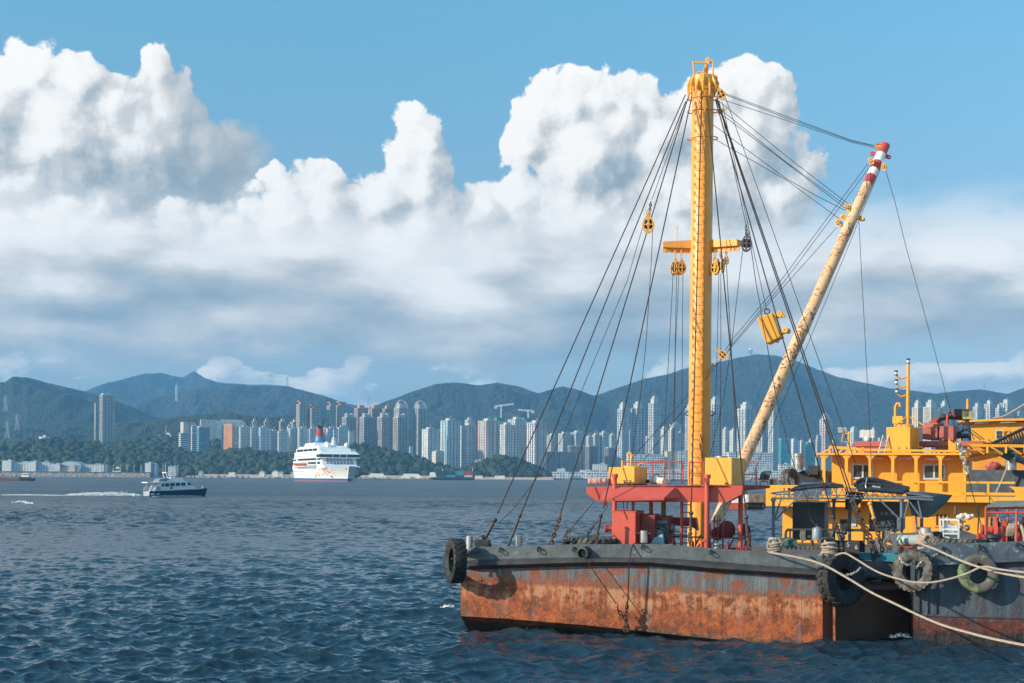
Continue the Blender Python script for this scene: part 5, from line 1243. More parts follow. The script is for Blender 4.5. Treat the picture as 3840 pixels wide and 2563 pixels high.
def chain(pts, label, L=.11, r=.014, mtl=None, group='chains'):
    return solo('chain', chain_mb(pts, L, r), mtl or CHAINM, label, 'chain', group)
def smooth_path(pts, n=8):
    pts = [Vector(p) for p in pts]; out = []
    for i in range(len(pts) - 1):
        p0 = pts[max(0, i - 1)]; p1 = pts[i]; p2 = pts[i + 1]; p3 = pts[min(len(pts) - 1, i + 2)]
        for k in range(n):
            t = k / n; out.append(.5 * ((2 * p1) + (p2 - p0) * t + (2 * p0 - 5 * p1 + 4 * p2 - p3) * t * t + (3 * p1 - p0 - 3 * p2 + p3) * t ** 3))
    return out + [pts[-1]]
def laid_rope(pts, R0, pitch=.22, strands=3, n=5):
    pts = [Vector(p) for p in pts]; m = MB(); L = [0]
    for i in range(1, len(pts)): L.append(L[-1] + (pts[i] - pts[i - 1]).length)
    N = int(L[-1] / pitch * 7); Lp = np.array(L); A = np.array([p[:] for p in pts])
    S_ = np.linspace(0, L[-1], N); C = np.stack([np.interp(S_, Lp, A[:, k]) for k in range(3)], 1)
    for s in range(strands):
        q = []
        for i in range(N):
            t = Vector(C[min(i + 1, N - 1)] - C[max(i - 1, 0)]).normalized(); x = t.cross(UZ).normalized() if abs(t.z) < .98 else BU.copy(); y = t.cross(x)
            a = S_[i] / pitch * 2 * math.pi + s * 2 * math.pi / strands
            q.append(Vector(C[i]) + (x * math.cos(a) + y * math.sin(a)) * R0 * .5)
        m.tube(q, R0 * .56, n)
    return m
def rope_coil(c, ax, R0, turns, r, h, seed, name='rope_coil', label='', mtl=None):
    """turns of rope heaped round a post"""
    rs = random.Random(seed); z = Vector(ax).normalized(); x = z.orthogonal().normalized(); y = z.cross(x); pts = []
    for i in range(turns * 14):
        a = 2 * math.pi * i / 14; q = i / (turns * 14)
        rr = R0 * (1 + .16 * math.sin(a * .37 + seed) + rs.uniform(-.05, .05)); pts.append(Vector(c) + (x * math.cos(a) + y * math.sin(a)) * rr + z * (h * (q + .18 * math.sin(a * .61))))
    return solo(name, laid_rope(pts, r, .12, 3, 4), mtl or ROPEM, label, 'rope')
def cable(pts, label, r=.016, sag=0, group='rigging cables', mtl=None):
    P = [Vector(p) for p in pts]
    if sag and len(P) == 2: P = arc(P[0], P[1], sag)
    return solo('steel_cable', MB().tube(P, r, 6), mtl or CABLE, label, 'cable', group)
_blk = {}
PURP = paint('worn_purple_paint', (.085, .062, .075), .5, .3, (.09, .04, .03), scale=12)
YB = paint('block_yellow', (.70, .33, .04), .45, .35, (.10, .04, .02), scale=14)
def block(c, h, label, face=None, tilt=0., m=None, sheaves=1, parts=True):
    """pulley block hung from its shackle: two pierced cheeks, a dark sheave between, pin and shackle. c = middle, h = cheek length"""
    face = (face or (O - Vector(c))).normalized(); up = (UZ * math.cos(tilt) + face.cross(UZ).normalized() * -math.sin(tilt)).normalized()
    x = up.cross(face).normalized(); up = face.cross(x).normalized(); m = m or YB; c = Vector(c)
    r = thing('pulley_block', label, 'pulley block', tuple(c), 'pulley blocks of the rigging')
    W = h * .30; th = h * .10 * sheaves + h * .05
    out = []
    for k in range(20):
        a = 2 * math.pi * k / 20; rr = W * (1 - .12 * math.cos(2 * a)); yy = math.sin(a); out.append((math.cos(a) * W * (1 - .28 * max(0, yy)) * (1.08), yy * h * .5))
    for s in (-1, 1):
        mb = MB(); o = face * s * th
        # rim with four openings: outer ring, hub and spokes
        ring_o = [c + o + x * a + up * b for a, b in out]; ring_i = [c + o + x * a * .70 + up * (b * .74) for a, b in out]
        n = 20; d = face * (s * h * .035)
        mb.put(ring_o + ring_i + [p + d for p in ring_o] + [p + d for p in ring_i], [f for k in range(n) for f in ((k, (k + 1) % n, n + (k + 1) % n, n + k), (2 * n + k, 2 * n + (k + 1) % n, 3 * n + (k + 1) % n, 3 * n + k), (k, (k + 1) % n, 2 * n + (k + 1) % n, 2 * n + k), (n + k, n + (k + 1) % n, 3 * n + (k + 1) % n, 3 * n + k))])
        mb.beam(c + o - up * h * .47 + d * .4, c + o + up * h * .47 + d * .4, W * .34, h * .05, face); mb.beam(c + o - x * W * .9 + d * .4, c + o + x * W * .9 + d * .4, W * .26, h * .05, face)
        mb.lathe(c + o, face * s, [(W * .34, 0), (W * .34, h * .06), (W * .15, h * .075)], 12)
        obj('cheek', mb, m, r, 30)
    mb = MB()
    for k in range(sheaves):
        q = (k - (sheaves - 1) / 2) * h * .17; mb.lathe(c + face * q, face, [(W * .92, -h * .06), (W * .75, 0), (W * .92, h * .06)], 18)
    obj('sheave', mb, BLK, r)
    mb = MB(); t = c + up * h * .5
    mb.tube([t + x * W * .3 * math.cos(a) + up * (h * .10 + h * .13 * math.sin(a)) for a in [math.pi * (1.25 - 1.5 * k / 8) for k in range(9)]], h * .028, 6); mb.tube([t - x * W * .4 + up * h * .02, t + x * W * .4 + up * h * .02], h * .03, 6)
    obj('shackle', mb, m, r)
    return r
# ------------------------------------------------------------------ mast, boom and rigging of the derrick barge
MV = 9.
mu, mvv, _ = BA.uvz(PV((2622, 1709), MV)); MP = B(mu, MV, 0)
def ML(x, y): return PV(ZA(x, y), MV)
mz = lambda py: PV((2628, py), MV).z
MR = 40.5 * (MP.y / F)
topz = mz(300)
lean = (PV((2635.5, 410), MV) - PV((2622, 1709), MV)); lean = Vector((lean.x, lean.y, 0)) / (mz(410) - mz(1709))
def MX(z): return Vector((MP.x, MP.y, z)) + lean * (z - mz(1709))
zs = [1.7, 3, mz(1412), mz(1410), mz(1348), mz(1346), mz(372), topz]
mm = MB().tube([MX(z) for z in zs], [MR * 1.02, MR * 1.02, MR * 1.02, MR * 1.03, MR * 1.03, MR, MR * .985, MR * .985], 40)
MAST = obj('mast', mm, YELM, BARGE, 40)
m = MB(); a = MX(topz)
m.lathe(a - UZ * .45, UZ, [(MR * 1.03, 0), (MR * 1.10, .05), (MR * 1.10, .5), (MR * 1.06, .56)], 36); obj('mast_cap', m, YELM, MAST)
to_cam = (O - MP); to_cam.z = 0; to_cam.normalize(); rt = to_cam.cross(UZ) * -1
m = MB()
for k in range(14):
    t = 2 * math.pi * k / 14; e = to_cam * math.cos(t) + rt * math.sin(t); p = a + e * MR * 1.09 - UZ * (.10 + .16 * (k % 3 == 1))
    m.prism([p + UZ * .22 + e.cross(UZ) * .04, p - UZ * .22 + e.cross(UZ) * .04, p - UZ * .16 + e * .13 + e.cross(UZ) * .04, p + UZ * .02 + e * .11 + e.cross(UZ) * .04], e.cross(UZ) * -.08)
    m.tube([p + e * .10 + UZ * .0, p + e * .14 - UZ * .24, p + e * .10 - UZ * .46], .035, 6); m.ball(p + e * .12 - UZ * .1, .06, 8, 5); m.ball(p + e * .12 - UZ * .30, .05, 8, 5)
obj('stay_lug', m, YB, MAST)
m = MB()                                                   # lookout frame over the cap
def mt(x, y, f=0.): return PV(ZA(x, y), MV - f)
m.tube([mt(662, 275, .3), mt(652, 125, .3), mt(660, 142, .3), mt(785, 152, .3)], .035, 6); m.tube([mt(845, 275, .2), mt(850, 135, .2), mt(828, 118, .2), mt(795, 112, .2), mt(800, 150, .2), mt(850, 140, -.3)], .03, 6)
m.tube([mt(688, 272, .35), mt(692, 238, .35), mt(758, 235, .35), mt(762, 270, .35)], .03, 6); m.prism([mt(735, 270), mt(760, 270), mt(806, 85), mt(785, 92)], BV * .06); m.beam(mt(785, 272, -.1), mt(785, 100, -.1), .09); m.prism([mt(840, 282), mt(890, 312), mt(890, 280), mt(872, 262), mt(845, 262)], BV * .1)
obj('lookout_frame', m, YELM, MAST)
m = MB()
for y in (500, 625, 890):
    c = MX(mz(ZA(0, y)[1])); pts = [c + (to_cam * math.cos(t) * 1.04 + rt * math.sin(t) * (1.06 if abs(math.sin(t)) < .8 else 1.4)) * MR for t in [2 * math.pi * k / 24 for k in range(24)]]
    m.tube(pts + [pts[0]], .022, 6, False)
obj('cable_guide', m, YELM, MAST)
# climbing steps welded to the mast
rung = None; stepz = 33.7 * (MP.y - MR) / F
e1 = (to_cam * math.cos(.75) - rt * math.sin(.75)); e2 = (to_cam * math.cos(.1) + rt * math.sin(.1))
for k in range(44):
    z = mz(372) - k * stepz
    if rung is None:
        c = MX(z); p = c + e1 * MR; q = c + e2 * MR; fw = (e1 + e2).normalized()
        m = MB().tube([p - UZ * .02, p + fw * .06 + UZ * .16, p + fw * .14 - UZ * .03, q + fw * .14 - UZ * .03, q + fw * .10 + UZ * .02, q + rt * .05 + UZ * .16], .0145, 6)
        rung = obj('ladder_rung', m, YELM, MAST); 
    else:
        o = rung.copy(); COL.objects.link(o); o.parent = MAST; o.location = -Vector((lean.x, lean.y, 1)) * (k * stepz)
m = MB(); ec = (to_cam * math.cos(.16) + rt * math.sin(.16)); m.beam(MX(mz(420)) + ec * (MR + .03), MX(2.2) + ec * (MR + .03), .05, .06, ec); obj('conduit', m, YELM, MAST)
m = MB()
for px, py, s in ((2586, 1552, -1), (2663, 1552, 1)): m.lathe(PV((px, py), MV) + rt * s * .07, to_cam, [(.06, -.02), (.1, -.02), (.1, .02), (.06, .02)], 10, UZ, closed=True)
m.tube([PV(Zq, MV - .55) for Zq in (ZG(1112, 990), ZG(1135, 1060), ZG(1108, 1090), ZG(1120, 1150), ZG(1140, 1210), ZG(1128, 1228))], .02, 6); obj('lashing', m, BLK, MAST)
# crosstree
L0, L1 = PV(ZC(305, 492), MV - .2), PV(ZC(535, 490), MV); R0, R1 = PV(ZC(712, 484), MV), PV(ZC(946, 474), MV - .6)
m = None
def arm(a, b, h0, h1, w):
    m = MB()
    d = (b - a).normalized(); s = d.cross(UZ).normalized() * w / 2
    m.hexa([a - s - UZ * h0, a + s - UZ * h0, b + s - UZ * h1, b - s - UZ * h1], [a - s + UZ * h0, a + s + UZ * h0, b + s + UZ * h1, b - s + UZ * h1])
    s2 = s * .12; m.hexa([a - s2 - UZ * (h0 + .17), a + s2 - UZ * (h0 + .17), b + s2 - UZ * (h1 + .17), b - s2 - UZ * (h1 + .17)], [a - s2 - UZ * h0, a + s2 - UZ * h0, b + s2 - UZ * h1, b - s2 - UZ * h1])
    for k in range(5): p = a.lerp(b, .1 + .17 * k) - UZ * .22; m.lathe(p, BV, [(.03, -.03), (.05, -.03), (.05, .03), (.03, .03)], 8, UZ, closed=True)
    obj('crosstree_arm', m, YELM, MAST, 30)
arm(L0, L1, .105, .15, .3); arm(R1, R0, .11, .15, .3)
p = PV(ZC(424, 462), MV - .1); obj('aerial', MB().beam(p, p + UZ * .6, .03), YELM, MAST, 0)
BE = plain
for (x, y), h, lb, f in (((408, 690), 120, 'yellow pulley block under the left crosstree arm, farther from the mast', 50), ((459, 682), 118, 'yellow pulley block under the left crosstree arm, nearer the mast', 20),
                         ((742, 684), 120, 'yellow pulley block under the right crosstree arm, touching the mast', -15), ((786, 668), 128, 'narrow edge-on yellow block under the right crosstree arm', 65), ((836, 622), 70, 'small yellow block farthest out under the right crosstree arm', 55)):
    c = PV(ZC(x, y), MV - .2); hh = h / 2.24 * c.y / F; fd = (O - c); fd.z = 0; fd = Matrix.Rotation(R(f), 3, 'Z') @ fd
    block(c, hh, lb, fd)
    t = PV(ZC(x, y - h * .55 - 10), MV - .2); t2 = PV(ZC(x, 535), MV - .2); chain([t2, t], 'short shackle chain holding the ' + lb.split(' under')[0].replace('pulley ', '') + {408: ' at far left', 459: ' at near left', 742: ' beside the mast', 786: '', 836: ' at far right'}[x] + ' of the crosstree', .12, .016, YB, 'shackle chains')
# boom
BV1 = 10.2; b0 = PV((2684, 1962), 9.9); b1 = PV(ZB(1288, 158), 18.)
ax = (b1 - b0); BL = ax.length; axn = ax.normalized()
def bt(x, y): # parameter along the boom of a picture point
    r = ray(*ZB(x, y)); best = min(range(0, 1001), key=lambda k: abs((b0 + ax * (k / 1000) - O).normalized().dot(r.normalized()) - 1)); return best / 1000
rb = lambda t: np.interp(t, [0, .08, .45, .8, 1], [.20, .24, .25, .225, .21])
def boompart(t0, t1, n=6): return MB().tube([b0 + ax * (t0 + (t1 - t0) * k / n) for k in range(n + 1)], [float(rb(t0 + (t1 - t0) * k / n)) for k in range(n + 1)], 28)
bm_ = mat('boom_paint', lambda g: (lambda p, n, c: bsdf(g, g.mix(g.mr(g.add(c, g.mul(g.sub(g.noise(g.v('MULTIPLY', p, (1, 1, .5)), 2.2, 4), .5), .55)), .54, .59), g.mix(g.mr(n, .3, .7), (.74, .46, .26), (.66, .37, .19)), (.20, .09, .045)), .55, 0, c, .02))(pos(g), g.noise(pos(g), 1.3, 4), g.noise(pos(g), 9, 7, .72)))
t5 = [bt(1055, 670), bt(1105, 570), bt(1150, 490), bt(1195, 380), bt(1240, 280), 1.0]
BOOM = obj('boom', boompart(0, t5[0], 14), bm_, BARGE, 40)
wr = paint('boom_white', (.72, .70, .66), .45, .3, (.25, .10, .05), scale=5); rr_ = paint('boom_red', (.42, .045, .040), .42, .16, (.12, .03, .02), scale=4)
for i in range(5): obj('red_band' if i % 2 == 0 else 'white_band', boompart(t5[i], t5[i + 1], 2), rr_ if i % 2 == 0 else wr, BOOM, 40)
m = MB(); m.lathe(b0 + ax * .475, axn, [(.245, 0), (.255, .02), (.255, .5), (.245, .52)], 28); obj('boom_collar', m, bm_, BOOM)
m = MB(); m.tube([b0 + ax * .985, b0 + ax * 1.002], .20, 28); e = axn.cross(UZ).normalized()
sx = axn.cross(BV).normalized()
if sx.x < 0: sx = -sx
for t, s, l in ((bt(1265, 190), -1, .2), (bt(1260, 285), 1, .3), (bt(1215, 300), -1, .3)):
    m = MB(); p = b0 + ax * t; m.beam(p + sx * s * .15, p + sx * s * (.2 + l * .5), .09, .16); m.lathe(p + sx * s * (.2 + l * .5), BV, [(.04, -.04), (.09, -.04), (.09, .04), (.04, .04)], 10, UZ, closed=True); obj('tip_lug', m, rr_, BOOM)
m = MB()
for t, s in ((bt(895, 985), -1), (bt(812, 1120), -1), (bt(905, 1090), 1)):
    p = b0 + ax * t; m.beam(p + sx * s * .18, p + sx * s * .42, .10, .18); m.ball(p + sx * s * .42, .09, 8, 6)
obj('boom_lug', m, YB, BOOM)
for (x, y), h, t, lb, sh in (((1190, 185), 80, -80, 'yellow block at the very tip of the boom, on the mast side', 2), ((1108, 368), 100, 40, 'yellow block hanging at the white band, left of the boom', 2), ((1272, 440), 105, 15, 'yellow block hanging from the boom tip, on the right', 1),
                              ((806, 978), 100, 8, 'triple yellow block on the boom where the mast lines meet', 3), ((684, 1172), 115, 35, 'lower yellow block left of the boom below the triple block', 2)):
    p = ZB(x, y); v = 17.4 if y < 600 else 15.2; c = PV(p, v - .2); block(c, h / 3.4844 * c.y / F, lb, (O - c) + Vector((-18, 0, 6)), R(-t), None, sh)
block(PV(ZA(925, 455), MV - .5), 130 / 2.6133 * MP.y / F, 'yellow pulley block on the mast head, facing the boom', None, R(-25)); block(PV(ZA(925, 622), MV - .3), 80 / 2.6133 * MP.y / F, 'yellow block just below the mast head, lying sideways', None, R(70))
block(PV(ZC(182, 318), 5.5), 155 / 2.24 * 51 / F, 'big yellow pulley block hanging among the left stays'); block(PV(ZC(1008, 478), 6.), 140 / 2.24 * 52 / F, 'dark purple pulley block hanging among the right stays', None, R(4), PURP)
block(PV(ZC(805, 1412), 8.), 100 / 2.24 * 53 / F, 'yellow block on the slanting lines, right of the mast', None, R(-48)); m = MB()
chain([PV(ZC(203, 130), 5.6), PV(ZC(190, 240), 5.5)], 'rusty shackle chain above the big yellow left block', .11, .018, None, 'shackle chains'); chain([PV(ZC(1003, 320), 6.), PV(ZC(1006, 405), 6.)], 'dark shackle chain above the purple block', .11, .016, BLK, 'shackle chains'); chain([PV(ZC(770, 1448), 8.), PV(ZC(735, 1495), 8.)], 'shackle chain below the slanting yellow block', .09, .014, YB, 'shackle chains')
# stays and running lines: (label, radius, points as (picture point, v))
def run(label, r, *pts, sag=0, group='rigging cables'): return cable([PV(p, v) for p, v in pts], label, r, sag, group)
def stay(top, bot, vb, label, r=.021): return run(label, r, (ZA(*top), MV - .55), (bot, vb))
ST = [((575, 462), Z1(520, 545), .9, 'thick stay from the mast head to the left corner of the bulwark'), ((578, 528), Z1(690, 555), .7, 'second thick stay from the left, mast head to bulwark'), ((598, 500), Z1(985, 545), .6, 'third thick stay from the left, mast head to bulwark'),
      ((640, 470), Z1(1300, 500), .6, 'fourth thick stay, passing in front of the red roof'), ((736, 430), Z2(768, 525), .6, 'stay running straight down the face of the mast'), ((785, 482), Z2(1172, 560), .6, 'stay crossing the right yellow deck tank'),
      ((868, 505), Z3(845, 1140), 2.5, 'stay ending in the rusty turnbuckle by the gas bottle'), ((880, 510), Z3(1030, 1000), 2.6, 'left one of the twin stays over the black shelter'), ((890, 512), Z3(1052, 985), 2.6, 'right one of the twin stays over the black shelter'), ((968, 490), Z3(1205, 1010), 3., 'thin stay ending in the yellow turnbuckle')]
for a in ST: stay(*a, r=.021 if 'thin' not in a[3] else .012)
ROD = plain('tarred_rod', (.05, .042, .038), .6, .2, scale=9, var=.5)
def rigscrew(p0, p1, v0, v1, label, r=.045, mtl=None):
    a, b = PV(p0, v0), PV(p1, v1); d = b - a; m = MB().tube([a, a + d * .12, a + d * .14, a + d * .86, a + d * .88, b], [r * .55, r * .6, r, r, r * .6, r * .55], 10); m.ball(a, r * 1.5, 8, 6); m.ball(b, r * 1.4, 8, 6)
    solo('turnbuckle', m, mtl or ROD, label, 'turnbuckle', 'turnbuckles of the stays')
YT = paint('yellow_turnbuckle', (.62, .26, .04), .5, .4, (.12, .05, .03), scale=14)
rigscrew(Z1(500, 590), Z1(425, 735), .85, .8, 'long turnbuckle at the left corner of the bulwark', .055); rigscrew(Z1(685, 560), Z1(600, 775), .7, .5, 'turnbuckle of the second stay from the left'); rigscrew(Z1(1280, 560), Z1(1255, 690), .55, .5, 'turnbuckle left of the red cabinet')
rigscrew(Z2(768, 540), Z2(762, 690), .5, .45, 'turnbuckle hanging in front of the mast foot', .05); rigscrew(Z2(1172, 570), Z2(1185, 735), .5, .45, 'turnbuckle right of the mast foot', .05); rigscrew(Z3(845, 1150), Z3(870, 1250), 2.5, 2.5, 'rusty upper turnbuckle by the gas bottle', .05); rigscrew(Z3(895, 1290), Z3(940, 1460), 2.4, 2.2, 'brown rod below the rusty turnbuckle by the gas bottle', .06)
rigscrew(Z3(1030, 1000), Z3(1050, 1065), 2.6, 2.6, 'left grey turnbuckle of the twin stays', .05); rigscrew(Z3(1052, 985), Z3(1075, 1050), 2.5, 2.5, 'right grey turnbuckle of the twin stays', .05); rigscrew(Z3(1208, 1020), Z3(1245, 1160), 2.8, 2.6, 'yellow turnbuckle in front of the slate tank', .055, YT)
rigscrew(Z3(1200, 1400), Z3(1240, 1500), 2., 1.8, 'brown rod under the left twin chain', .05); rigscrew(Z3(1235, 1390), Z3(1290, 1520), 2.1, 1.9, 'brown rod under the right twin chain', .05)
for pts, v, lb, L in (([Z1(430, 740), Z1(400, 772)], .7, 'black chain heap at the left bulwark corner', .16), ([Z1(985, 550), Z1(965, 610), Z1(940, 680), Z1(912, 770)], .5, 'rusty chain of the third stay', .17), ([Z1(1255, 690), Z1(1245, 740), Z1(1250, 810)], .1, 'chain hooked over the bulwark by the hawse pipe', .15), ([Z2(762, 690), Z2(760, 775)], .4, 'chain at the foot of the mast stay', .16),
                      ([Z2(1187, 740), Z2(1195, 805)], .4, 'chain at the foot of the stay right of the mast', .16), ([Z3(1055, 1070), Z3(1110, 1200), Z3(1165, 1310), Z3(1195, 1400)], 2.5, 'left heavy chain of the twin stays', .17), ([Z3(1080, 1050), Z3(1130, 1190), Z3(1190, 1300), Z3(1235, 1395)], 2.4, 'right heavy chain of the twin stays', .17),
                      ([Z3(1250, 1170), Z3(1285, 1300), Z3(1320, 1420), Z3(1345, 1568)], 2.2, 'rusty chain below the yellow turnbuckle', .17), ([Z3(870, 1200), Z3(900, 1290)], 2.4, 'chain between the two rods by the gas bottle', .13), ([Z3(1225, 1500), Z3(1250, 1575)], 1.9, 'chain end hooked on the turquoise coaming', .16)):
    chain([PV(p, v) for p in pts], lb, L, .026, CHAINM if 'black' not in lb else BLK)
m = MB(); c = PV(Z1(410, 758), .6); m.box(c, (.5, .3, .22), BA.ax); m.beam(c - BU * .25 + UZ * .1, c + BU * .3 - UZ * .1, .1); m.ball(c + UZ * .12, .13, 8, 6); solo('stay_anchor', m, BLK, 'black anchor fitting of the left corner stay', 'fitting', smooth=0, bevel=.02)
T2 = 15.2; TT = 17.3
run('upper line from the mast head block to the boom tip', .012, (ZA(962, 447), MV - .4), (ZA(1568, 672), 12.2), (ZB(850, 95), 16.), (ZB(1150, 163), TT)); run('middle line from the mast head block to the boom tip', .012, (ZA(968, 462), MV - .4), (ZA(1568, 690), 12.2), (ZB(850, 105), 16.), (ZB(1145, 172), TT)); run('lower line from the mast head block to the boom tip', .012, (ZA(960, 515), MV - .4), (ZA(1568, 712), 12.2), (ZB(850, 120), 16.), (ZB(1140, 188), TT))
run('topmost of the four lines from mast to boom collar', .012, (ZA(890, 510), MV - .4), (ZA(1568, 1065), 11.9), (ZB(800, 922), T2)); run('second of the four lines from mast to boom collar', .012, (ZA(950, 630), MV - .3), (ZA(1568, 1125), 11.9), (ZB(780, 950), T2)); run('third of the four lines from mast to boom collar', .012, (ZA(935, 655), MV - .3), (ZA(1568, 1132), 11.9), (ZB(768, 985), T2))
run('lowest line from mast to boom collar', .012, (ZA(850, 757), MV - .2), (ZA(1568, 1285), 12.), (ZB(380, 815), 13.4), (ZB(770, 1012), T2)); run('line from the mast guide ring to the lower boom block', .012, (ZA(880, 905), MV - .2), (ZA(1568, 1298), 12.3), (ZB(685, 1118), T2))
run('left twin line slanting down from the boom tip block', .012, (ZB(1055, 408), TT), (ZC(1250, 852), 11.), (ZC(885, 1290), 8.3), (ZC(830, 1375), 8.)); run('right twin line slanting down from the boom tip block', .012, (ZB(1108, 412), TT), (ZC(1300, 830), 11.2), (ZC(890, 1320), 8.3), (ZC(815, 1440), 8.)); run('line slanting down from the lower boom block', .012, (ZB(652, 1235), 15.1), (ZC(1250, 920), 10.6), (ZC(900, 1325), 8.4), (ZC(740, 1520), 8.))
run('upper slack line passing behind the mast to the left deck', .012, (ZG(1245, 315), 8.1), (ZG(1000, 598), 10.), (ZG(425, 1250), 6.5)); run('lower slack line passing behind the mast to the left deck', .012, (ZG(1240, 350), 8.1), (ZG(1000, 680), 10.), (ZG(510, 1312), 6.))
run('line down the right side of the boom to the deck', .011, (ZB(1222, 472), 17.3), (ZB(963, 1095), 15.2), (ZB(770, 1568), 13.8), (ZC(1545, 1270), 12.4), (ZG(1890, 755), 10.5), (ZG(1600, 1465), 8.5)); run('long line from the right tip block down to the yellow deckhouse', .011, (ZB(1298, 500), 17.3), (ZB(1415, 900), 17.6), (ZB(1568, 1520), 18), (ZH(1362, 0), 18.5), (ZH(1590, 860), 20), (ZH(1660, 1110), 21)); run('thin line hanging from the boom collar to the black shelter', .011, (ZB(945, 1150), 15.2), (ZB(965, 1568), 13.), (ZH(680, 0), 10.), (ZH(735, 1100), 5.5), (Z3(1238, 1050), 4.))
run('left hoisting line under the left crosstree arm', .011, ((2524, 1036), MV - .2), ((2504, 1400), 7.5), ((2480, 1812), 5.)); run('second hoisting line under the left crosstree arm', .011, ((2537, 1036), MV - .2), ((2530, 1400), 7.5), ((2519, 1810), 5.)); run('third hoisting line under the left crosstree arm', .011, ((2546, 1030), MV - .2), ((2533, 1300), 7.6), ((2526, 1810), 5.)); run('hoisting line under the left crosstree arm, next to the mast', .011, ((2561, 1028), MV - .2), ((2558, 1400), 7.5), ((2556, 1812), 5.))
run('left hoisting line under the right crosstree arm', .011, ((2696, 1028), MV - .2), ((2687, 1400), 8.5), ((2676, 1712), 8.)); run('right hoisting line under the right crosstree arm', .011, ((2703, 1026), MV - .2), ((2703, 1400), 8.5), ((2702, 1716), 8.)); run('brown rope hanging from the small crosstree block', .013, ((2724, 992), MV - .3), ((2730, 1100), 8.3), ((2741, 1290), 7.6), ((2750, 1450), 7), ((2762, 1716), 6.))
run('left rope of the purple block, slanting to the mast foot', .011, (ZC(977, 520), 6.), (ZC(930, 900), 6.6), (ZC(885, 1300), 7.3), (ZG(1330, 700), 7.8), (ZG(1210, 1200), 8.2)); cable(smooth_path([PV(p, 5.9 - i * .28) for i, p in enumerate((ZC(1043, 505), ZC(1090, 830), ZC(1122, 1000), ZC(1140, 1140), ZC(1180, 1335), ZC(1215, 1540), Z3(320, 120), Z3(370, 290), Z3(400, 430), Z3(455, 610), Z3(545, 860), Z3(600, 1000), Z3(618, 1150), Z3(690, 1245), Z3(830, 1375), Z3(935, 1490)))], 5), 'brown slack rope wandering from the purple block to the deck', .013); run('line above the purple block', .012, (ZA(905, 520), MV - .5), (ZC(1000, 310), 6.)); run('line above the big left block', .011, (ZA(618, 445), MV - .5), (ZC(212, 112), 5.6)); run('rope from the left side of the big left block to the bulwark', .011, (ZC(133, 345), 5.5), (ZC(2, 800), 4.6), (Z1(985, 10), 2.5), (Z1(800, 295), 1.6), (Z1(640, 510), 1.1), (Z1(528, 612), .9)); cable(smooth_path([PV(p, 5.4 - .3 * i) for i, p in enumerate((ZC(220, 360), ZC(205, 660), ZC(192, 860), ZC(165, 1280), ZC(136, 1568), ZG(520, 660), ZG(472, 1000), ZG(440, 1250), ZG(425, 1400)))], 4), 'rope from the right side of the big left block', .011)
run('short wire from the bulwark ring up to the red roof', .012, (Z1(1075, 640), .8), (Z1(1235, 450), 1.6)); run('second short wire under the red roof', .012, (Z1(1200, 680), 1.), (Z1(1330, 490), 1.6)); chain([PV(p, .6) for p in (Z1(1070, 640), Z1(1030, 680), Z1(1015, 735))], 'rusty chain on the black bollard', .15, .022); chain([PV(p, .7) for p in (Z1(1225, 630), Z1(1190, 680), Z1(1180, 715))], 'dark chain above the lying tyre', .15, .022, BLK)
# yellow sheave box hanging on the twin stays
q = [PV(ZC(x, y), 6.) for x, y in ((1094, 1104), (1220, 1062), (1290, 1262), (1172, 1322))]; dp_ = PV(ZC(1256, 1078), 7.) - q[1]
SB = thing('sheave_box', 'tilted yellow steel box hanging on the stays beside the boom', 'steel box', tuple(sum(q, Vector()) / 4))
obj('casing', MB().prism(q, dp_), YEL, SB, 0, .02)
m = MB(); n = (q[1] - q[0]).cross(q[3] - q[0]).normalized(); n = -n if n.dot(O - q[0]) < 0 else n
for t in (.22, .62): m.beam(q[0].lerp(q[1], t) + n * .02, q[3].lerp(q[2], t + .1) + n * .02, .03, .04, n)
obj('rib', m, YEL, SB, 0)
m = MB()
for t in (.12, .80):
    for s in (.1, .8): p = q[1].lerp(q[2], t) + dp_ * s; m.beam(p, p + (q[1] - q[0]).normalized() * .24, .06, .12); m.lathe(p + (q[1] - q[0]).normalized() * .22, dp_, [(.03, -.05), (.1, -.05), (.1, .05), (.03, .05)], 12, UZ, closed=True)
obj('lug', m, YEL, SB); m = MB(); p = PV(ZC(1180, 1050), 6.3); m.lathe(p, BV, [(.07, -.02), (.11, -.02), (.11, .02), (.07, .02)], 12, UZ, closed=True); obj('shackle', m, BLK, SB); m = MB(); m.lathe(q[2].lerp(q[3], .2) - UZ * .1, BV, [(.04, -.02), (.07, -.02), (.07, .02), (.04, .02)], 10, UZ, closed=True); obj('shackle', m, BLK, SB); run('line holding the tilted yellow box', .011, (ZA(935, 530), MV - .5), (ZC(1060, 520), 7.), (ZC(1168, 1000), 6.3), (ZC(1180, 1045), 6.3))
# ------------------------------------------------------------------ red shelter roof and machinery on the derrick barge
def P2(x, y, v): return PV(Z2(x, y), v)
def P3(x, y, v): return PV(Z3(x, y), v)
def P4(x, y, v): return PV(Z4(x, y), v)
def rot_frame(p, v, extra):   # a frame turned a little more than the barge, its u axis starting at a measured point
    w = PV(p, v); return Frame((w.x, w.y), 12 + extra), w
RV = 1.7
SH = thing('red_shelter', 'red steel shelter roof on pillars in front of the mast', 'shelter', tuple(P2(600, 790, RV + 1.2)))
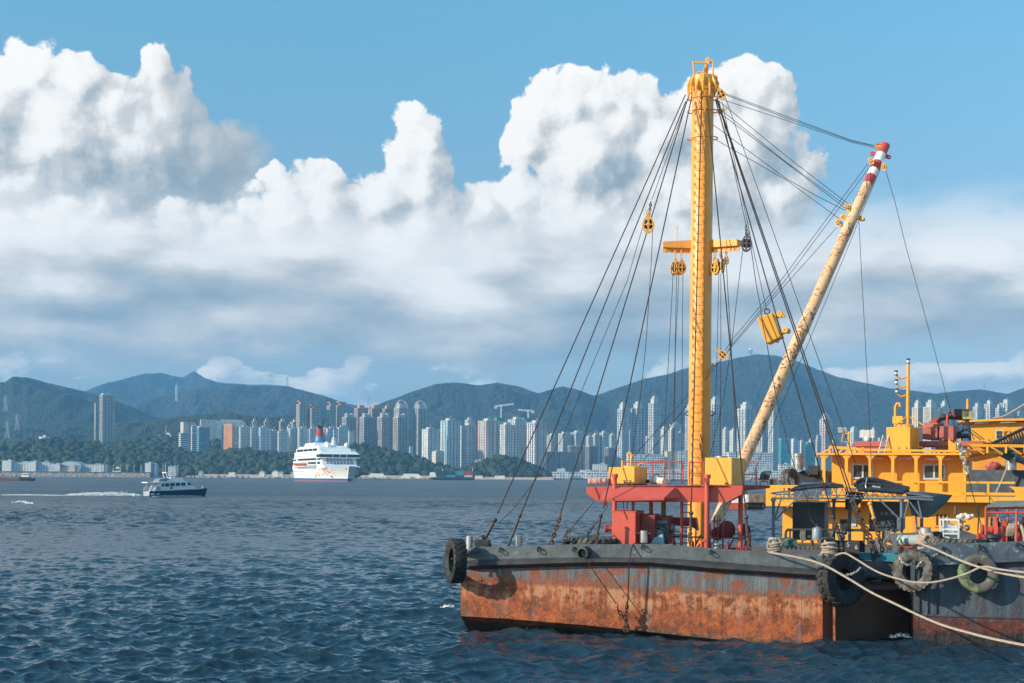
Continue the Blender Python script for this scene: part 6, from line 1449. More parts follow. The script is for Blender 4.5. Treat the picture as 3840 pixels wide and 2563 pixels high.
# roof: front fascia with raked left end, top sheet going back
fa = [P2(*q, RV) for q in ((-2, 350), (0, 398), (68, 450), (190, 458), (700, 458), (862, 459), (1030, 461), (1098, 425), (1142, 402), (1150, 336), (900, 334), (560, 338), (230, 345))]
rf = obj('roof', MB().prism(fa, BV * 3.4), REDP, SH, 0, .01)
m = MB()
f0, f1, f2, f3 = P2(150, 352, RV - .05), P2(650, 356, RV - .05), P2(570, 432, RV - .75), P2(98, 440, RV - .75)
m.prism([f0, f1, f2, f3], Vector((0, 0, .03))); g0 = P2(694, 432, RV - .1); m.prism([f1, g0, f2], Vector((0, 0, .03))); m.prism([f3, f2, f2 - UZ * .05, f3 - UZ * .05], BV * .03); obj('awning', m, REDP, SH, 0)
m = MB()
for a, b in ((240, 560), (560, 860), (860, 1060)):
    m.tube([P2(a, 345, RV - .02), P2(a + 40, 338, RV - .05), P2(b - 20, 338, RV - .05)], .018, 5); m.tube([P2(a + 60, 338, RV - .05), P2(a + 60, 356, RV - .03)], .014, 5)
obj('roof_pipe', m, REDD, SH)
def pillar(x0, x1, yt_, yb, v, cap=None, zb=None):
    a = P2((x0 + x1) / 2, yb, v); b = P2((x0 + x1) / 2, yt_, v); r_ = (P2(x1, yb, v) - P2(x0, yb, v)).length / 2; m = MB()
    m.tube([Vector((a.x, a.y, zb or a.z)), Vector((a.x, a.y, b.z))], r_, 18)
    if cap: m.tube([Vector((a.x, a.y, b.z - .01)), Vector((a.x, a.y, b.z + .12))], r_ * 1.42, 18)
    return obj('pillar', m, REDP, SH)
pillar(863, 901, 282, 800, RV - .14, 1, 1.75); pillar(187, 221, 278, 620, RV - .1, 1, 1.75); pillar(455, 487, 455, 700, RV + 2.2, None, 1.75); pillar(1112, 1146, 400, 810, RV + 1.0, None, 1.75); pillar(330, 352, 440, 540, RV + .4)
pillar(546, 582, 455, 620, RV + 1.8)
m = MB()
for s in (P2(192, 520, RV - .1), ): m.beam(s + UZ * .25, s + UZ * .45 + BU * .3, .03)
m.beam(P2(140, 455, RV), P2(140, 485, RV), .05, .3); m.beam(P2(300, 450, RV + .3), P2(295, 520, RV + .3), .03); m.beam(P2(270, 450, RV + .3), P2(272, 520, RV + .3), .025); obj('bracket', m, REDD, SH)
m = MB(); pl = [P2(1146, 334, RV + .6), P2(1342, 336, RV + 1.2), P2(1340, 356, RV + 1.2), P2(1146, 376, RV + .6)]; m.prism(pl, BV * 1.2); obj('walkway', m, REDD, SH, 0)
m = MB()                                                                  # railings of the roof
def rail(x0, x1, yt_, yb, v, mids=(.5,), ps=None, xs=None):
    m = MB()
    for x in (ps or (x0, x1)): m.tube([P2(x, yb, v), P2(x, yt_, v)], .022, 6)
    for f in (0,) + tuple(mids): m.tube([P2(x0, yt_ + (yb - yt_) * f, v), P2(x1, yt_ + (yb - yt_) * f + (6 if f == 0 else 0), v)], .020, 6)
    obj('railing', m, REDP, SH)
rail(270, 575, 162, 330, RV + 3.2, (), (280, 575)); rail(480, 706, 156, 330, RV + 2.9, (.53,), (482, 610, 706)); rail(755, 862, 162, 330, RV + 2.6, (.5,), (757, 858)); rail(1146, 1246, 158, 332, RV + 2.4, (.55,), (1150, 1246)); rail(755, 780, 162, 330, RV + 3.2, (.5,)); rail(240, 300, 250, 340, RV + 2., ())
m = MB()                                                                  # ladder to the roof
for x in (690, 702): m.beam(P2(x, 780, RV + .35 + (x - 690) * .02), P2(x + 5, 372, RV + .35), .045, .03)
for k in range(7): y = 420 + k * 56; m.tube([P2(692, y, RV + .34), P2(762, y + 3, RV + .6)], .018, 6)
m.beam(P2(760, 780, RV + .6), P2(765, 370, RV + .6), .035); m.tube([P2(694, 376, RV + .3), P2(720, 362, RV + .3), P2(764, 368, RV + .6)], .02, 6); obj('ladder', m, REDP, SH)
# tanks on the roof
def tank(name, label, z, x0, x1, yt_, yb, v, dep, extra, m_, cat='tank', bevel=.015):
    fr, w = rot_frame(z(x0, yb), v, extra); a = fr.uvz(fr.pv(z(x1, yt_), 0)); r = thing(name, label, cat, tuple(fr.at(a[0] / 2, dep / 2, w.z)))
    obj('body', MB().bx(0, a[0], 0, dep, w.z, a[2], fr), m_, r, 0, bevel); return r, fr, a[0], w.z, a[2]
r, fr, w, z0, z1 = tank('deck_tank', 'yellow deck tank with a bent vent pipe, left on the red roof', Z2, 160, 352, 202, 322, RV + 1.0, 1.35, 12, YEL)
m = MB(); c = fr.at(w * .62, .75, z1); m.lathe(c, UZ, [(.30, 0), (.30, .035), (.28, .04)], 20)
for k in range(12): m.ball(c + Vector((math.cos(k * .524), math.sin(k * .524), 0)) * .27 + UZ * .045, .018, 6, 4)
obj('manhole_cover', m, YEL, r); m = MB(); p = fr.at(w * .58, .8, z1); m.tube([p, p + UZ * .40, p + UZ * .47 - BU * .02, p + UZ * .51 - BU * .08, p + UZ * .46 - BU * .12, p + UZ * .38 - BU * .12], .045, 10); m.tube([fr.at(.2, .8, z1), fr.at(.2, .8, z1 + .24)], .035, 8); q = fr.at(w * .9, .7, z1); m.tube([q, q + UZ * .12, q + UZ * .14 + BU * .08, q + UZ * .14 + BU * .25, q + BU * .28 + UZ * .02], .02, 6); obj('vent_pipe', m, YEL, r)
m = MB()
for t in (.66, .88): q = fr.at(w * t, -.02, z0 + .05); m.tube([q, q - fr.V * .12], .025, 6); m.beam(q - fr.V * .1 - UZ * .05, q - fr.V * .1 + UZ * .06, .03); m.beam(q - fr.V * .1 + UZ * .06 - fr.U * .06, q - fr.V * .1 + UZ * .06 + fr.U * .06, .02)
m.bx(-.02, w + .02, .05, 1.3, z0 - .06, z0 - .002, fr); obj('valve', m, BLK, r)
r, fr, w, z0, z1 = tank('deck_tank', 'big square yellow deck tank to the right of the mast on the red roof', Z2, 868, 1067, 132, 332, RV + .55, 1.75, 12, YEL)
m = MB(); q = fr.at(w * .82, -.02, z0 + .05); m.tube([q, q - fr.V * .14], .025, 6); m.beam(q - fr.V * .12 - UZ * .03, q - fr.V * .12 + UZ * .05, .03); m.bx(.1, w - .02, .05, 1.7, z0 - .08, z0 - .002, fr); obj('valve', m, BLK, r)
m = MB(); c = fr.at(.35, .7, z1 + .01); m.lathe(c, UZ, [(.22, 0), (.22, .05), (.18, .06)], 18); obj('manhole_cover', m, STEELG, r)
# wrapped rolls, searchlight
TARP_P = plain('pink_wrapping', (.62, .30, .26), .7, scale=9, var=.25, bump=.05); TARP_C = plain('cream_wrapping', (.62, .56, .48), .8, scale=9, var=.25, bump=.05)
def roll(a, b, r_, m_, label, n=14, seed=1):
    rs = random.Random(seed); a, b = Vector(a), Vector(b); pts = [a.lerp(b, k / n) for k in range(n + 1)]; o = solo('wrapped_roll', MB().tube(pts, [r_ * rs.uniform(.86, 1.08) for _ in pts], 12), m_, label, 'roll', smooth=60); return o
roll(P2(12, 308, RV + .3), P2(140, 304, RV + .3), .115, TARP_P, 'pink wrapped roll at the left end of the red roof'); m = MB()
for x in (18, 50, 100, 140): m.beam(P2(x, 344, RV + .3), P2(x, 322, RV + .3), .03)
m.beam(P2(10, 322, RV + .3), P2(150, 318, RV + .3), .04); m.lathe(P2(155, 304, RV + .3), BU, [(.05, 0), (.09, .02), (.09, .1), (.04, .12)], 12); solo('roll_cradle', m, REDD, 'red cradle under the pink wrapped roll', 'cradle')
roll(P2(480, 296, RV + 1.6), P2(575, 308, RV + 1.2), .125, TARP_C, 'cream wrapped bundle right of the left deck tank', seed=5); roll(P2(436, 306, RV + 2.), P2(482, 300, RV + 2.), .06, BLK, 'dark hose end behind the cream bundle', 6)
m = MB(); m.tube([P2(478, 300, RV + 1.8), P2(490, 270, RV + 1.8), P2(510, 250, RV + 1.8), P2(530, 262, RV + 1.8), P2(540, 285, RV + 1.8)], .02, 6); solo('hose', m, BLK, 'thin dark hose arching behind the cream bundle', 'hose')
SL = thing('searchlight', 'green canvas covered searchlight on a red stand', 'searchlight', tuple(P2(1300, 335, RV + 1.6)))
GC = plain('green_canvas', (.075, .12, .10), .85, scale=7, var=.35, bump=.03)
a = [P2(*q, RV + 1.5) for q in ((1266, 288), (1282, 240), (1300, 228), (1356, 224), (1340, 288))]; obj('cover', MB().prism(a, BV * .45), GC, SL, 0, .03)
m = MB(); m.tube([P2(1274, 335, RV + 1.6), P2(1276, 308, RV + 1.6), P2(1328, 306, RV + 1.6), P2(1332, 335, RV + 1.6)], .02, 6); m.beam(P2(1262, 292, RV + 1.6), P2(1338, 292, RV + 1.6), .09, .06); m.beam(P2(1300, 306, RV + 1.6), P2(1300, 292, RV + 1.6), .06); obj('stand', m, REDP, SL); m = MB().box(P2(1318, 272, RV + 1.45), (.12, .06, .14), BA.ax); obj('lamp', m, BLK, SL)
solo('box', MB().box(P2(1370, 310, RV + 1.4), (.22, .3, .2), BA.ax), plain('brown_box', (.09, .06, .05), .7), 'small brown box right of the searchlight', 'box', smooth=0, bevel=.01)
# red machine cabinet with its rear box
r, fr, w, z0, z1 = tank('machine_cabinet', 'plain red machine cabinet standing on the bulwark side', Z2, 186, 360, 530, 768, RV - .55, 1.1, 8, REDP, 'cabinet')
m = MB(); m.bx(w + .02, w + .5, .55, 1.3, z0, z1 - .08, fr); m.bx(w + .5, w + .85, 1.0, 1.6, z0, z1 - .14, fr); obj('rear_box', m, REDD, r, 0, .01)
m = MB()
for u in (.05, .5, .95):
    for k in (.02, .36, .98): m.ball(fr.at(w * u, -.005, z0 + (z1 - z0) * k), .014, 6, 4)
m.bx(-.02, w + .02, -.01, 1.12, z1, z1 + .025, fr); obj('bolt', m, REDP, r, 0)
def warp_head(c, d, r_, L, m_, par=None, label=None):
    m = MB(); m.lathe(c, d, [(r_ * .55, 0), (r_ * .55, L * .2), (r_ * .62, L * .35), (r_ * .80, L * .75), (r_, L * .9), (r_, L), (r_ * .5, L * 1.02)], 22)
    return obj('warping_head', m, m_, par) if par else solo('warping_head', m, m_, label, 'winch head')
warp_head(P2(190, 653, RV + .2), -BU, .145, .24, REDP, r)
# silver canister with a bar; engine
CN = thing('canister', 'silver ribbed canister with a cross bar beside the red cabinet', 'canister', tuple(P2(420, 755, 1.3)))
a = P2(419, 756, 1.2); b = P2(419, 668, 1.2); obj('shell', MB().lathe(Vector((a.x, a.y, a.z)), UZ, [(.128, 0), (.128, b.z - a.z), (.11, b.z - a.z + .01)], 20), plain('bright_steel', (.62, .60, .56), .3, .8, scale=5), CN); obj('bar', MB().tube([P2(366, 686, 1.2), P2(470, 688, 1.2)], .022, 8), STEELG, CN)
ENG = thing('engine', 'blue grey diesel engine with a lagged exhaust pipe', 'engine', tuple(P2(560, 770, RV + .6)))
em = paint('engine_blue', (.13, .19, .22), .45, .3, (.05, .04, .035), scale=10); em2 = plain('engine_dark', (.05, .065, .075), .5, .3, scale=9, var=.5)
m = MB(); a = P2(545, 770, RV + .6)
m.box(a + UZ * .30, (.62, .9, .5), BA.ax); m.box(a + UZ * .68 - BU * .05, (.46, .8, .3), BA.ax); obj('block', m, em2, ENG, 0, .03)
m = MB()
for k in range(4): m.lathe(a + UZ * .84 + BU * (-.22 + .14 * k) - BV * .3, UZ, [(.05, 0), (.06, .08), (.03, .12)], 10)
m.lathe(a + UZ * .55 + BU * .33 - BV * .1, BU, [(.16, 0), (.16, .12), (.08, .14)], 14); m.lathe(a + UZ * .75 - BU * .25 - BV * .42, BU, [(.08, 0), (.08, .5)], 12); m.lathe(a + UZ * .40 - BV * .46, -BV, [(.12, 0), (.12, .08)], 14); m.tube([a + UZ * .5 - BV * .5 + BU * .2, a + UZ * .62 - BV * .52 - BU * .1, a + UZ * .9 - BV * .4 - BU * .1], .02, 6); m.tube([a + UZ * .35 - BV * .5 - BU * .2, a + UZ * .2 - BV * .52 + BU * .2], .025, 6); obj('engine_part', m, em, ENG)
m = MB(); m.prism([P2(*q, RV - .2) for q in ((466, 768), (492, 722), (560, 692), (568, 768))], BV * .3); obj('guard', m, paint('pale_blue_paint', (.30, .40, .46), .4, .2, scale=6), ENG, 0, .02)
p = P2(565, 640, RV + .9); m = MB().tube([p - UZ * .1, p + UZ * .7], [.07, .075], 12); [m.tube([p + UZ * (.05 + .13 * k), p + UZ * (.1 + .13 * k)], .09, 12) for k in range(5)]; obj('exhaust_pipe', m, plain('lagging', (.32, .22, .18), .9, scale=12, var=.4), ENG)
# winches
def winch(label, x0, x1, yb, v, drum_r, wrap, heads=(), yt_=600):
    c0, c1 = P2(x0, yb, v), P2(x1, yb, v); L = (c1 - c0).length; zb = 1.8; r = thing('winch', label, 'winch', ((c0.x + c1.x) / 2, (c0.y + c1.y) / 2, zb)); zc = zb + drum_r * 1.35
    m = MB()
    for t in (0, 1):
        c = c0.lerp(c1, t); c = Vector((c.x, c.y, 0)); e = BU * (-.08 if t == 0 else .08)
        m.prism([c + e - BV * drum_r * 1.1 + UZ * zb, c + e + BV * drum_r * 1.1 + UZ * zb, c + e + BV * .16 + UZ * (zc + .2), c + e - BV * .16 + UZ * (zc + .2)], BU * .05)
    m.beam(Vector((c0.x, c0.y, zb + .06)) - BV * drum_r, Vector((c1.x, c1.y, zb + .06)) - BV * drum_r, .1, .12); m.beam(Vector((c0.x, c0.y, zb + .5)) - BV * drum_r * 1.0, Vector((c1.x, c1.y, zb + .5)) - BV * drum_r * 1.0, .06); obj('frame', m, REDD, r, 0)
    a = Vector((c0.x, c0.y, zc))
    m = MB()
    for t in (.06, .94): m.lathe(a + BU * L * t, BU, [(.06, -.02), (drum_r, -.02), (drum_r, .02), (.06, .02)], 30)
    obj('flange', m, REDD, r)
    m = MB(); n = 9
    for k in range(n): m.lathe(a + BU * L * (.1 + .8 * k / n), BU, [(drum_r * .55, 0), (drum_r * .6, L * .8 / n * .5), (drum_r * .55, L * .8 / n)], 20)
    obj('wound_cable', m, CABLE if wrap else REDD, r)
    for e in heads: warp_head(a + BU * (L + .1 if e > 0 else -.1) , BU * e, .17, .3, REDP, r)
    return r
winch('red winch with dark wound cable between mast and boom', 905, 1010, 690, 4.2, .42, 1); winch('red winch with a warping head, right end of the row', 1030, 1185, 720, 2.6, .48, 0, (1,)); winch('red covered winch left of the mast', 640, 790, 720, 3.4, .46, 1)
winch('low red winch at the right, with a small warping head', 1195, 1262, 780, 2.0, .24, 0, (1,))
m = MB(); a, b, c, d = [P2(*q, 3.0) for q in ((600, 615), (622, 572), (800, 575), (815, 668))]; m.prism([a, b, c, d, P2(770, 640, 3.), P2(610, 625, 3.)], BV * .7); solo('winch_guard', m, REDD, 'dark red sheet guard over the winch left of the mast', 'guard', smooth=0)
for i, (x, y, R0, lb) in enumerate(((1030, 662, .30, 'large dark red brake wheel right of the mast'), (960, 690, .22, 'small dark red gear wheel between mast and brake wheel'), (1158, 665, .22, 'dark red flywheel next to the right pillar'))):
    c = P2(x, y, 3.6); m = MB(); m.lathe(c, -BV + BU * .55, [(.02, 0), (R0 * .85, 0), (R0 * .85, .02), (.02, .02)], 24); ax_ = (-BV + BU * .55).normalized(); m.lathe(c, ax_, [(R0 * .84, -.04), (R0, -.04), (R0, .04), (R0 * .84, .04)], 28, UZ, closed=True); m.lathe(c, ax_, [(.08, -.07), (.08, .07)], 12)
    t = ax_.cross(UZ).normalized()
    for k in range(5): q = math.pi * 2 * k / 5; m.beam(c, c + (t * math.cos(q) + UZ * math.sin(q)) * R0 * .9, .05, .03, ax_)
    solo('gear_wheel', m, REDD, lb, 'wheel')
m = MB()
for x, y0, y1 in ((905, 620, 790), (935, 560, 780), (960, 620, 790), (1000, 600, 800), (1010, 580, 700), (1165, 640, 800), (1200, 690, 810), (640, 690, 770), (800, 640, 790)): m.beam(P2(x, y1, 3.2), P2(x + 4, y0, 3.2), .045)
m.beam(P2(900, 720, 2.9), P2(1170, 724, 2.9), .05); m.beam(P2(630, 712, 2.9), P2(860, 716, 2.9), .05); m.beam(P2(1040, 800, 2.9), P2(1080, 730, 2.9), .05); m.beam(P2(800, 770, 2.9), P2(840, 700, 2.9), .06); solo('winch_railing', m, REDD, 'dark red pipe frame in front of the winches', 'frame', smooth=0)
m = MB(); a = P2(958, 800, 1.0); m.lathe(a - UZ * .1, UZ, [(.12, 0), (.11, .2), (.16, .22), (.16, .26), (.1, .28)], 16); solo('mooring_bitt', m, STEELG, 'small grey mushroom bollard at the foot of the red pillar', 'bollard')
m = MB(); a = P2(845, 775, 1.2); m.tube([a - UZ * .1, a + UZ * .1, a + UZ * .16 + BU * .08, a + UZ * .12 + BU * .16], .05, 10); m.ball(a - BU * .1, .06, 8, 6); solo('pipe_elbow', m, REDP, 'short red pipe elbow left of the front pillar', 'pipe')
# tyres of the derrick barge
OLD = mat('dusty_rubber', lambda g: bsdf(g, g.mix(g.mr(g.noise(pos(g), 4, 6, .65), .4, .65), (.045, .042, .038), (.14, .125, .11)), .85, 0, g.noise(pos(g), 22, 5, .6), .012))
tyre(PV(Z1(214, 890), -.42), (-.957, -.29, .03), .715, .43, .40, 'big black tyre hung on the left corner of the derrick barge', lugs=22)
tyre(PV(Z5(428, 630), .02), (.52, -.85, .10), .81, .50, .34, 'largest black tyre, hung on the right corner of the derrick barge', lugs=22, roll=.1)
tyre(PV(Z1(1245, 752), 1.6), (0, 0, 1), .95, .32, .5, 'grey tyre lying flat behind the bulwark, left of the cabinet', OLD, 30)
chain([PV(p, v) for p, v in ((Z1(395, 818), -.05), (Z1(310, 845), -.45), (Z1(240, 862), -.62), (Z1(180, 876), -.75))], 'rusty chain round the left corner tyre', .09, .012, None, 'tyre chains'); chain([PV(p, -.62) for p in (Z1(172, 925), Z1(140, 950), Z1(118, 978))], 'lower rusty chain end on the left corner tyre', .08, .011, None, 'tyre chains')
chain([PV(p, v) for p, v in ((Z5(635, 500), -.05), (Z5(600, 540), -.5), (Z5(540, 570), -.55), (Z5(470, 580), -.4))], 'pale galvanised chain through the largest black tyre', .085, .012, GALV, 'tyre chains'); chain([PV(p, -.3) for p in (Z5(105, 405), Z5(160, 460), Z5(220, 490))], 'pale chain from the bulwark ring to the largest tyre', .085, .012, GALV, 'tyre chains')
# ropes on the hull face
cable([PV(p, v) for p, v in ((Z1(1145, 845), -.42), (Z1(1395, 1208), -.5), (Z1(1405, 1235), -.48))], 'dark rope from the hawse pipe down the rusty hull', .016, 0, 'hull ropes'); m = MB(); c = PV(Z1(1398, 1222), -.5); m.ball(c, .05, 8, 6, (1, 1, 1.5)); m.ball(c - UZ * .08, .045, 8, 6); solo('shackle', m, REDP, 'red shackle at the end of the hawse pipe rope', 'shackle')
cable([PV(p, v) for p, v in ((Z1(1525, 758), .1), (Z1(1508, 790), -.05), (Z1(1490, 890), -.38), (Z1(1478, 1190), -.36), (Z1(1470, 1260), -.34))], 'rope hanging straight down the rusty hull', .018, 0, 'hull ropes'); chain([PV(p, -.4) for p in (Z1(1400, 1240), Z1(1440, 1300), Z1(1470, 1310))], 'black chain joining the two ropes on the hull', .14, .022, BLK); chain([PV(p, -.34) for p in (Z1(1474, 1190), Z1(1468, 1300), Z1(1465, 1345))], 'dark chain under the straight rope', .13, .02, BLK); chain([PV(p, -.3) for p in (Z1(1465, 1340), Z1(1466, 1400))], 'heavy rusty chain dropping into the water', .24, .035)
# ------------------------------------------------------------------ right part: bitts with rope, black pump gear and its shelter
for (x0, y0, y1, lb) in ((268, 1365, 1500, 'cream mooring rope wound on the bitt right of the winches'), (812, 1408, 1520, 'cream mooring rope wound on the bitt by the gas bottle')):
    a = P3(x0, y1, .9); b = P3(x0, y0, .9); bt_ = solo('mooring_bitt', MB().lathe(Vector((a.x, a.y, 1.8)), UZ, [(.15, 0), (.15, b.z - 1.8 - .02), (.19, b.z - 1.8), (.19, b.z - 1.75)], 18), POST, 'steel bitt under the ' + lb.split('rope ')[1], 'bollard')
    rope_coil(Vector((a.x, a.y, a.z)), UZ, .21, 9, .034, (b.z - a.z) * .9, x0, 'rope_coil', lb)
m = MB(); q = [P3(x, y, .75) for x, y in ((205, 1480), (210, 1400), (240, 1370), (300, 1362), (338, 1392), (335, 1430))]; solo('rope_end', laid_rope(smooth_path(q, 5), .036, .12), ROPEM, 'loose loop of cream rope over the left bitt', 'rope'); q = [P3(x, y, .8) for x, y in ((712, 1530), (760, 1490), (800, 1440), (870, 1415), (880, 1425))]; solo('rope_end', laid_rope(smooth_path(q, 5), .036, .12), ROPEM, 'cream rope end leading over the bitt by the gas bottle', 'rope')
HS = thing('pump_shelter', 'grey pipe framed shelter with a truss and thin sheet roof', 'shelter', tuple(P3(880, 1400, 4.5)))
GF = paint('grey_frame', (.11, .13, .15), .5, .3, (.08, .05, .04), scale=8)
va, vb = 3.0, 5.6
rl = [(230, 918), (560, 885), (870, 856), (1150, 880), (1568, 916), (1830, 948)]
m = MB()
for i in range(len(rl) - 1): m.prism([P3(*rl[i], va), P3(*rl[i + 1], va), P3(rl[i + 1][0], rl[i + 1][1] + 6, va), P3(rl[i][0], rl[i][1] + 6, va)], BV * 2.8 + UZ * .02)
obj('roof_sheet', m, plain('grey_corrugated', (.20, .20, .20), .6, .3, scale=6, var=.4), HS, 0)
m = MB()
tr = [(245, 966), (1530, 968)]; m.tube([P3(*tr[0], va), P3(*tr[1], va)], .034, 8); m.tube([P3(1530, 965, va), P3(1830, 985, va)], .03, 8); N = 16
for k in range(N):
    x0 = 270 + k * (1250 / N); x1 = x0 + 1250 / N; ytop = lambda x: np.interp(x, [q[0] for q in rl], [q[1] for q in rl]) + 8
    m.tube([P3(x0, 964, va), P3((x0 + x1) / 2, float(ytop((x0 + x1) / 2)), va)], .016, 5); m.tube([P3((x0 + x1) / 2, float(ytop((x0 + x1) / 2)), va), P3(x1, 964, va)], .016, 5)
for k in range(8): x0 = 1545 + k * 34; m.tube([P3(x0, 972, va), P3(x0 + 17, 950, va)], .014, 5); m.tube([P3(x0 + 17, 950, va), P3(x0 + 34, 976, va)], .014, 5)
for x in (578, 880, 1180): m.beam(P3(x, float(ytop(x)), va), P3(x, 966, va), .05)
m.tube([P3(262, 925, va), P3(1830, 952, va)], .02, 6); obj('truss', m, GF, HS)
m = MB()
for x, yb_, v in ((262, 1352, va), (1518, 1510, va), (1716, 1320, va + 1.2), (855, 1370, va + 1.4), (1010, 1280, va + 1.6)): a, b = P3(x, yb_, v), P3(x, 970, v); m.tube([Vector((a.x, a.y, 1.75)), b], .052, 10); m.lathe(b - UZ * .12, UZ, [(.05, 0), (.10, .12)], 8)
obj('post', m, GF, HS); m = MB()
for a, b in (((336, 975), (275, 1168)), ((482, 975), (278, 1180)), ((1300, 975), (1500, 1170)), ((1590, 985), (1540, 1170)), ((1680, 990), (1716, 1160)), ((1420 + 180, 1000), (1716, 1165))): obj('brace', MB().tube([P3(*a, va), P3(*b, va)], .028, 8), GF, HS)
# hoses and tarpaulin heaped on the roof
HOSE = plain('black_hose', (.020, .022, .026), .55, scale=8, var=.4)
def hose_heap(pts_list, r_, label):
    m = MB(); [m.tube(smooth_path([P3(*p[:2], p[2]) for p in pts], 5), r_, 8) for pts in pts_list]; return solo('hose_bundle', m, HOSE, label, 'hoses')
hose_heap([[(1070, 848, 3.4), (1100, 800, 3.5), (1190, 778, 3.5), (1330, 800, 3.5), (1500, 850, 3.5), (1590, 872, 3.4)], [(1075, 860, 3.2), (1150, 830, 3.2), (1300, 836, 3.2), (1450, 862, 3.2), (1595, 884, 3.2)], [(1090, 868, 3.1), (1200, 866, 3.1), (1350, 876, 3.1), (1560, 900, 3.1)], [(1065, 840, 3.3), (1120, 790, 3.4), (1240, 786, 3.4), (1400, 822, 3.4), (1580, 878, 3.3)], [(1100, 880, 3.0), (1250, 884, 3.), (1400, 896, 3.), (1540, 908, 3.)], [(1150, 812, 3.6), (1300, 815, 3.6), (1480, 866, 3.6)]], .075, 'thick black hoses coiled on the right of the shelter roof')
hose_heap([[(440, 884, 3.2), (520, 850, 3.3), (650, 838, 3.4), (800, 826, 3.4), (940, 842, 3.3)], [(430, 890, 3.), (560, 862, 3.1), (700, 848, 3.2), (860, 840, 3.2), (950, 850, 3.2)], [(470, 880, 3.4), (600, 842, 3.5), (720, 836, 3.5), (860, 822, 3.5)], [(500, 876, 3.), (640, 858, 3.), (780, 850, 3.), (900, 856, 3.)]], .05, 'thin black hoses and cloth heaped on the left of the shelter roof')
m = MB(); [m.tube([P3(1180, 765, 3.3), P3(1165, 840, 3.0), P3(1175, 885, 2.95)], .02, 5) for _ in (0,)]; m.tube([P3(1230, 850, 3.05), P3(1310, 860, 3.0)], .035, 8); solo('hose_lashing', m, GALV, 'pale lashing round the right hose coil', 'lashing')
# slate tanks under the shelter
def textobj(body, c, size, fr, m_, par, name='lettering'):
    cu = bpy.data.curves.new(name, 'FONT'); cu.body = body; cu.size = size; cu.extrude = .003; cu.align_x = 'CENTER'; cu.align_y = 'CENTER'; cu.materials.append(m_)
    t_ = bpy.data.objects.new(name, cu); COL.objects.link(t_); bpy.context.view_layer.update()
    me = bpy.data.meshes.new_from_object(t_.evaluated_get(bpy.context.evaluated_depsgraph_get())); bpy.data.objects.remove(t_)
    o = bpy.data.objects.new(name, me); COL.objects.link(o); rp = par
    while rp.parent: rp = rp.parent
    o.parent = par; o.matrix_local = Matrix.Translation(Vector(c) - Vector(rp.location)) @ Matrix(((fr.U.x, 0, -fr.V.x, 0), (fr.U.y, 0, -fr.V.y, 0), (0, 1, 0, 0), (0, 0, 0, 1))); return o
CHALK = plain('chalk_white', (.62, .62, .60), .8)
r, fr, w, z0, z1 = tank('slate_tank', 'slate grey upright tank at the left under the pipe shelter', Z3, 448, 762, 1008, 1372, 4.6, 1.6, 6, SLATE); obj('seam', MB().bx(-.01, w + .01, -.012, -.002, z0 + (z1 - z0) * .5, z0 + (z1 - z0) * .515, fr), SLATE, r, 0)
r, fr, w, z0, z1 = tank('slate_tank', 'slate grey tank with small white characters, right under the shelter', Z4, 50, 385, 1006, 1275, 4.4, 1.6, 6, SLATE); obj('seam', MB().bx(-.01, w + .01, -.012, -.002, z0 + (z1 - z0) * .3, z0 + (z1 - z0) * .315, fr), SLATE, r, 0)
for ch, x in (('污', 175), ('水', 222), ('柜', 275)): textobj(ch, fr.pv(Z4(x, 1117), -.02), .13, fr, CHALK, r)
m = MB(); fr2 = Frame(tuple(P3(765, 1300, 5.)[:2]), 18); m.bx(0, 1.3, .4, .5, 1.8, 2.9, fr2); solo('dark_bulkhead', m, BLK, 'black bulkhead plate between the two slate tanks', 'plate', smooth=0)
# piping, gas bottle, boxes
PIPE = paint('black_pipe', (.035, .040, .044), .45, .3, (.08, .04, .03), scale=8)
m = MB(); m.tube(smooth_path([P3(*q, 2.6) for q in ((382, 1345), (384, 1300), (400, 1276), (440, 1274), (860, 1276), (1490, 1280))], 4), .045, 10)
for x in (425, 545, 700, 860, 1150, 1300, 1450): m.tube([P3(x, 1278, 2.6), P3(x, 1400, 2.6)], .03, 8)
for x in (640, 740): m.tube(smooth_path([P3(x - 40, 1350, 2.3), P3(x - 15, 1345, 2.3), P3(x, 1370, 2.3), P3(x, 1440, 2.3)], 4), .055, 10)
m.tube(smooth_path([P3(725, 1445, 2.1), P3(728, 1385, 2.1), P3(745, 1362, 2.1), P3(800, 1358, 2.1), P3(860, 1362, 2.1)], 4), .05, 10); m.tube(smooth_path([P3(352, 1440, 2.2), P3(355, 1375, 2.2), P3(390, 1360, 2.2), P3(460, 1372, 2.2)], 4), .05, 10)
for x, y in ((930, 1290), (940, 1350), (960, 1300)): m.ball(P3(x, y, 2.4), .09, 10, 6); m.lathe(P3(x, y, 2.4), UZ, [(.03, 0), (.03, .15), (.10, .16), (.10, .18)], 10)
solo('pump_piping', m, PIPE, 'black pump pipes and valves along the deck edge', 'pipes')
m = MB(); m.bx(0, 3.0, 0, .7, 1.75, 2.05, Frame(tuple(P3(365, 1480, 1.5)[:2]), 12)); m.bx(.1, 1.3, .1, .8, 2.05, 2.28, Frame(tuple(P3(500, 1480, 1.5)[:2]), 12)); m.bx(1.0, 3.6, .6, 1.4, 1.75, 2.36, Frame(tuple(P3(365, 1480, 1.5)[:2]), 12))
for k in range(9): m.box(P3(400 + k * 42, 1452, 1.4), (.06, .05, .10), BA.ax)
solo('deck_machinery', m, PIPE, 'low black machinery casing behind the bulwark', 'machinery', smooth=0, bevel=.02)
GB = thing('gas_bottle', 'grey gas bottle standing among the black pipes', 'gas bottle', tuple(P3(690, 1372, 2.2))); a = P3(690, 1375, 2.2); h = (P3(690, 1228, 2.2) - a).z
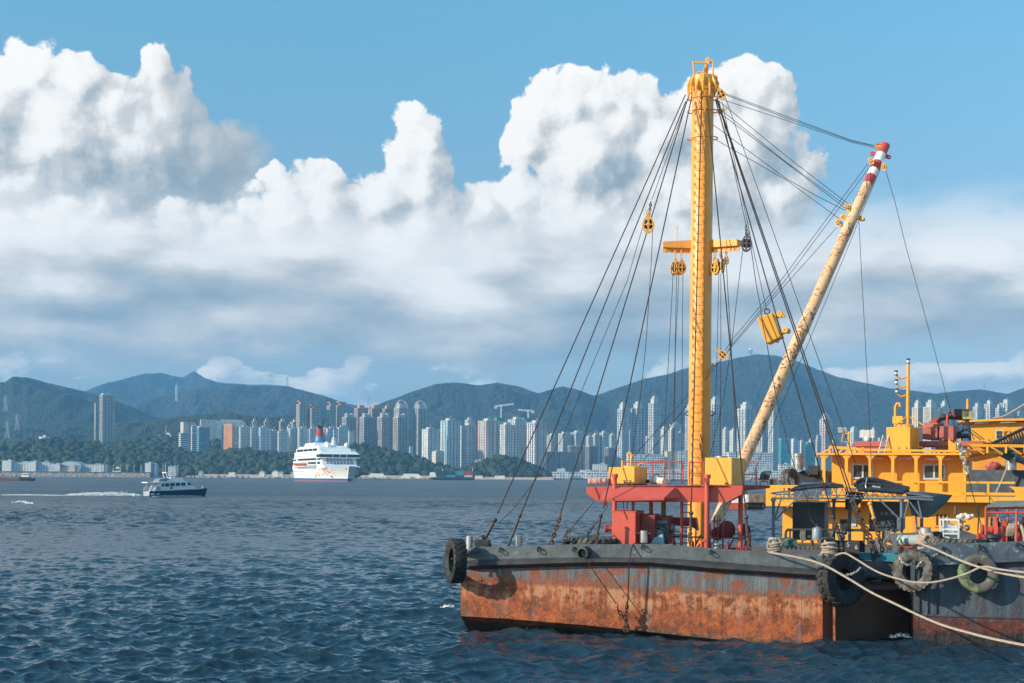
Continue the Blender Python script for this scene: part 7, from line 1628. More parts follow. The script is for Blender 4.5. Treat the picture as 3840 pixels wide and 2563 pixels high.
obj('cylinder', MB().lathe(a, UZ, [(.155, 0), (.16, .04), (.16, h * .70), (.13, h * .82), (.05, h * .88), (.05, h * .91)], 20), plain('bottle_grey', (.24, .27, .29), .4, scale=4), GB); obj('valve', MB().lathe(a + UZ * h * .9, UZ, [(.03, 0), (.03, .05), (.045, .06), (.045, .1)], 10), BLK, GB)
r, fr, w, z0, z1 = tank('battery_box', 'dark brown box with the white numbers 5 and 6', Z3, 960, 1108, 1395, 1512, 1.5, .6, 2, plain('dark_brown_paint', (.045, .035, .034), .5, scale=6), 'box')
textobj('5', fr.pv(Z3(995, 1422), -.02), .20, fr, CHALK, r); textobj('6', fr.pv(Z3(1074, 1447), -.02), .20, fr, CHALK, r)
m = MB(); [m.tube(smooth_path([P3(x, 1282, 2.4), P3(x - 8, 1330, 2.4), P3(x + 3, 1385, 2.4)], 3), .022, 5) for x in (535, 550, 560, 575, 800, 815, 830, 845)]; solo('hanging_rope', m, plain('dull_rope', (.22, .19, .15), .9, scale=12), 'dull ropes hung over the black pipe rail', 'rope'); m = MB(); [m.tube(smooth_path([P3(x, 1282, 2.3), P3(x + 2, 1340, 2.3), P3(x - 6, 1400, 2.3)], 3), .026, 5) for x in (1330, 1345, 1358, 1370, 1390)]; m.tube(smooth_path([P3(1335, 1410, 2.2), P3(1375, 1350, 2.2), P3(1410, 1300, 2.2), P3(1418, 1270, 2.2)], 4), .022, 6); solo('hanging_rope', m, plain('dull_rope', (.22, .19, .15), .9), 'pale ropes hung behind the heavy chains', 'rope')
m = MB(); m.box(P3(430, 1412, 1.6), (.42, .4, .22), BA.ax); m.ball(P3(425, 1400, 1.6), .22, 10, 6, (1.1, 1, .7)); solo('canvas_cover', m, GC, 'dark green canvas cover at the left of the black machinery', 'cover', smooth=60)
m = MB(); m.beam(P3(1450, 1300, 2.), P3(1455, 1500, 2.), .12, .1); m.beam(P3(1390, 1300, 2.1), P3(1450, 1400, 2.1), .05); m.beam(P3(1650, 1000, 4), P3(1670, 1300, 4), .05); m.box(P3(1492, 1210, 2.9), (.12, .1, .4), BA.ax); m.ball(P3(1492, 1180, 2.9), .07, 8, 6); solo('shelter_fittings', m, GF, 'grey fittings fixed to the right shelter post', 'fittings', smooth=0)
# slack tarpaulin hanging from the shelter's right end
def cloth(pts, m_, label, sub=3, name='tarpaulin'):
    n = len(pts[0]); mm = MB(); rows_ = [[P4(*q) for q in r_] for r_ in pts]; fl = [p for r_ in rows_ for p in r_]
    mm.put(fl, [(j * n + i, j * n + i + 1, (j + 1) * n + i + 1, (j + 1) * n + i) for j in range(len(pts) - 1) for i in range(n - 1)]); o = solo(name, mm, m_, label, 'tarpaulin', smooth=180); s = o.modifiers.new('s', 'SUBSURF'); s.levels = s.render_levels = 2; s.subdivision_type = 'SIMPLE'; t = o.modifiers.new('t', 'SOLIDIFY'); t.thickness = .01; return o
TG = mat('grey_green_tarp', lambda g: bsdf(g, g.mix(g.mr(g.noise(pos(g), 6, 6, .75), .62, .68), g.mix(g.noise(pos(g), 1.5, 4), (.055, .075, .075), (.11, .135, .13)), (.45, .36, .20)), .8, 0, g.noise(pos(g), 3, 4), .06, Alpha=1))
cloth([[(400, 898, 4.4, ), (600, 905, 4.6), (740, 920, 5.), (866, 935, 5.4)], [(440, 1000, 4.0), (600, 1010, 4.2), (730, 1020, 4.8), (800, 1015, 5.2)], [(460, 1100, 3.8), (560, 1130, 4.), (660, 1110, 4.5), (735, 1070, 5.)], [(465, 1130, 3.8), (540, 1150, 4.), (630, 1155, 4.2), (700, 1105, 4.8)]], TG, 'grey green tarpaulin sagging from the shelter towards the right'); cloth([[(-180, 900, 4.8), (-60, 905, 4.8), (20, 915, 4.8)], [(-185, 1000, 4.7), (-80, 1010, 4.7), (-20, 985, 4.7)], [(-185, 1080, 4.7), (-130, 1070, 4.7), (-60, 1040, 4.7)]], TG, 'grey green tarpaulin hanging in the middle of the shelter')
# ------------------------------------------------------------------ the yellow deckhouse vessel behind
w0 = PD(Z3(680, 545), 71); HF = Frame((w0.x, w0.y), 22)
def H3(x, y, v): return HF.pv(Z3(x, y), v)
def H4(x, y, v): return HF.pv(Z4(x, y), v)
YH = paint('house_yellow', (.76, .33, .022), .42, .08, (.25, .09, .02), scale=1.2, fade=.06)
OCH = paint('house_ochre', (.62, .25, .03), .5, .12, (.20, .07, .02), scale=1.5)
HV = thing('yellow_house_barge', 'barge with a yellow two storey deckhouse and arched gallery', 'barge', tuple(HF.at(5, 4, 0)))
uL = HF.uvz(H3(758, 600, .1))[0]; uR = HF.uvz(H4(1040, 560, 0))[0]; uP = HF.uvz(H4(985, 700, .1))[0]
zE0 = HF.uvz(H4(500, 545, 0))[2]; zE1 = HF.uvz(H4(500, 521, 0))[2]; zD = HF.uvz(H4(700, 945, 0))[2]; zDb = zD - .28
WV = 1.35                                                # the wall stands back behind the gallery
obj('hull', MB().bx(-1.5, uR + 8, -.6, 9, -1, 1.7, HF), plate('black_hull', (.03, .034, .038), (.12, .12, .12)), HV, 0)
m = MB(); m.bx(HF.uvz(H3(835, 700, WV))[0], uP - .1, WV, 6.5, zDb, zE0, HF); UPW = obj('upper_wall', m, YH, HV, 0)
m = MB(); m.bx(HF.uvz(H3(350, 1200, 1.2))[0], HF.uvz(H4(1190, 1200, 1.2))[0], 1.2, 7, 1.6, zDb, HF); LOW = obj('lower_wall', m, YH, HV, 0)
m = MB()
a = HF.uvz(H3(680, 560, 0))[0]; m.bx(a, uR, 0, 6.8, zE0 + .02, zE1, HF); m.bx(uR, uR + .02, 0, 6.8, zE0 + .02, zE1 - .01, HF)
m.prism([HF.at(uR, 0, zE0 + .1), HF.at(uR + 1.2, 1.2, zE0 + .1), HF.at(uR + 1.2, 6, zE0 + .1), HF.at(uR, 6.5, zE0 + .1)], UZ * .14)
for k in range(6): m.beam(HF.at(uR - .1, .8 + k * .8, zE0 - .18), HF.at(uR + 1.0, 1.3 + k * .8, zE0 + .08), .08, .14)
obj('roof', m, YH, HV, 0)
posts = [HF.uvz(H3(x, 700, .1))[0] for x in (758, 978, 1210, 1432)] + [HF.uvz(H4(x, 700, .1))[0] for x in (510, 748, 985)]
for u in posts: obj('post', MB().bx(u - .075, u + .075, .05, .17, zD - .1, zE0 + .02, HF), YH, HV, 0)
def bracket(u, s):    # quarter arch under the eave
    pts = [HF.at(u, .06, zE0 + .02)]; n = 8; Rr = .31
    pts = [HF.at(u + s * .07, .06, zE0 + .02), HF.at(u + s * (.07 + Rr), .06, zE0 + .02)] + [HF.at(u + s * (.07 + Rr - Rr * math.sin(k / n * math.pi / 2)), .06, zE0 + .02 - Rr * (1 - math.cos(k / n * math.pi / 2)) * 1.1) for k in range(1, n + 1)]
    return pts
m = MB()
for i, u in enumerate(posts):
    for s in (-1, 1):
        m.prism(bracket(u, s), HF.V * .05)
obj('arch_bracket', m, YH, HV, 0)
m = MB()                                                  # gallery deck and rail
m.bx(posts[0] - .2, uP + .15, 0, WV, zDb, zD, HF); uE = HF.uvz(H4(1480, 960, 0))[0]; m.bx(uP + .15, uE + 3.5, 0, 5, zDb, zD, HF); obj('gallery_deck', m, YH, HV, 0)
zr = HF.uvz(H4(500, 806, 0))[2]; zr2 = HF.uvz(H4(500, 905, 0))[2]
m = MB(); m.bx(HF.uvz(H3(1050, 800, 0))[0], uE, -.03, .06, zr - .05, zr + .05, HF); m.bx(HF.uvz(H3(1200, 900, 0))[0], uE, -.03, .06, zr2 - .12, zr2 + .02, HF); m.bx(HF.uvz(H4(1205, 900, 0))[0], HF.uvz(H4(1228, 900, 0))[0], -.04, .08, zDb, zr, HF); m.bx(uP - .08, uP + .08, -.03, .08, zDb, zr, HF); obj('gallery_rail', m, YH, HV, 0)
pts = [H4(*q, -.05) for q in ((1420, 850), (1580, 856), (1580, 1040), (1478, 985), (1484, 930), (1470, 885), (1440, 862))]; obj('rail_end_plate', MB().prism(pts, HF.V * .12), YH, HV, 0)
FRM = plain('pale_window_frame', (.50, .52, .54), .45, scale=3, var=.15); WGL = plain('window_glass_dark', (.035, .045, .055), .08, scale=1.2, var=.5, bump=0)
def window(z, x0, x1, y0, y1, v, n=2, par=UPW, fm=None, fw=.09):
    u0, u1, _, _, z0, z1 = HF.fb(z, x0, x1, y0, y1, v, .1); m = MB()
    m.bx(u0, u1, v - .07, v + .02, z1 - fw, z1, HF); m.bx(u0, u1, v - .07, v + .02, z0, z0 + fw, HF)
    for k in range(n + 1): c = u0 + fw / 2 + (u1 - u0 - fw) * k / n; m.bx(c - fw * .5, c + fw * .5, v - .065, v + .02, z0 + fw, z1 - fw, HF)
    f = obj('window', m, fm or FRM, par, 0); g_ = MB(); g_.bx(u0 + fw * .9, u1 - fw * .9, v - .035, v + .01, z0 + fw * .9, z1 - fw * .9, HF); obj('pane', g_, WGL, par if par.parent and par.parent.parent else f, 0); return f
window(Z3, 1032, 1246, 625, 776, WV); window(Z4, 577, 799, 627, 783, WV); window(Z4, 690, 826, 1106, 1250, 1.2, 3, LOW, OCH); window(Z3, 916, 985, 1172, 1260, 1.2, 1, LOW, BLK); window(Z3, 1030, 1075, 1130, 1240, 1.2, 2, LOW, FRM)
window(Z4, 1220, 1330, 1140, 1260, 1.2, 2, LOW, OCH); window(Z4, 1262, 1340, 1190, 1290, 1.15, 1, LOW, FRM)
m = MB(); u0, u1, _, _, z0, z1 = HF.fb(Z4, 468, 566, 1120, 1330, 1.2, .1); m.bx(u0, u1, 1.14, 1.19, z0, z1, HF); m.bx(u0, u1, 1.13, 1.2, z0 + (z1 - z0) * .52, z0 + (z1 - z0) * .53, HF); d_ = obj('door', m, OCH, HV, 0); obj('handle', MB().bx(u1 - .22, u1 - .14, 1.08, 1.14, z0 + (z1 - z0) * .3, z0 + (z1 - z0) * .42, HF), BLK, d_, 0)
m = MB()                                                  # narrow openings on the end wall
for v0 in (2.0, 3.5): obj('end_window', MB().bx(uP - .12, uP - .07, v0, v0 + .32, zD + .9, zD + 1.75, HF), BLK, UPW, 0)
lampm = plain('lamp_tube', (.62, .62, .58), .4); m = None
for x0, x1, y in ((300, 466, 576), (602, 850, 582), (1190, 1330, 575)):
    z_ = Z4 if x0 < 900 else Z3; a, b = HF.pv(z_(x0, y), .6), HF.pv(z_(x1, y), .6); obj('tube_lamp', MB().beam(a, b, .09, .07), lampm, HV, 0)
# balcony box on the left with slots, low side bulwark, roof rails
m = MB(); a = [HF.uvz(H3(x, 900, -.2))[0] for x in (188, 330, 372, 425, 520)]; zt = HF.uvz(H3(300, 835, -.2))[2]; zb = HF.uvz(H3(300, 1042, -.2))[2]; zs1 = HF.uvz(H3(300, 862, -.2))[2]; zs0 = HF.uvz(H3(300, 1000, -.2))[2]
m.bx(a[0], a[1], -.2, 0, zb, zt, HF); m.bx(a[1], a[4] + 3, -.2, -.05, zs1, zt, HF); m.bx(a[1], a[4] + 3, -.2, -.05, zb, zs0, HF)
for k in range(1, 4): m.bx(a[k], a[k] + .16, -.19, -.06, zs0, zs1, HF)
m.bx(a[0], a[4] + 3, 0, 3, zb, zb + .1, HF); obj('side_bulwark', m, YH, HV, 0)
m = MB()
zR = zE1; a0 = HF.uvz(H3(810, 460, .2))[0]; zr_ = HF.uvz(H3(850, 462, .2))[2]
m.beam(HF.at(a0, .2, zr_), HF.at(HF.uvz(H3(1110, 480, .2))[0], .2, zr_ - .12), .07, .14); m.beam(HF.at(HF.uvz(H3(1110, 480, .2))[0], .2, zr_ - .14), HF.at(uR - .2, .2, zr_ - .22), .06, .10)
for x0, x1 in ((735, 812), (900, 945), (965, 1000), (1030, 1068), (1095, 1130)): m.beam(HF.at(HF.uvz(H3(x0, 530, .2))[0], .2, zR), HF.at(HF.uvz(H3(x1, 470, .2))[0], .2, zr_ - .1), .07, .07)
for x in (812, 875, 1005, 1060, 1135): m.bx(HF.uvz(H3(x, 500, .2))[0] - .05, HF.uvz(H3(x, 500, .2))[0] + .05, .17, .25, zR, zr_ - .02, HF)
for x in (630, 690, 730, 790, 880, 945, 1015): u = HF.uvz(H4(x, 500, .2))[0]; m.bx(u - .05, u + .05, .17, .25, zR, zr_ - .2, HF)
u1 = HF.uvz(H4(1015, 500, .2))[0]; ztop = HF.uvz(H4(1020, 446, .2))[2]
m.beam(HF.at(u1, .2, ztop), HF.at(u1 + 4., .9, ztop - .05), .08, .14)
for k in range(5): m.beam(HF.at(u1 + .1 + k * .85, .2 + k * .12, ztop), HF.at(u1 + .75 + k * .85, .4 + k * .12, zR - .05), .08, .08); m.bx(u1 + k * .85, u1 + .1 + k * .85, .2 + k * .12, .28 + k * .12, zR, ztop, HF)
obj('roof_rail', m, YH, HV, 0)
m = MB(); pts = [H4(*q, .4) for q in ((825, 530), (828, 370), (845, 400), (880, 425), (900, 420), (905, 530))]; m.prism(pts, HF.V * .08); pts = [H4(*q, .7) for q in ((900, 530), (905, 420), (925, 400), (942, 372), (948, 385), (935, 530))]; m.prism(pts, HF.V * .08); obj('cable_fairlead', m, YH, HV, 0)
# tanks and the light mast on the roof
def htank(name, label, z, x0, x1, yt_, yb, v, dep, extra, m_, cat='tank'):
    w = HF.pv(z(x0, yb), v); fr = Frame((w.x, w.y), 22 + extra); a = fr.uvz(fr.pv(z(x1, yt_), 0)); r = thing(name, label, cat, tuple(fr.at(a[0] / 2, dep / 2, w.z)))
    obj('body', MB().bx(0, a[0], 0, dep, w.z, a[2], fr), m_, r, 0, .02); return r, fr, a[0], w.z, a[2]
r, fr, w, z0, z1 = htank('roof_tank', 'big yellow roof tank carrying the lantern mast', Z4, 218, 453, 266, 512, .9, 2.2, 6, YH)
m = MB(); m.bx(-.05, w + .05, -.05, 2.25, z0 - .06, z0 + .04, fr)
for k in (.18, .5, .83): m.prism([fr.at(w * k, -.03, z0 + .28), fr.at(w * k, -.14, z0 + .04), fr.at(w * k, -.03, z0 + .04)], fr.U * .03)
obj('base_flange', m, OCH, r, 0); m = MB(); p = fr.at(w * .22, .8, z1); m.tube([p, p + UZ * 1.05, p + UZ * 1.22 + fr.U * .08, p + UZ * 1.22 + fr.U * .2, p + UZ * 1.05 + fr.U * .24], .07, 10); q = fr.at(w + .02, .8, z0 + .25); m.tube([q, q + fr.U * .4, q + fr.U * .45 - UZ * .3], .05, 8); m.lathe(q + fr.U * .2, UZ, [(.03, 0), (.03, .3), (.12, .31), (.12, .34)], 10); m.lathe(fr.at(w * .62, .9, z1), UZ, [(.42, 0), (.42, .13), (.38, .15)], 20); obj('vent_pipe', m, YH, r)
fm_ = fr.at(w * .75, .8, z1 + .1); topz_ = (PD(ZH(1086, 318), fm_.y)).z
LM = thing('lantern_mast', 'thin yellow mast with four navigation lanterns on the yellow roof tank', 'mast', tuple(fm_))
m = MB(); m.tube([fm_, Vector((fm_.x, fm_.y, topz_))], [.10, .075], 12); [m.tube([fm_ + UZ * .5, fm_ + Vector((dx, dy, -.05))], .035, 6) for dx, dy in ((-.75, -.3), (.8, -.3), (.2, .7))]; m.box(fm_ + UZ * .3 - fr.U * .5, (.5, .12, .35), fr.ax); obj('pole', m, YH, LM)
def lantern(c, par):
    o = obj('lantern', MB().lathe(c, UZ, [(.10, 0), (.10, .03), (.06, .03), (.06, .17), (.10, .18), (.10, .22), (.06, .25)], 14), BLK, par); obj('lens', MB().lathe(c + UZ * .04, UZ, [(.075, 0), (.075, .12)], 14), plain('lantern_lens', (.62, .60, .55), .2), o)
lantern(Vector((fm_.x, fm_.y, topz_)), LM)
for x, y in ((1008, 442), (1010, 536), (1016, 630)):
    c = PD(ZH(x, y), fm_.y); m = MB().tube([Vector((fm_.x, fm_.y, PD(ZH(1090, y + 15), fm_.y).z)), Vector((c.x + .2, c.y, c.z - .18)), c], .045, 6); obj('arm', m, YH, LM); lantern(c, LM)
RDT = paint('rust_red_tank', (.33, .075, .060), .55, .15, (.12, .04, .02), scale=2)
RP = thing('red_platform', 'long dark red steel platform on legs over the yellow roof', 'platform', tuple(H4(400, 430, 3.5)))
m = MB(); u0 = HF.uvz(H3(1055, 420, 3.2))[0]; u1 = HF.uvz(H4(1165, 420, 3.2))[0]; zp = HF.uvz(H4(600, 405, 3.2))[2]; m.bx(u0, u1, 3.2, 6, zp - .26, zp, HF); obj('beam', m, RDT, RP, 0); m = MB()
for x, z_ in ((1130, Z3), (1200, Z3), (560, Z4), (720, Z4), (800, Z4), (1050, Z4)): u = HF.uvz(HF.pv(z_(x, 440), 3.4))[0]; obj('leg', MB().bx(u - .09, u + .09, 3.4, 3.6, zR, zp - .26, HF), RDT, RP, 0)
for x in (520, 770): u = HF.uvz(H4(x, 440, 3.3))[0]; m = MB().prism([HF.at(u - .4, 3.3, zp - .26), HF.at(u + .4, 3.3, zp - .26), HF.at(u + .06, 3.3, zp - .75), HF.at(u - .06, 3.3, zp - .75)], HF.V * .08); obj('gusset', m, RDT, RP, 0)
u = HF.uvz(H3(1170, 440, 3.3))[0]; m = MB().prism([HF.at(u - .9, 3.3, zp - .26), HF.at(u + .7, 3.3, zp - .26), HF.at(u + .1, 3.3, zp - .7), HF.at(u - .1, 3.3, zp - .7)], HF.V * .08); obj('gusset', m, RDT, RP, 0)
r, fr, w, z0, z1 = htank('roof_tank', 'rust red roof tank with a hopper top, left of two', Z4, 574, 722, 222, 388, 3.4, 1.4, 8, RDT); m = MB(); m.hexa([fr.at(.25, .2, z1), fr.at(w - .15, .2, z1), fr.at(w - .15, 1.1, z1), fr.at(.25, 1.1, z1)], [fr.at(.55, .1, z1 + .26), fr.at(w + .05, .1, z1 + .26), fr.at(w + .05, 1.2, z1 + .26), fr.at(.55, 1.2, z1 + .26)]); m.bx(.4, w - .1, -.06, 0, z0 + (z1 - z0) * .5, z0 + (z1 - z0) * .54, fr); m.tube([fr.at(-1.2, .3, z1 - .25), fr.at(.45, -.05, z1 - .25), fr.at(.45, -.05, z0)], .03, 6); obj('hopper', m, RDT, r, 0)
r, fr, w, z0, z1 = htank('roof_tank', 'rust red square roof tank, right of two', Z4, 735, 878, 258, 402, 3.3, 1.4, 8, RDT); m = MB(); p = fr.at(w * .42, .5, z1); m.tube([p, p + UZ * .55, p + UZ * .75 + fr.U * .12, p + UZ * .75 + fr.U * .3, p + UZ * .5 + fr.U * .36], .07, 10); obj('vent_pipe', m, REDP, r)
PL = thing('floodlight', 'slatted floodlight panel on a yellow pole above the left eave', 'floodlight', tuple(H3(1000, 460, .8))); m = MB(); m.tube([H3(1000, 470, .8), H3(1000, 330, .8)], .05, 8); m.tube([H3(950, 335, .8), H3(1035, 325, .8)], .03, 6); m.tube([H3(945, 335, .8), H3(930, 410, .8), H3(985, 415, .8)], .025, 6); obj('pole', m, YH, PL); m = MB(); q = [H3(*p, .8) for p in ((890, 268), (976, 266), (992, 326), (900, 328))]; m.prism(q, HF.V * .08); sp = obj('panel', m, BLK, PL, 0); m = MB(); [m.beam(q[0].lerp(q[3], t) - HF.V * .03, q[1].lerp(q[2], t) - HF.V * .03, .03) for t in (.12, .3, .48, .66, .84)]; obj('slat', m, FRM, sp, 0)
for q, lb in (((1180, 385), 'white floodlight standing on the red platform'),): m = MB(); c = H3(1180, 390, 3.6); m.ball(c, .18, 10, 6); m.beam(c - UZ * .3, c, .05); m.box(c + UZ * .3, (.75, .1, .4), HF.ax); solo('floodlight', m, FRM, lb, 'floodlight')
m = MB(); a, b = H3(1320, 525, .5), H3(1365, 350, .9); s = HF.U * .14; m.beam(a - s, b - s, .05); m.beam(a + s, b + s, .05); [m.beam(a.lerp(b, k / 8) - s, a.lerp(b, k / 8) + s, .03) for k in range(1, 8)]; solo('ladder', m, STEELG, 'pale ladder leaning on the yellow roof tank', 'ladder', smooth=0)
m = MB(); a, b = H4(785, 170, 4), H4(1040, 180, 4); m.tube([a, b], .11, 8); m.lathe(a, (b - a), [(.1, -.1), (.17, -.1), (.17, .05), (.1, .05)], 10); m.box(a.lerp(b, .68) + UZ * .25, (.7, .3, .4), HF.ax); m.tube([a.lerp(b, .15), a.lerp(b, .15) - UZ * 1.1, H4(1030, 270, 4)], .07, 8); m.tube([a.lerp(b, .9), H4(1040, 400, 4)], .07, 8); [m.tube([H4(1000, 190, 4), H4(x, y, 4)], .02, 5) for x, y in ((900, 265), (960, 300), (1010, 330), (1080, 390))]; m.tube([H4(985, 180, 4), H4(1035, 260, 4)], .05, 6); m.tube([H4(910, 350, 4), H4(1040, 355, 4)], .12, 8); m.tube([H4(930, 400, 4), H4(1035, 310, 4)], .05, 6); solo('davit', m, BLK, 'black davit frame behind the red roof tanks', 'davit'); m = MB().box(H4(1018, 152, 4), (.5, .3, .4), HF.ax); solo('work_lamp', m, plain('olive_lamp', (.30, .29, .12), .5), 'olive work lamp on top of the black davit', 'lamp', smooth=0)
m = MB().tube([PD(ZH(1757, 850), 75), PD(ZH(1759, 690), 75)], [.09, .06], 8); solo('thin_mast', m, YH, 'thin short yellow mast above the black davit', 'mast')
tyre(H3(425, 790, .5), (.75, -.65, .1), .62, .45, .3, 'dark tyre standing on the yellow side bulwark', OLD, 20)
m = MB(); a = H3(505, 690, 1.5); m.lathe(a, UZ, [(.24, 0), (.24, .68), (.28, .7), (.28, .86)], 14); solo('exhaust_stack', m, STEELG, 'bright steel exhaust stack behind the standing tyre', 'exhaust'); m = MB(); q = [H3(*p, 1.8) for p in ((470, 810), (480, 720), (560, 690), (600, 735), (650, 680), (700, 690), (800, 700), (800, 810))]; m.prism(q, HF.V * 1.2); m.beam(H3(600, 740, 1.7), H3(655, 670, 1.7), .1); m.beam(H3(655, 670, 1.7), H3(750, 740, 1.7), .1); m.box(H3(655, 690, 1.6), (.5, .4, .45), HF.ax); solo('dark_machinery', m, BLK, 'black covered machinery left of the yellow gallery', 'machinery', smooth=0)
chain([H4(*p, -.2) for p in ((920, 395), (955, 520), (1000, 660), (1018, 725))], 'pale heavy chain hanging in front of the yellow gallery corner', .30, .045, GALV); cable([H4(1018, 725, -.2), H4(1060, 900, -1), H4(1120, 1130, -2), H4(1178, 1330, -3)], 'dark line from the pale chain down to the deck', .022); cable([H4(1125, 1050, -1), H4(1122, 1200, -1), H4(1108, 1390, -1)], 'dark double tackle hanging by the lower yellow wall', .03)
# ------------------------------------------------------------------ farther crane vessel at the right edge
KF = Frame(tuple(PD(Z4(1055, 560), 84)[:2]), 20)
def K4(x, y, v=0): return KF.pv(Z4(x, y), v)
KH = thing('crane_house', 'yellow crane cab house with flat overhanging roof at the right edge', 'crane house', tuple(K4(1300, 560, 2)))
m = MB(); m.prism([K4(*q) for q in ((1050, 300), (1072, 215), (1700, 215), (1700, 420), (1055, 420))], KF.V * 4); kb = obj('body', m, YH, KH, 0)
m = MB(); m.prism([K4(*q, -.5) for q in ((905, 206), (1300, 186), (1700, 180), (1700, 200), (1300, 208), (930, 222))], KF.V * 5.5); obj('roof', m, YH, KH, 0)
m = MB(); m.bx(*[f for f in KF.fb(Z4, 1290, 1362, 298, 388, -.05, .1)], KF); f_ = obj('window', m, FRM, kb, 0); m = MB()
for i in (0, 1):
    for j in (0, 1): m.bx(*[f for f in KF.fb(Z4, 1298 + 30 * i, 1325 + 30 * i, 306 + 38 * j, 340 + 38 * j, -.07, .05)], KF)
obj('pane', m, WGL, f_, 0)
m = MB(); m.tube([K4(1368, 380, -.1), K4(1368, 312, -.1), K4(1380, 302, -.1), K4(1415, 304, -.1), K4(1424, 318, -.1), K4(1424, 380, -.1)], .04, 6); obj('hatch_frame', m, YH, KH)
for x0, x1, y in ((1085, 1215, 222), (1338, 1490, 216)): obj('tube_lamp', MB().beam(K4(x0, y + 6, -.3), K4(x1, y, -.3), .12, .08), lampm, KH, 0)
m = MB(); m.bx(*KF.fb(Z4, 1000, 1700, 690, 1000, .5, 6), KF); solo('dark_hull', m, plate('slate_hull', (.055, .065, .075), (.2, .2, .2)), 'dark slate hull of the farther crane vessel', 'hull', smooth=0); m = MB(); m.bx(*KF.fb(Z4, 1060, 1700, 420, 700, 1.2, 4), KF); solo('crane_plinth', m, OCH, 'ochre plinth under the crane cab house', 'plinth', smooth=0)
m = MB(); q0, q1 = K4(1240, 440, -1), K4(1640, 250, -1); q2, q3 = K4(1300, 530, -1), K4(1680, 430, -1)   # lattice boom
for o in (0, 1.0):
    d = KF.V * -o; m.tube([q0 + d, q1 + d], .09, 6); m.tube([q2 + d, q3 + d], .09, 6); n = 16
    for k in range(n): a, b = q0.lerp(q1, k / n) + d, q2.lerp(q3, (k + .5) / n) + d; c = q0.lerp(q1, (k + 1) / n) + d; m.tube([a, b], .045, 5); m.tube([b, c], .045, 5)
for k in range(17): m.tube([q0.lerp(q1, k / 16), q0.lerp(q1, k / 16) - KF.V], .04, 5); m.tube([q2.lerp(q3, k / 16), q2.lerp(q3, k / 16) - KF.V], .04, 5)
m.tube([q0, q2], .09, 6); solo('lattice_boom', m, BLK, 'black lattice crane boom lying at the right edge', 'crane boom')
cable([K4(1060, 300, -.8), K4(1180, 390, -1)], 'upper wire in front of the crane cab house', .03); cable([K4(1060, 330, -.8), K4(1150, 395, -1)], 'lower wire in front of the crane cab house', .03); cable(smooth_path([PD(ZH(x, y), 70) for x, y in ((2030, 893), (2120, 880), (2220, 830), (2360, 745))], 4), 'pale rope rising to the right above the crane roof', .06, 0, 'mooring ropes', ROPEM)
m = MB(); a = K4(1440, 690, 0); m.lathe(a, UZ, [(.32, 0), (.32, .9), (.42, .95), (.42, 1.1)], 14); m.tube([a + KF.U * .2 + UZ * .7, a + KF.U * .9 + UZ * .5], .2, 8); solo('bollard', m, STEELG, 'pale bollard on the dark slate hull', 'bollard'); cable(smooth_path([K4(x, y, -.2) for x, y in ((1415, 630), (1360, 770), (1310, 880), (1265, 985))], 4), 'pale rope slanting down from the slate hull bollard', .055, 0, 'mooring ropes', ROPEM); m = MB(); [m.ball(K4(1245 + 14 * k, 655 - 6 * (k % 2), .8), .30, 10, 6, (1.2, .8, .8 + .1 * (k % 3))) for k in range(4)]; solo('net_heap', m, plain('red_net', (.42, .10, .08), .9, scale=5, var=.5, bump=.1), 'heap of reddish net behind the yellow gallery end', 'net'); m = MB(); m.prism([K4(*q, -.6) for q in ((1300, 500), (1400, 510), (1490, 550), (1410, 595), (1340, 560))], KF.V * .3); solo('canvas_cover', m, GC, 'dark green canvas under the lattice boom', 'cover', smooth=0, bevel=.05)
# far workboat with tyre row and a stone jetty, seen between the two barges
m = MB(); JD = 250; a = PD(Z2(1195, 480), JD); b = PD(Z2(1315, 480), JD); m.prism([Vector((a.x - 1, JD, -1)), Vector((b.x + 9, JD, -1)), Vector((b.x + 9, JD, PD(Z2(1300, 398), JD).z)), Vector((a.x - .5, JD, PD(Z2(1200, 402), JD).z))], Vector((0, 5, 0))); solo('stone_jetty', m, plain('jetty_stone', (.26, .17, .11), .9, scale=1.5, var=.4), 'brown stone jetty seen between the two barges', 'jetty', smooth=0)
WB = thing('workboat', 'orange and white workboat with a row of tyres beyond the barge', 'boat', tuple(PD(Z2(1180, 500), 225))); WD = 225; a = PD(Z2(1010, 500), WD); b = PD(Z2(1302, 500), WD); zt = PD(Z2(1200, 470), WD).z
obj('hull', MB().prism([Vector((a.x, WD, -.5)), Vector((b.x - .6, WD, -.5)), Vector((b.x, WD, zt)), Vector((a.x - .4, WD, zt + .2))], Vector((0, 4, 0))), paint('boat_orange', (.62, .10, .04), .5, .2, scale=1.), WB, 0); q = [PD(Z2(*p), WD + .5) for p in ((1075, 470), (1075, 432), (1170, 430), (1176, 405), (1190, 405), (1190, 470))]; obj('wheelhouse', MB().prism(q, Vector((0, 2, 0))), SHIPW, WB, 0)
for k in range(5): t = obj('tyre', MB().lathe(PD(Z2(1185 + 26 * k, 486), WD - .3), Vector((0, -1, 0)), [(.28, -.1), (.6, -.1), (.6, .1), (.28, .1)], 16, closed=True), RUBBER, WB)
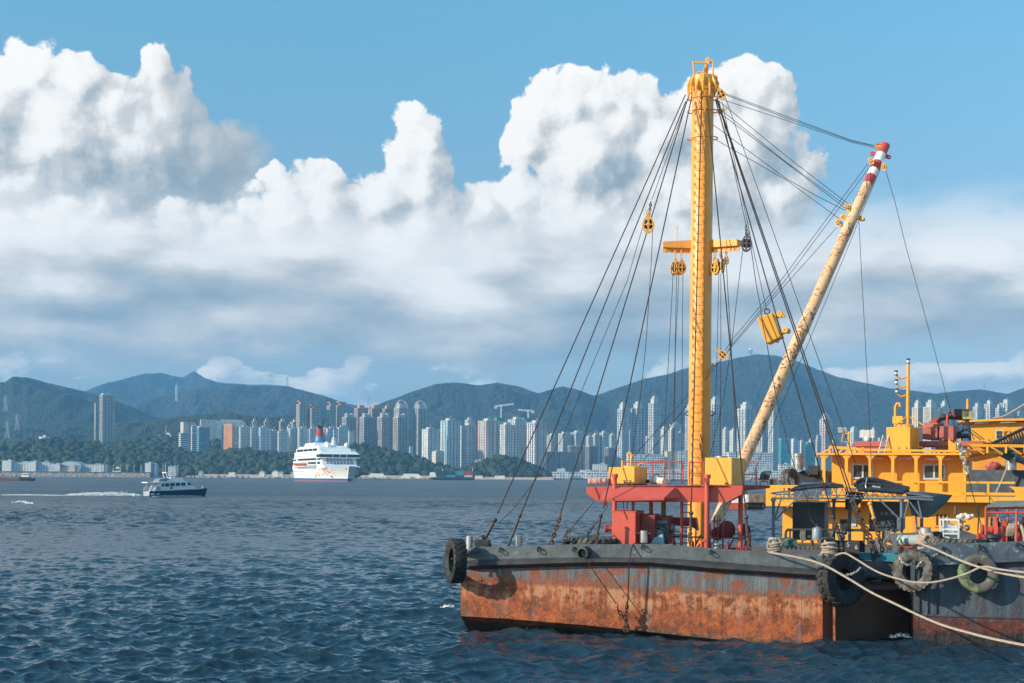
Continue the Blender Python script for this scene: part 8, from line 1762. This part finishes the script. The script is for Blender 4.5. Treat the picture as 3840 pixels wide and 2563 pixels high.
# ------------------------------------------------------------------ second barge at the right edge
def V5(x, y, v): return PV(Z5(x, y), v)
def V4(x, y, v): return PV(Z4(x, y), v)
N2 = thing('slate_barge', 'blue black barge with red bottom paint, moored beside the derrick barge', 'barge', tuple(B(18, 5, 0)))
xs = [1215, 1250, 1330, 1450, 1700, 2000, 2200, 2420]
TV = np.interp(xs, [1215, 1330, 1450, 2100, 2420], [330, 285, 258, 236, 222]); RV0 = np.interp(xs, [1215, 1450, 2349, 2420], [480, 455, 414, 410])
H2M = hull_mat('slate_rust', (.060, .082, .105), (.20, .25, .30), (.14, .030, .018), (.014, .010, .010), .74, -.004, pale=False, spec=.30, wear=.22, rag=.08)
top, sh_, la, lb_, un, bt_ = [], [], [], [], [], []
for i, x in enumerate(xs):
    top.append(V5(x, TV[i], .06)); sh_.append(V5(x, RV0[i] - 14, .06)); la.append(V5(x, RV0[i], -.2)); lb_.append(V5(x, RV0[i] + 22, -.2)); un.append(V5(x, RV0[i] + 30, 0)); q = V5(x, 1000, 0); bt_.append(Vector((q.x, q.y, -1)))
def sheet(L, m_, name, par, sm=30):
    mb = MB(); n = len(L[0]); mb.put([p for l in L for p in l], [(j * n + i, j * n + i + 1, (j + 1) * n + i + 1, (j + 1) * n + i) for j in range(len(L) - 1) for i in range(n - 1)]); return obj(name, mb, m_, par, sm)
back = lambda p, d=20: p + BV * d
mb = MB(); n = len(un); mb.put(un + bt_, [(i, i + 1, n + i + 1, n + i) for i in range(n - 1)]); mb.put([un[0], bt_[0], back(bt_[0]), back(un[0])], [(0, 1, 2, 3)]); obj('hull', mb, H2M, N2, 0)
BL2 = plate('slate_bulwark', (.052, .070, .088), (.33, .36, .38), .35, .7)
sheet([sh_, top, [p + BV * .2 for p in top], [p + BV * .2 - UZ * .7 for p in top]], BL2, 'bulwark', N2); mb = MB(); mb.put([sh_[0], top[0], back(top[0]), back(sh_[0])], [(0, 1, 2, 3)]); obj('side_bulwark', mb, BL2, N2, 0)
sheet([sh_, la, lb_, un], BL2, 'rubbing_rail', N2); m = MB(); m.prism([un[0] + BV * .1 + UZ * .25, un[-1] + BV * .1 + UZ * .25, back(un[-1]) + UZ * .25, back(un[0]) + UZ * .25], -UZ * .1); obj('deck', m, DECKM, N2, 0)
m = MB()
for x in (1245, 1330, 1425): m.beam(V5(x, 520, -.03), V5(x, 985, -.03), .04, .05)
m.beam(V5(1260, 1000, -.02), V5(2400, 1030, -.02), .03, .05); m.beam(V5(1430, 485, -.03), V5(2400, 480, -.03), .02, .03); obj('plate_edge', m, H2M, N2, 0)
for q in ((1503, 310), (1885, 290), (2284, 270)): c = V5(*q, -.02); m = MB(); m.lathe(c, BU * .6 + BV * .3, [(.05, -.014), (.08, -.014), (.08, .014), (.05, .014)], 10, UZ, closed=True); m.box(c + UZ * .06, (.06, .12, .06), BA.ax); obj('ring_bolt', m, BLK, N2)
GRN = mat('green_daubed_rubber', lambda g: bsdf(g, g.mix(g.mr(g.noise(pos(g), 1.9, 5, .65), .52, .57), g.mix(g.noise(pos(g), 5, 6, .7), (.045, .04, .036), (.16, .14, .12)), (.17, .25, .10)), .75, 0, g.noise(pos(g), 20, 5), .012))
tyre(V5(1200, 535, -.35), (-.62, -.77, .05), .645, .40, .33, 'grey black tyre on the left corner of the slate barge, chained', OLD, 24); tyre(V5(1866, 565, -.36), (-.12, -.99, .03), .585, .34, .30, 'green daubed smooth tyre hung on the slate barge side', GRN, 0)
chain([V5(*p) for p in ((1040, 385, -.62), (1075, 445, -.75), (1130, 478, -.78), (1180, 468, -.6))], 'left pale chain through the grey black corner tyre', .085, .012, GALV, 'tyre chains'); chain([V5(*p) for p in ((1215, 505, -.6), (1260, 450, -.72), (1340, 405, -.5), (1430, 365, -.3), (1500, 325, -.05))], 'long pale chain from the corner tyre to the ring bolt', .09, .013, GALV, 'tyre chains'); chain([V5(*p) for p in ((1400, 420, -.4), (1450, 365, -.3), (1502, 318, -.05))], 'short rusty chain beside the long pale one', .085, .012, None, 'tyre chains'); chain([V5(*p) for p in ((1885, 285, -.05), (1860, 350, -.3), (1848, 470, -.55))], 'rusty chain holding the green daubed tyre', .10, .014, None, 'tyre chains')
tyre(V4(820, 1402, .9), (0, .05, 1), .66, .26, .36, 'left tyre lying on the bulwark below the white machine frame', OLD, 26, 'tyres lying on deck'); tyre(V4(985, 1402, .9), (0, .05, 1), .66, .24, .36, 'right tyre lying on the bulwark below the white machine frame', OLD, 26, 'tyres lying on deck'); tyre(V4(722, 1400, 1.6), (.9, -.45, 0), .34, .24, .18, 'small black tyre leaning behind the rope covered bollard', RUBBER, 18, 'tyres lying on deck')
# pale green drum with coiled rope bollard
DR = thing('winch_drum', 'pale green ribbed drum on a red stand beside the rope bollard', 'drum', tuple(V4(430, 1500, 2.4))); a, b = V4(335, 1378, 2.6), V4(545, 1378, 2.2); r_ = (V4(430, 1322, 2.4) - V4(430, 1436, 2.4)).length / 2; L = (b - a).length
PG = paint('pale_green_drum', (.30, .37, .33), .5, .35, (.22, .11, .06), scale=4); m = MB(); m.lathe(a, b - a, [(r_ * .96, 0), (r_ * .96, L * .55)] + [(r_ * (1.02 if k % 2 else .93), L * (.55 + .045 * k)) for k in range(10)] + [(r_ * .96, L)], 24); obj('drum', m, PG, DR, 30); m = MB(); m.bx(*BA.fb(Z4, 355, 482, 1438, 1446, 2.1, .9)); [m.beam(V4(x, 1520, 2.2), V4(x, 1446, 2.2), .09) for x in (360, 480)]; obj('stand', m, REDP, DR, 0)
a = V4(600, 1440, 1.3); solo('mooring_bitt', MB().lathe(a - UZ * .4, UZ, [(.24, 0), (.24, .4), (.17, .42), (.17, .98), (.2, 1.0)], 18), POST, 'rusty bollard under the thick coil of cream rope', 'bollard'); rope_coil(V4(585, 1432, 1.2), (.35, -.1, 1), .25, 8, .042, .34, 5, 'rope_coil', 'thick cream rope coiled over the right bollard'); rope_coil(V4(628, 1366, .95), (-.25, -1, .15), .14, 4, .042, .10, 9, 'rope_coil', 'spiral of cream rope on the face of the right bollard')
m = MB(); q = [V4(*p) for p in ((548, 1448, 1.), (575, 1475, .9), (620, 1480, .8), (640, 1450, .8), (680, 1425, .9), (730, 1425, 1.))]; solo('rope_end', laid_rope(smooth_path(q, 5), .04, .13), ROPEM, 'loose cream rope loop hanging below the right bollard', 'rope')
# white machine frame
WF = paint('white_frame', (.56, .58, .58), .45, .2, (.20, .10, .05), scale=8); MF = thing('pump_stand', 'white tubular stand holding a small pump and shelves', 'stand', tuple(V4(850, 1385, 2.)))
w = V4(745, 1385, 1.9); fr = Frame((w.x, w.y), 22); W = fr.uvz(fr.pv(Z4(925, 1300), 0))[0]; zt = fr.uvz(fr.pv(Z4(840, 1176), 0))[2]; zb = w.z; dd = 1.1; m = MB()
for u, v in ((0, 0), (W, 0), (0, dd), (W, dd)): m.beam(fr.at(u, v, zb), fr.at(u, v, zt), .055)
for z in (zt, zb + .08, zb + .24, zb + .38): [m.beam(fr.at(*p, z), fr.at(*q, z), .045) for p, q in (((0, 0), (W, 0)), ((W, 0), (W, dd)), ((W, dd), (0, dd)), ((0, dd), (0, 0)))]
m.beam(fr.at(W, 0, zb + .62), fr.at(W, dd, zb + .62), .04); obj('frame', m, WF, MF, 0)
m = MB(); m.prism([fr.at(.10, .1, zt - .08), fr.at(.10, .1, zt - .42), fr.at(.38, .25, zt - .50), fr.at(.38, .25, zt - .12)], fr.U * .02); m.bx(.42, W - .06, .15, .5, zt - .48, zt - .18, fr); m.bx(.1, .2, .2, .6, zb + .4, zt - .5, fr); m.bx(.05, W - .05, .1, dd - .1, zb + .22, zb + .25, fr); obj('panel', m, WF, MF, 0, .01); m = MB(); m.lathe(fr.at(.62, .4, zb + .28), UZ, [(.05, 0), (.05, .3), (.12, .32), (.12, .36), (.04, .37), (.04, .5)], 12); m.ball(fr.at(.78, .4, zb + .42), .10, 10, 6); m.box(fr.at(.3, .5, zb + .34), (.3, .3, .18), fr.ax); obj('pump', m, STEELG, MF)
BW = thing('wrapped_motor', 'motor wrapped in pale plastic on top of the white frame', 'motor', tuple(fr.at(.7, .5, zt))); m = MB(); [m.ball(fr.at(.52 + .1 * k, .5 - .05 * (k % 2), zt + .08 + .03 * (k % 3)), .085 + .02 * (k % 2), 9, 6, (1, .9, .9)) for k in range(5)]; obj('wrapping', m, TARP_C, BW, 60); m = MB(); m.tube([fr.at(.42, .5, zt + .15), fr.at(.42, .5, zt + .42)], .05, 8); m.bx(.2, W - .1, .2, .8, zt + .03, zt + .06, fr); obj('pipe', m, plain('rust_brown', (.14, .06, .04), .7), BW)
# red rope winch under its small canopy
RW = thing('rope_winch', 'red rope winch under a grey canopy at the right edge', 'winch', tuple(V4(1400, 1400, 2.2))); m = MB()
for x, v in ((1193, 1.2), (1312, 2.2), (1494, 1.2), (1410, 2.6), (1640, 1.2)): a = V4(x, 1398, v); b = V4(x, 1062, v); m.tube([Vector((a.x, a.y, 1.9)), b], .035, 8)
m.tube([V4(1185, 1062, 1.2), V4(1700, 1062, 1.2)], .035, 8); m.tube([V4(1190, 1105, 1.2), V4(1700, 1105, 1.2)], .028, 8); m.tube([V4(1193, 1075, 1.2), V4(1312, 1075, 2.4)], .03, 8); obj('frame', m, REDP, RW)
m = MB(); m.prism([V4(1185, 1056, 1.1), V4(1300, 1000, 2.2), V4(1700, 994, 2.2), V4(1700, 1046, 1.1)], UZ * .03); obj('canopy', m, plain('grey_canvas', (.15, .17, .15), .85, scale=4, var=.25, bump=.02), RW, 0)
m = MB(); c = V4(1425, 1300, 2.); 
for k in (-1, 1): m.lathe(c + BU * k * .42, BU, [(.08, -.02), (.50, -.02), (.50, .02), (.08, .02)], 28)
m.prism([V4(*q, 1.7) for q in ((1365, 1175), (1395, 1178), (1420, 1225), (1415, 1300), (1330, 1300), (1330, 1240))], BV * .06); obj('flange', m, paint('winch_orange_red', (.45, .075, .045), .45, .2, scale=4), RW)
m = MB(); [m.lathe(c + BU * (-.36 + .09 * k), BU, [(.30, 0), (.36 + .03 * (k % 2), .045), (.30, .09)], 18) for k in range(8)]; obj('wound_rope', m, plain('grey_rope', (.20, .18, .16), .9, scale=16, var=.5, bump=.03), RW); m = MB(); [m.tube(smooth_path([V4(1400 + 13 * k, 1330, 1.45), V4(1410 + 14 * k, 1260, 1.35), V4(1428 + 13 * k, 1215, 1.5)], 3), .035, 6) for k in range(5)]; m.tube(smooth_path([V4(1490, 1200, 1.5), V4(1530, 1225, 1.3), V4(1560, 1290, 1.2), V4(1580, 1400, 1.2)], 4), .05, 8); obj('hanging_rope', m, ROPEM, RW)
warp_head(V4(1255, 1280, 1.7), -BU, .20, .34, REDP, RW); warp_head(V4(1195, 1352, 1.5), -BU, .17, .26, REDP, RW); m = MB(); m.tube([V4(1255, 1280, 1.7), V4(1370, 1275, 1.9)], .12, 14); m.box(V4(1330, 1320, 1.8), (.4, .4, .5), BA.ax); m.box(V4(1600, 1350, 1.9), (.7, .5, .5), BA.ax); obj('gearbox', m, REDP, RW, 30)
m = MB(); a = V4(1262, 1395, .9); m.lathe(a - UZ * .2, UZ, [(.16, 0), (.16, .3), (.24, .33), (.24, .42), (.16, .45)], 18); solo('mooring_bitt', m, BLK, 'black round bollard in front of the red rope winch', 'bollard')
# ------------------------------------------------------------------ mooring lines to the quay
def mooring(pts, r_, label, pitch=.2): return solo('mooring_rope', laid_rope(smooth_path([PD(Z5(x, y), D) for x, y, D in pts], 6), r_, pitch), ROPEM, label, 'rope', 'mooring ropes')
mooring([(-325, 322, 43.6), (-300, 345, 43.2), (0, 400, 42.4), (240, 470, 41.6), (500, 612, 40.6), (750, 762, 39.5), (1000, 882, 38.3), (1250, 1002, 37), (1500, 1105, 35.6), (1750, 1178, 34.2), (2000, 1242, 32.8), (2349, 1312, 31), (2600, 1345, 29.5)], .034, 'long cream mooring rope sagging across both hulls to the lower right')
mooring([(372, 372, 42.6), (430, 352, 42.2), (490, 356, 41.9), (600, 420, 41.4), (800, 540, 40.8), (1000, 612, 40.3), (1200, 655, 39.9), (1400, 654, 39.5), (1600, 612, 39.1), (1750, 562, 38.8), (1880, 503, 38.5), (1960, 492, 38.2), (2100, 520, 37.6), (2349, 550, 36.6), (2500, 556, 36)], .029, 'mooring rope looping low between the two barges')
mooring([(1290, 262, 42.2), (1400, 300, 41.4), (1500, 345, 41.), (1700, 432, 40.2), (1900, 502, 39.2), (2100, 556, 38), (2349, 602, 36.6), (2500, 625, 35.8)], .035, 'cream mooring rope from the right bollard towards the lower right')
# broken water along the hulls
for q, lb, n in (((Z1(690, 1385), Z1(780, 1392), Z1(880, 1396)), 'splash of white water under the middle of the rusty hull', 260), ((Z2(345, 1392), Z2(405, 1400)), 'small splash by the heavy rusty chain', 120), ((Z2(860, 1432), Z2(960, 1440)), 'thin line of foam below the rusty hull', 120), ((Z5(960, 1235), Z5(1040, 1225), Z5(1160, 1240)), 'blue white splash in the gap between the barges', 160), ((Z1(120, 1235), Z1(190, 1230)), 'small breaking crest just left of the rusty hull', 120)):
    foam('splash', lb, [PZ(p, .06) for p in q], .10, .05, n, n, .022, .6)
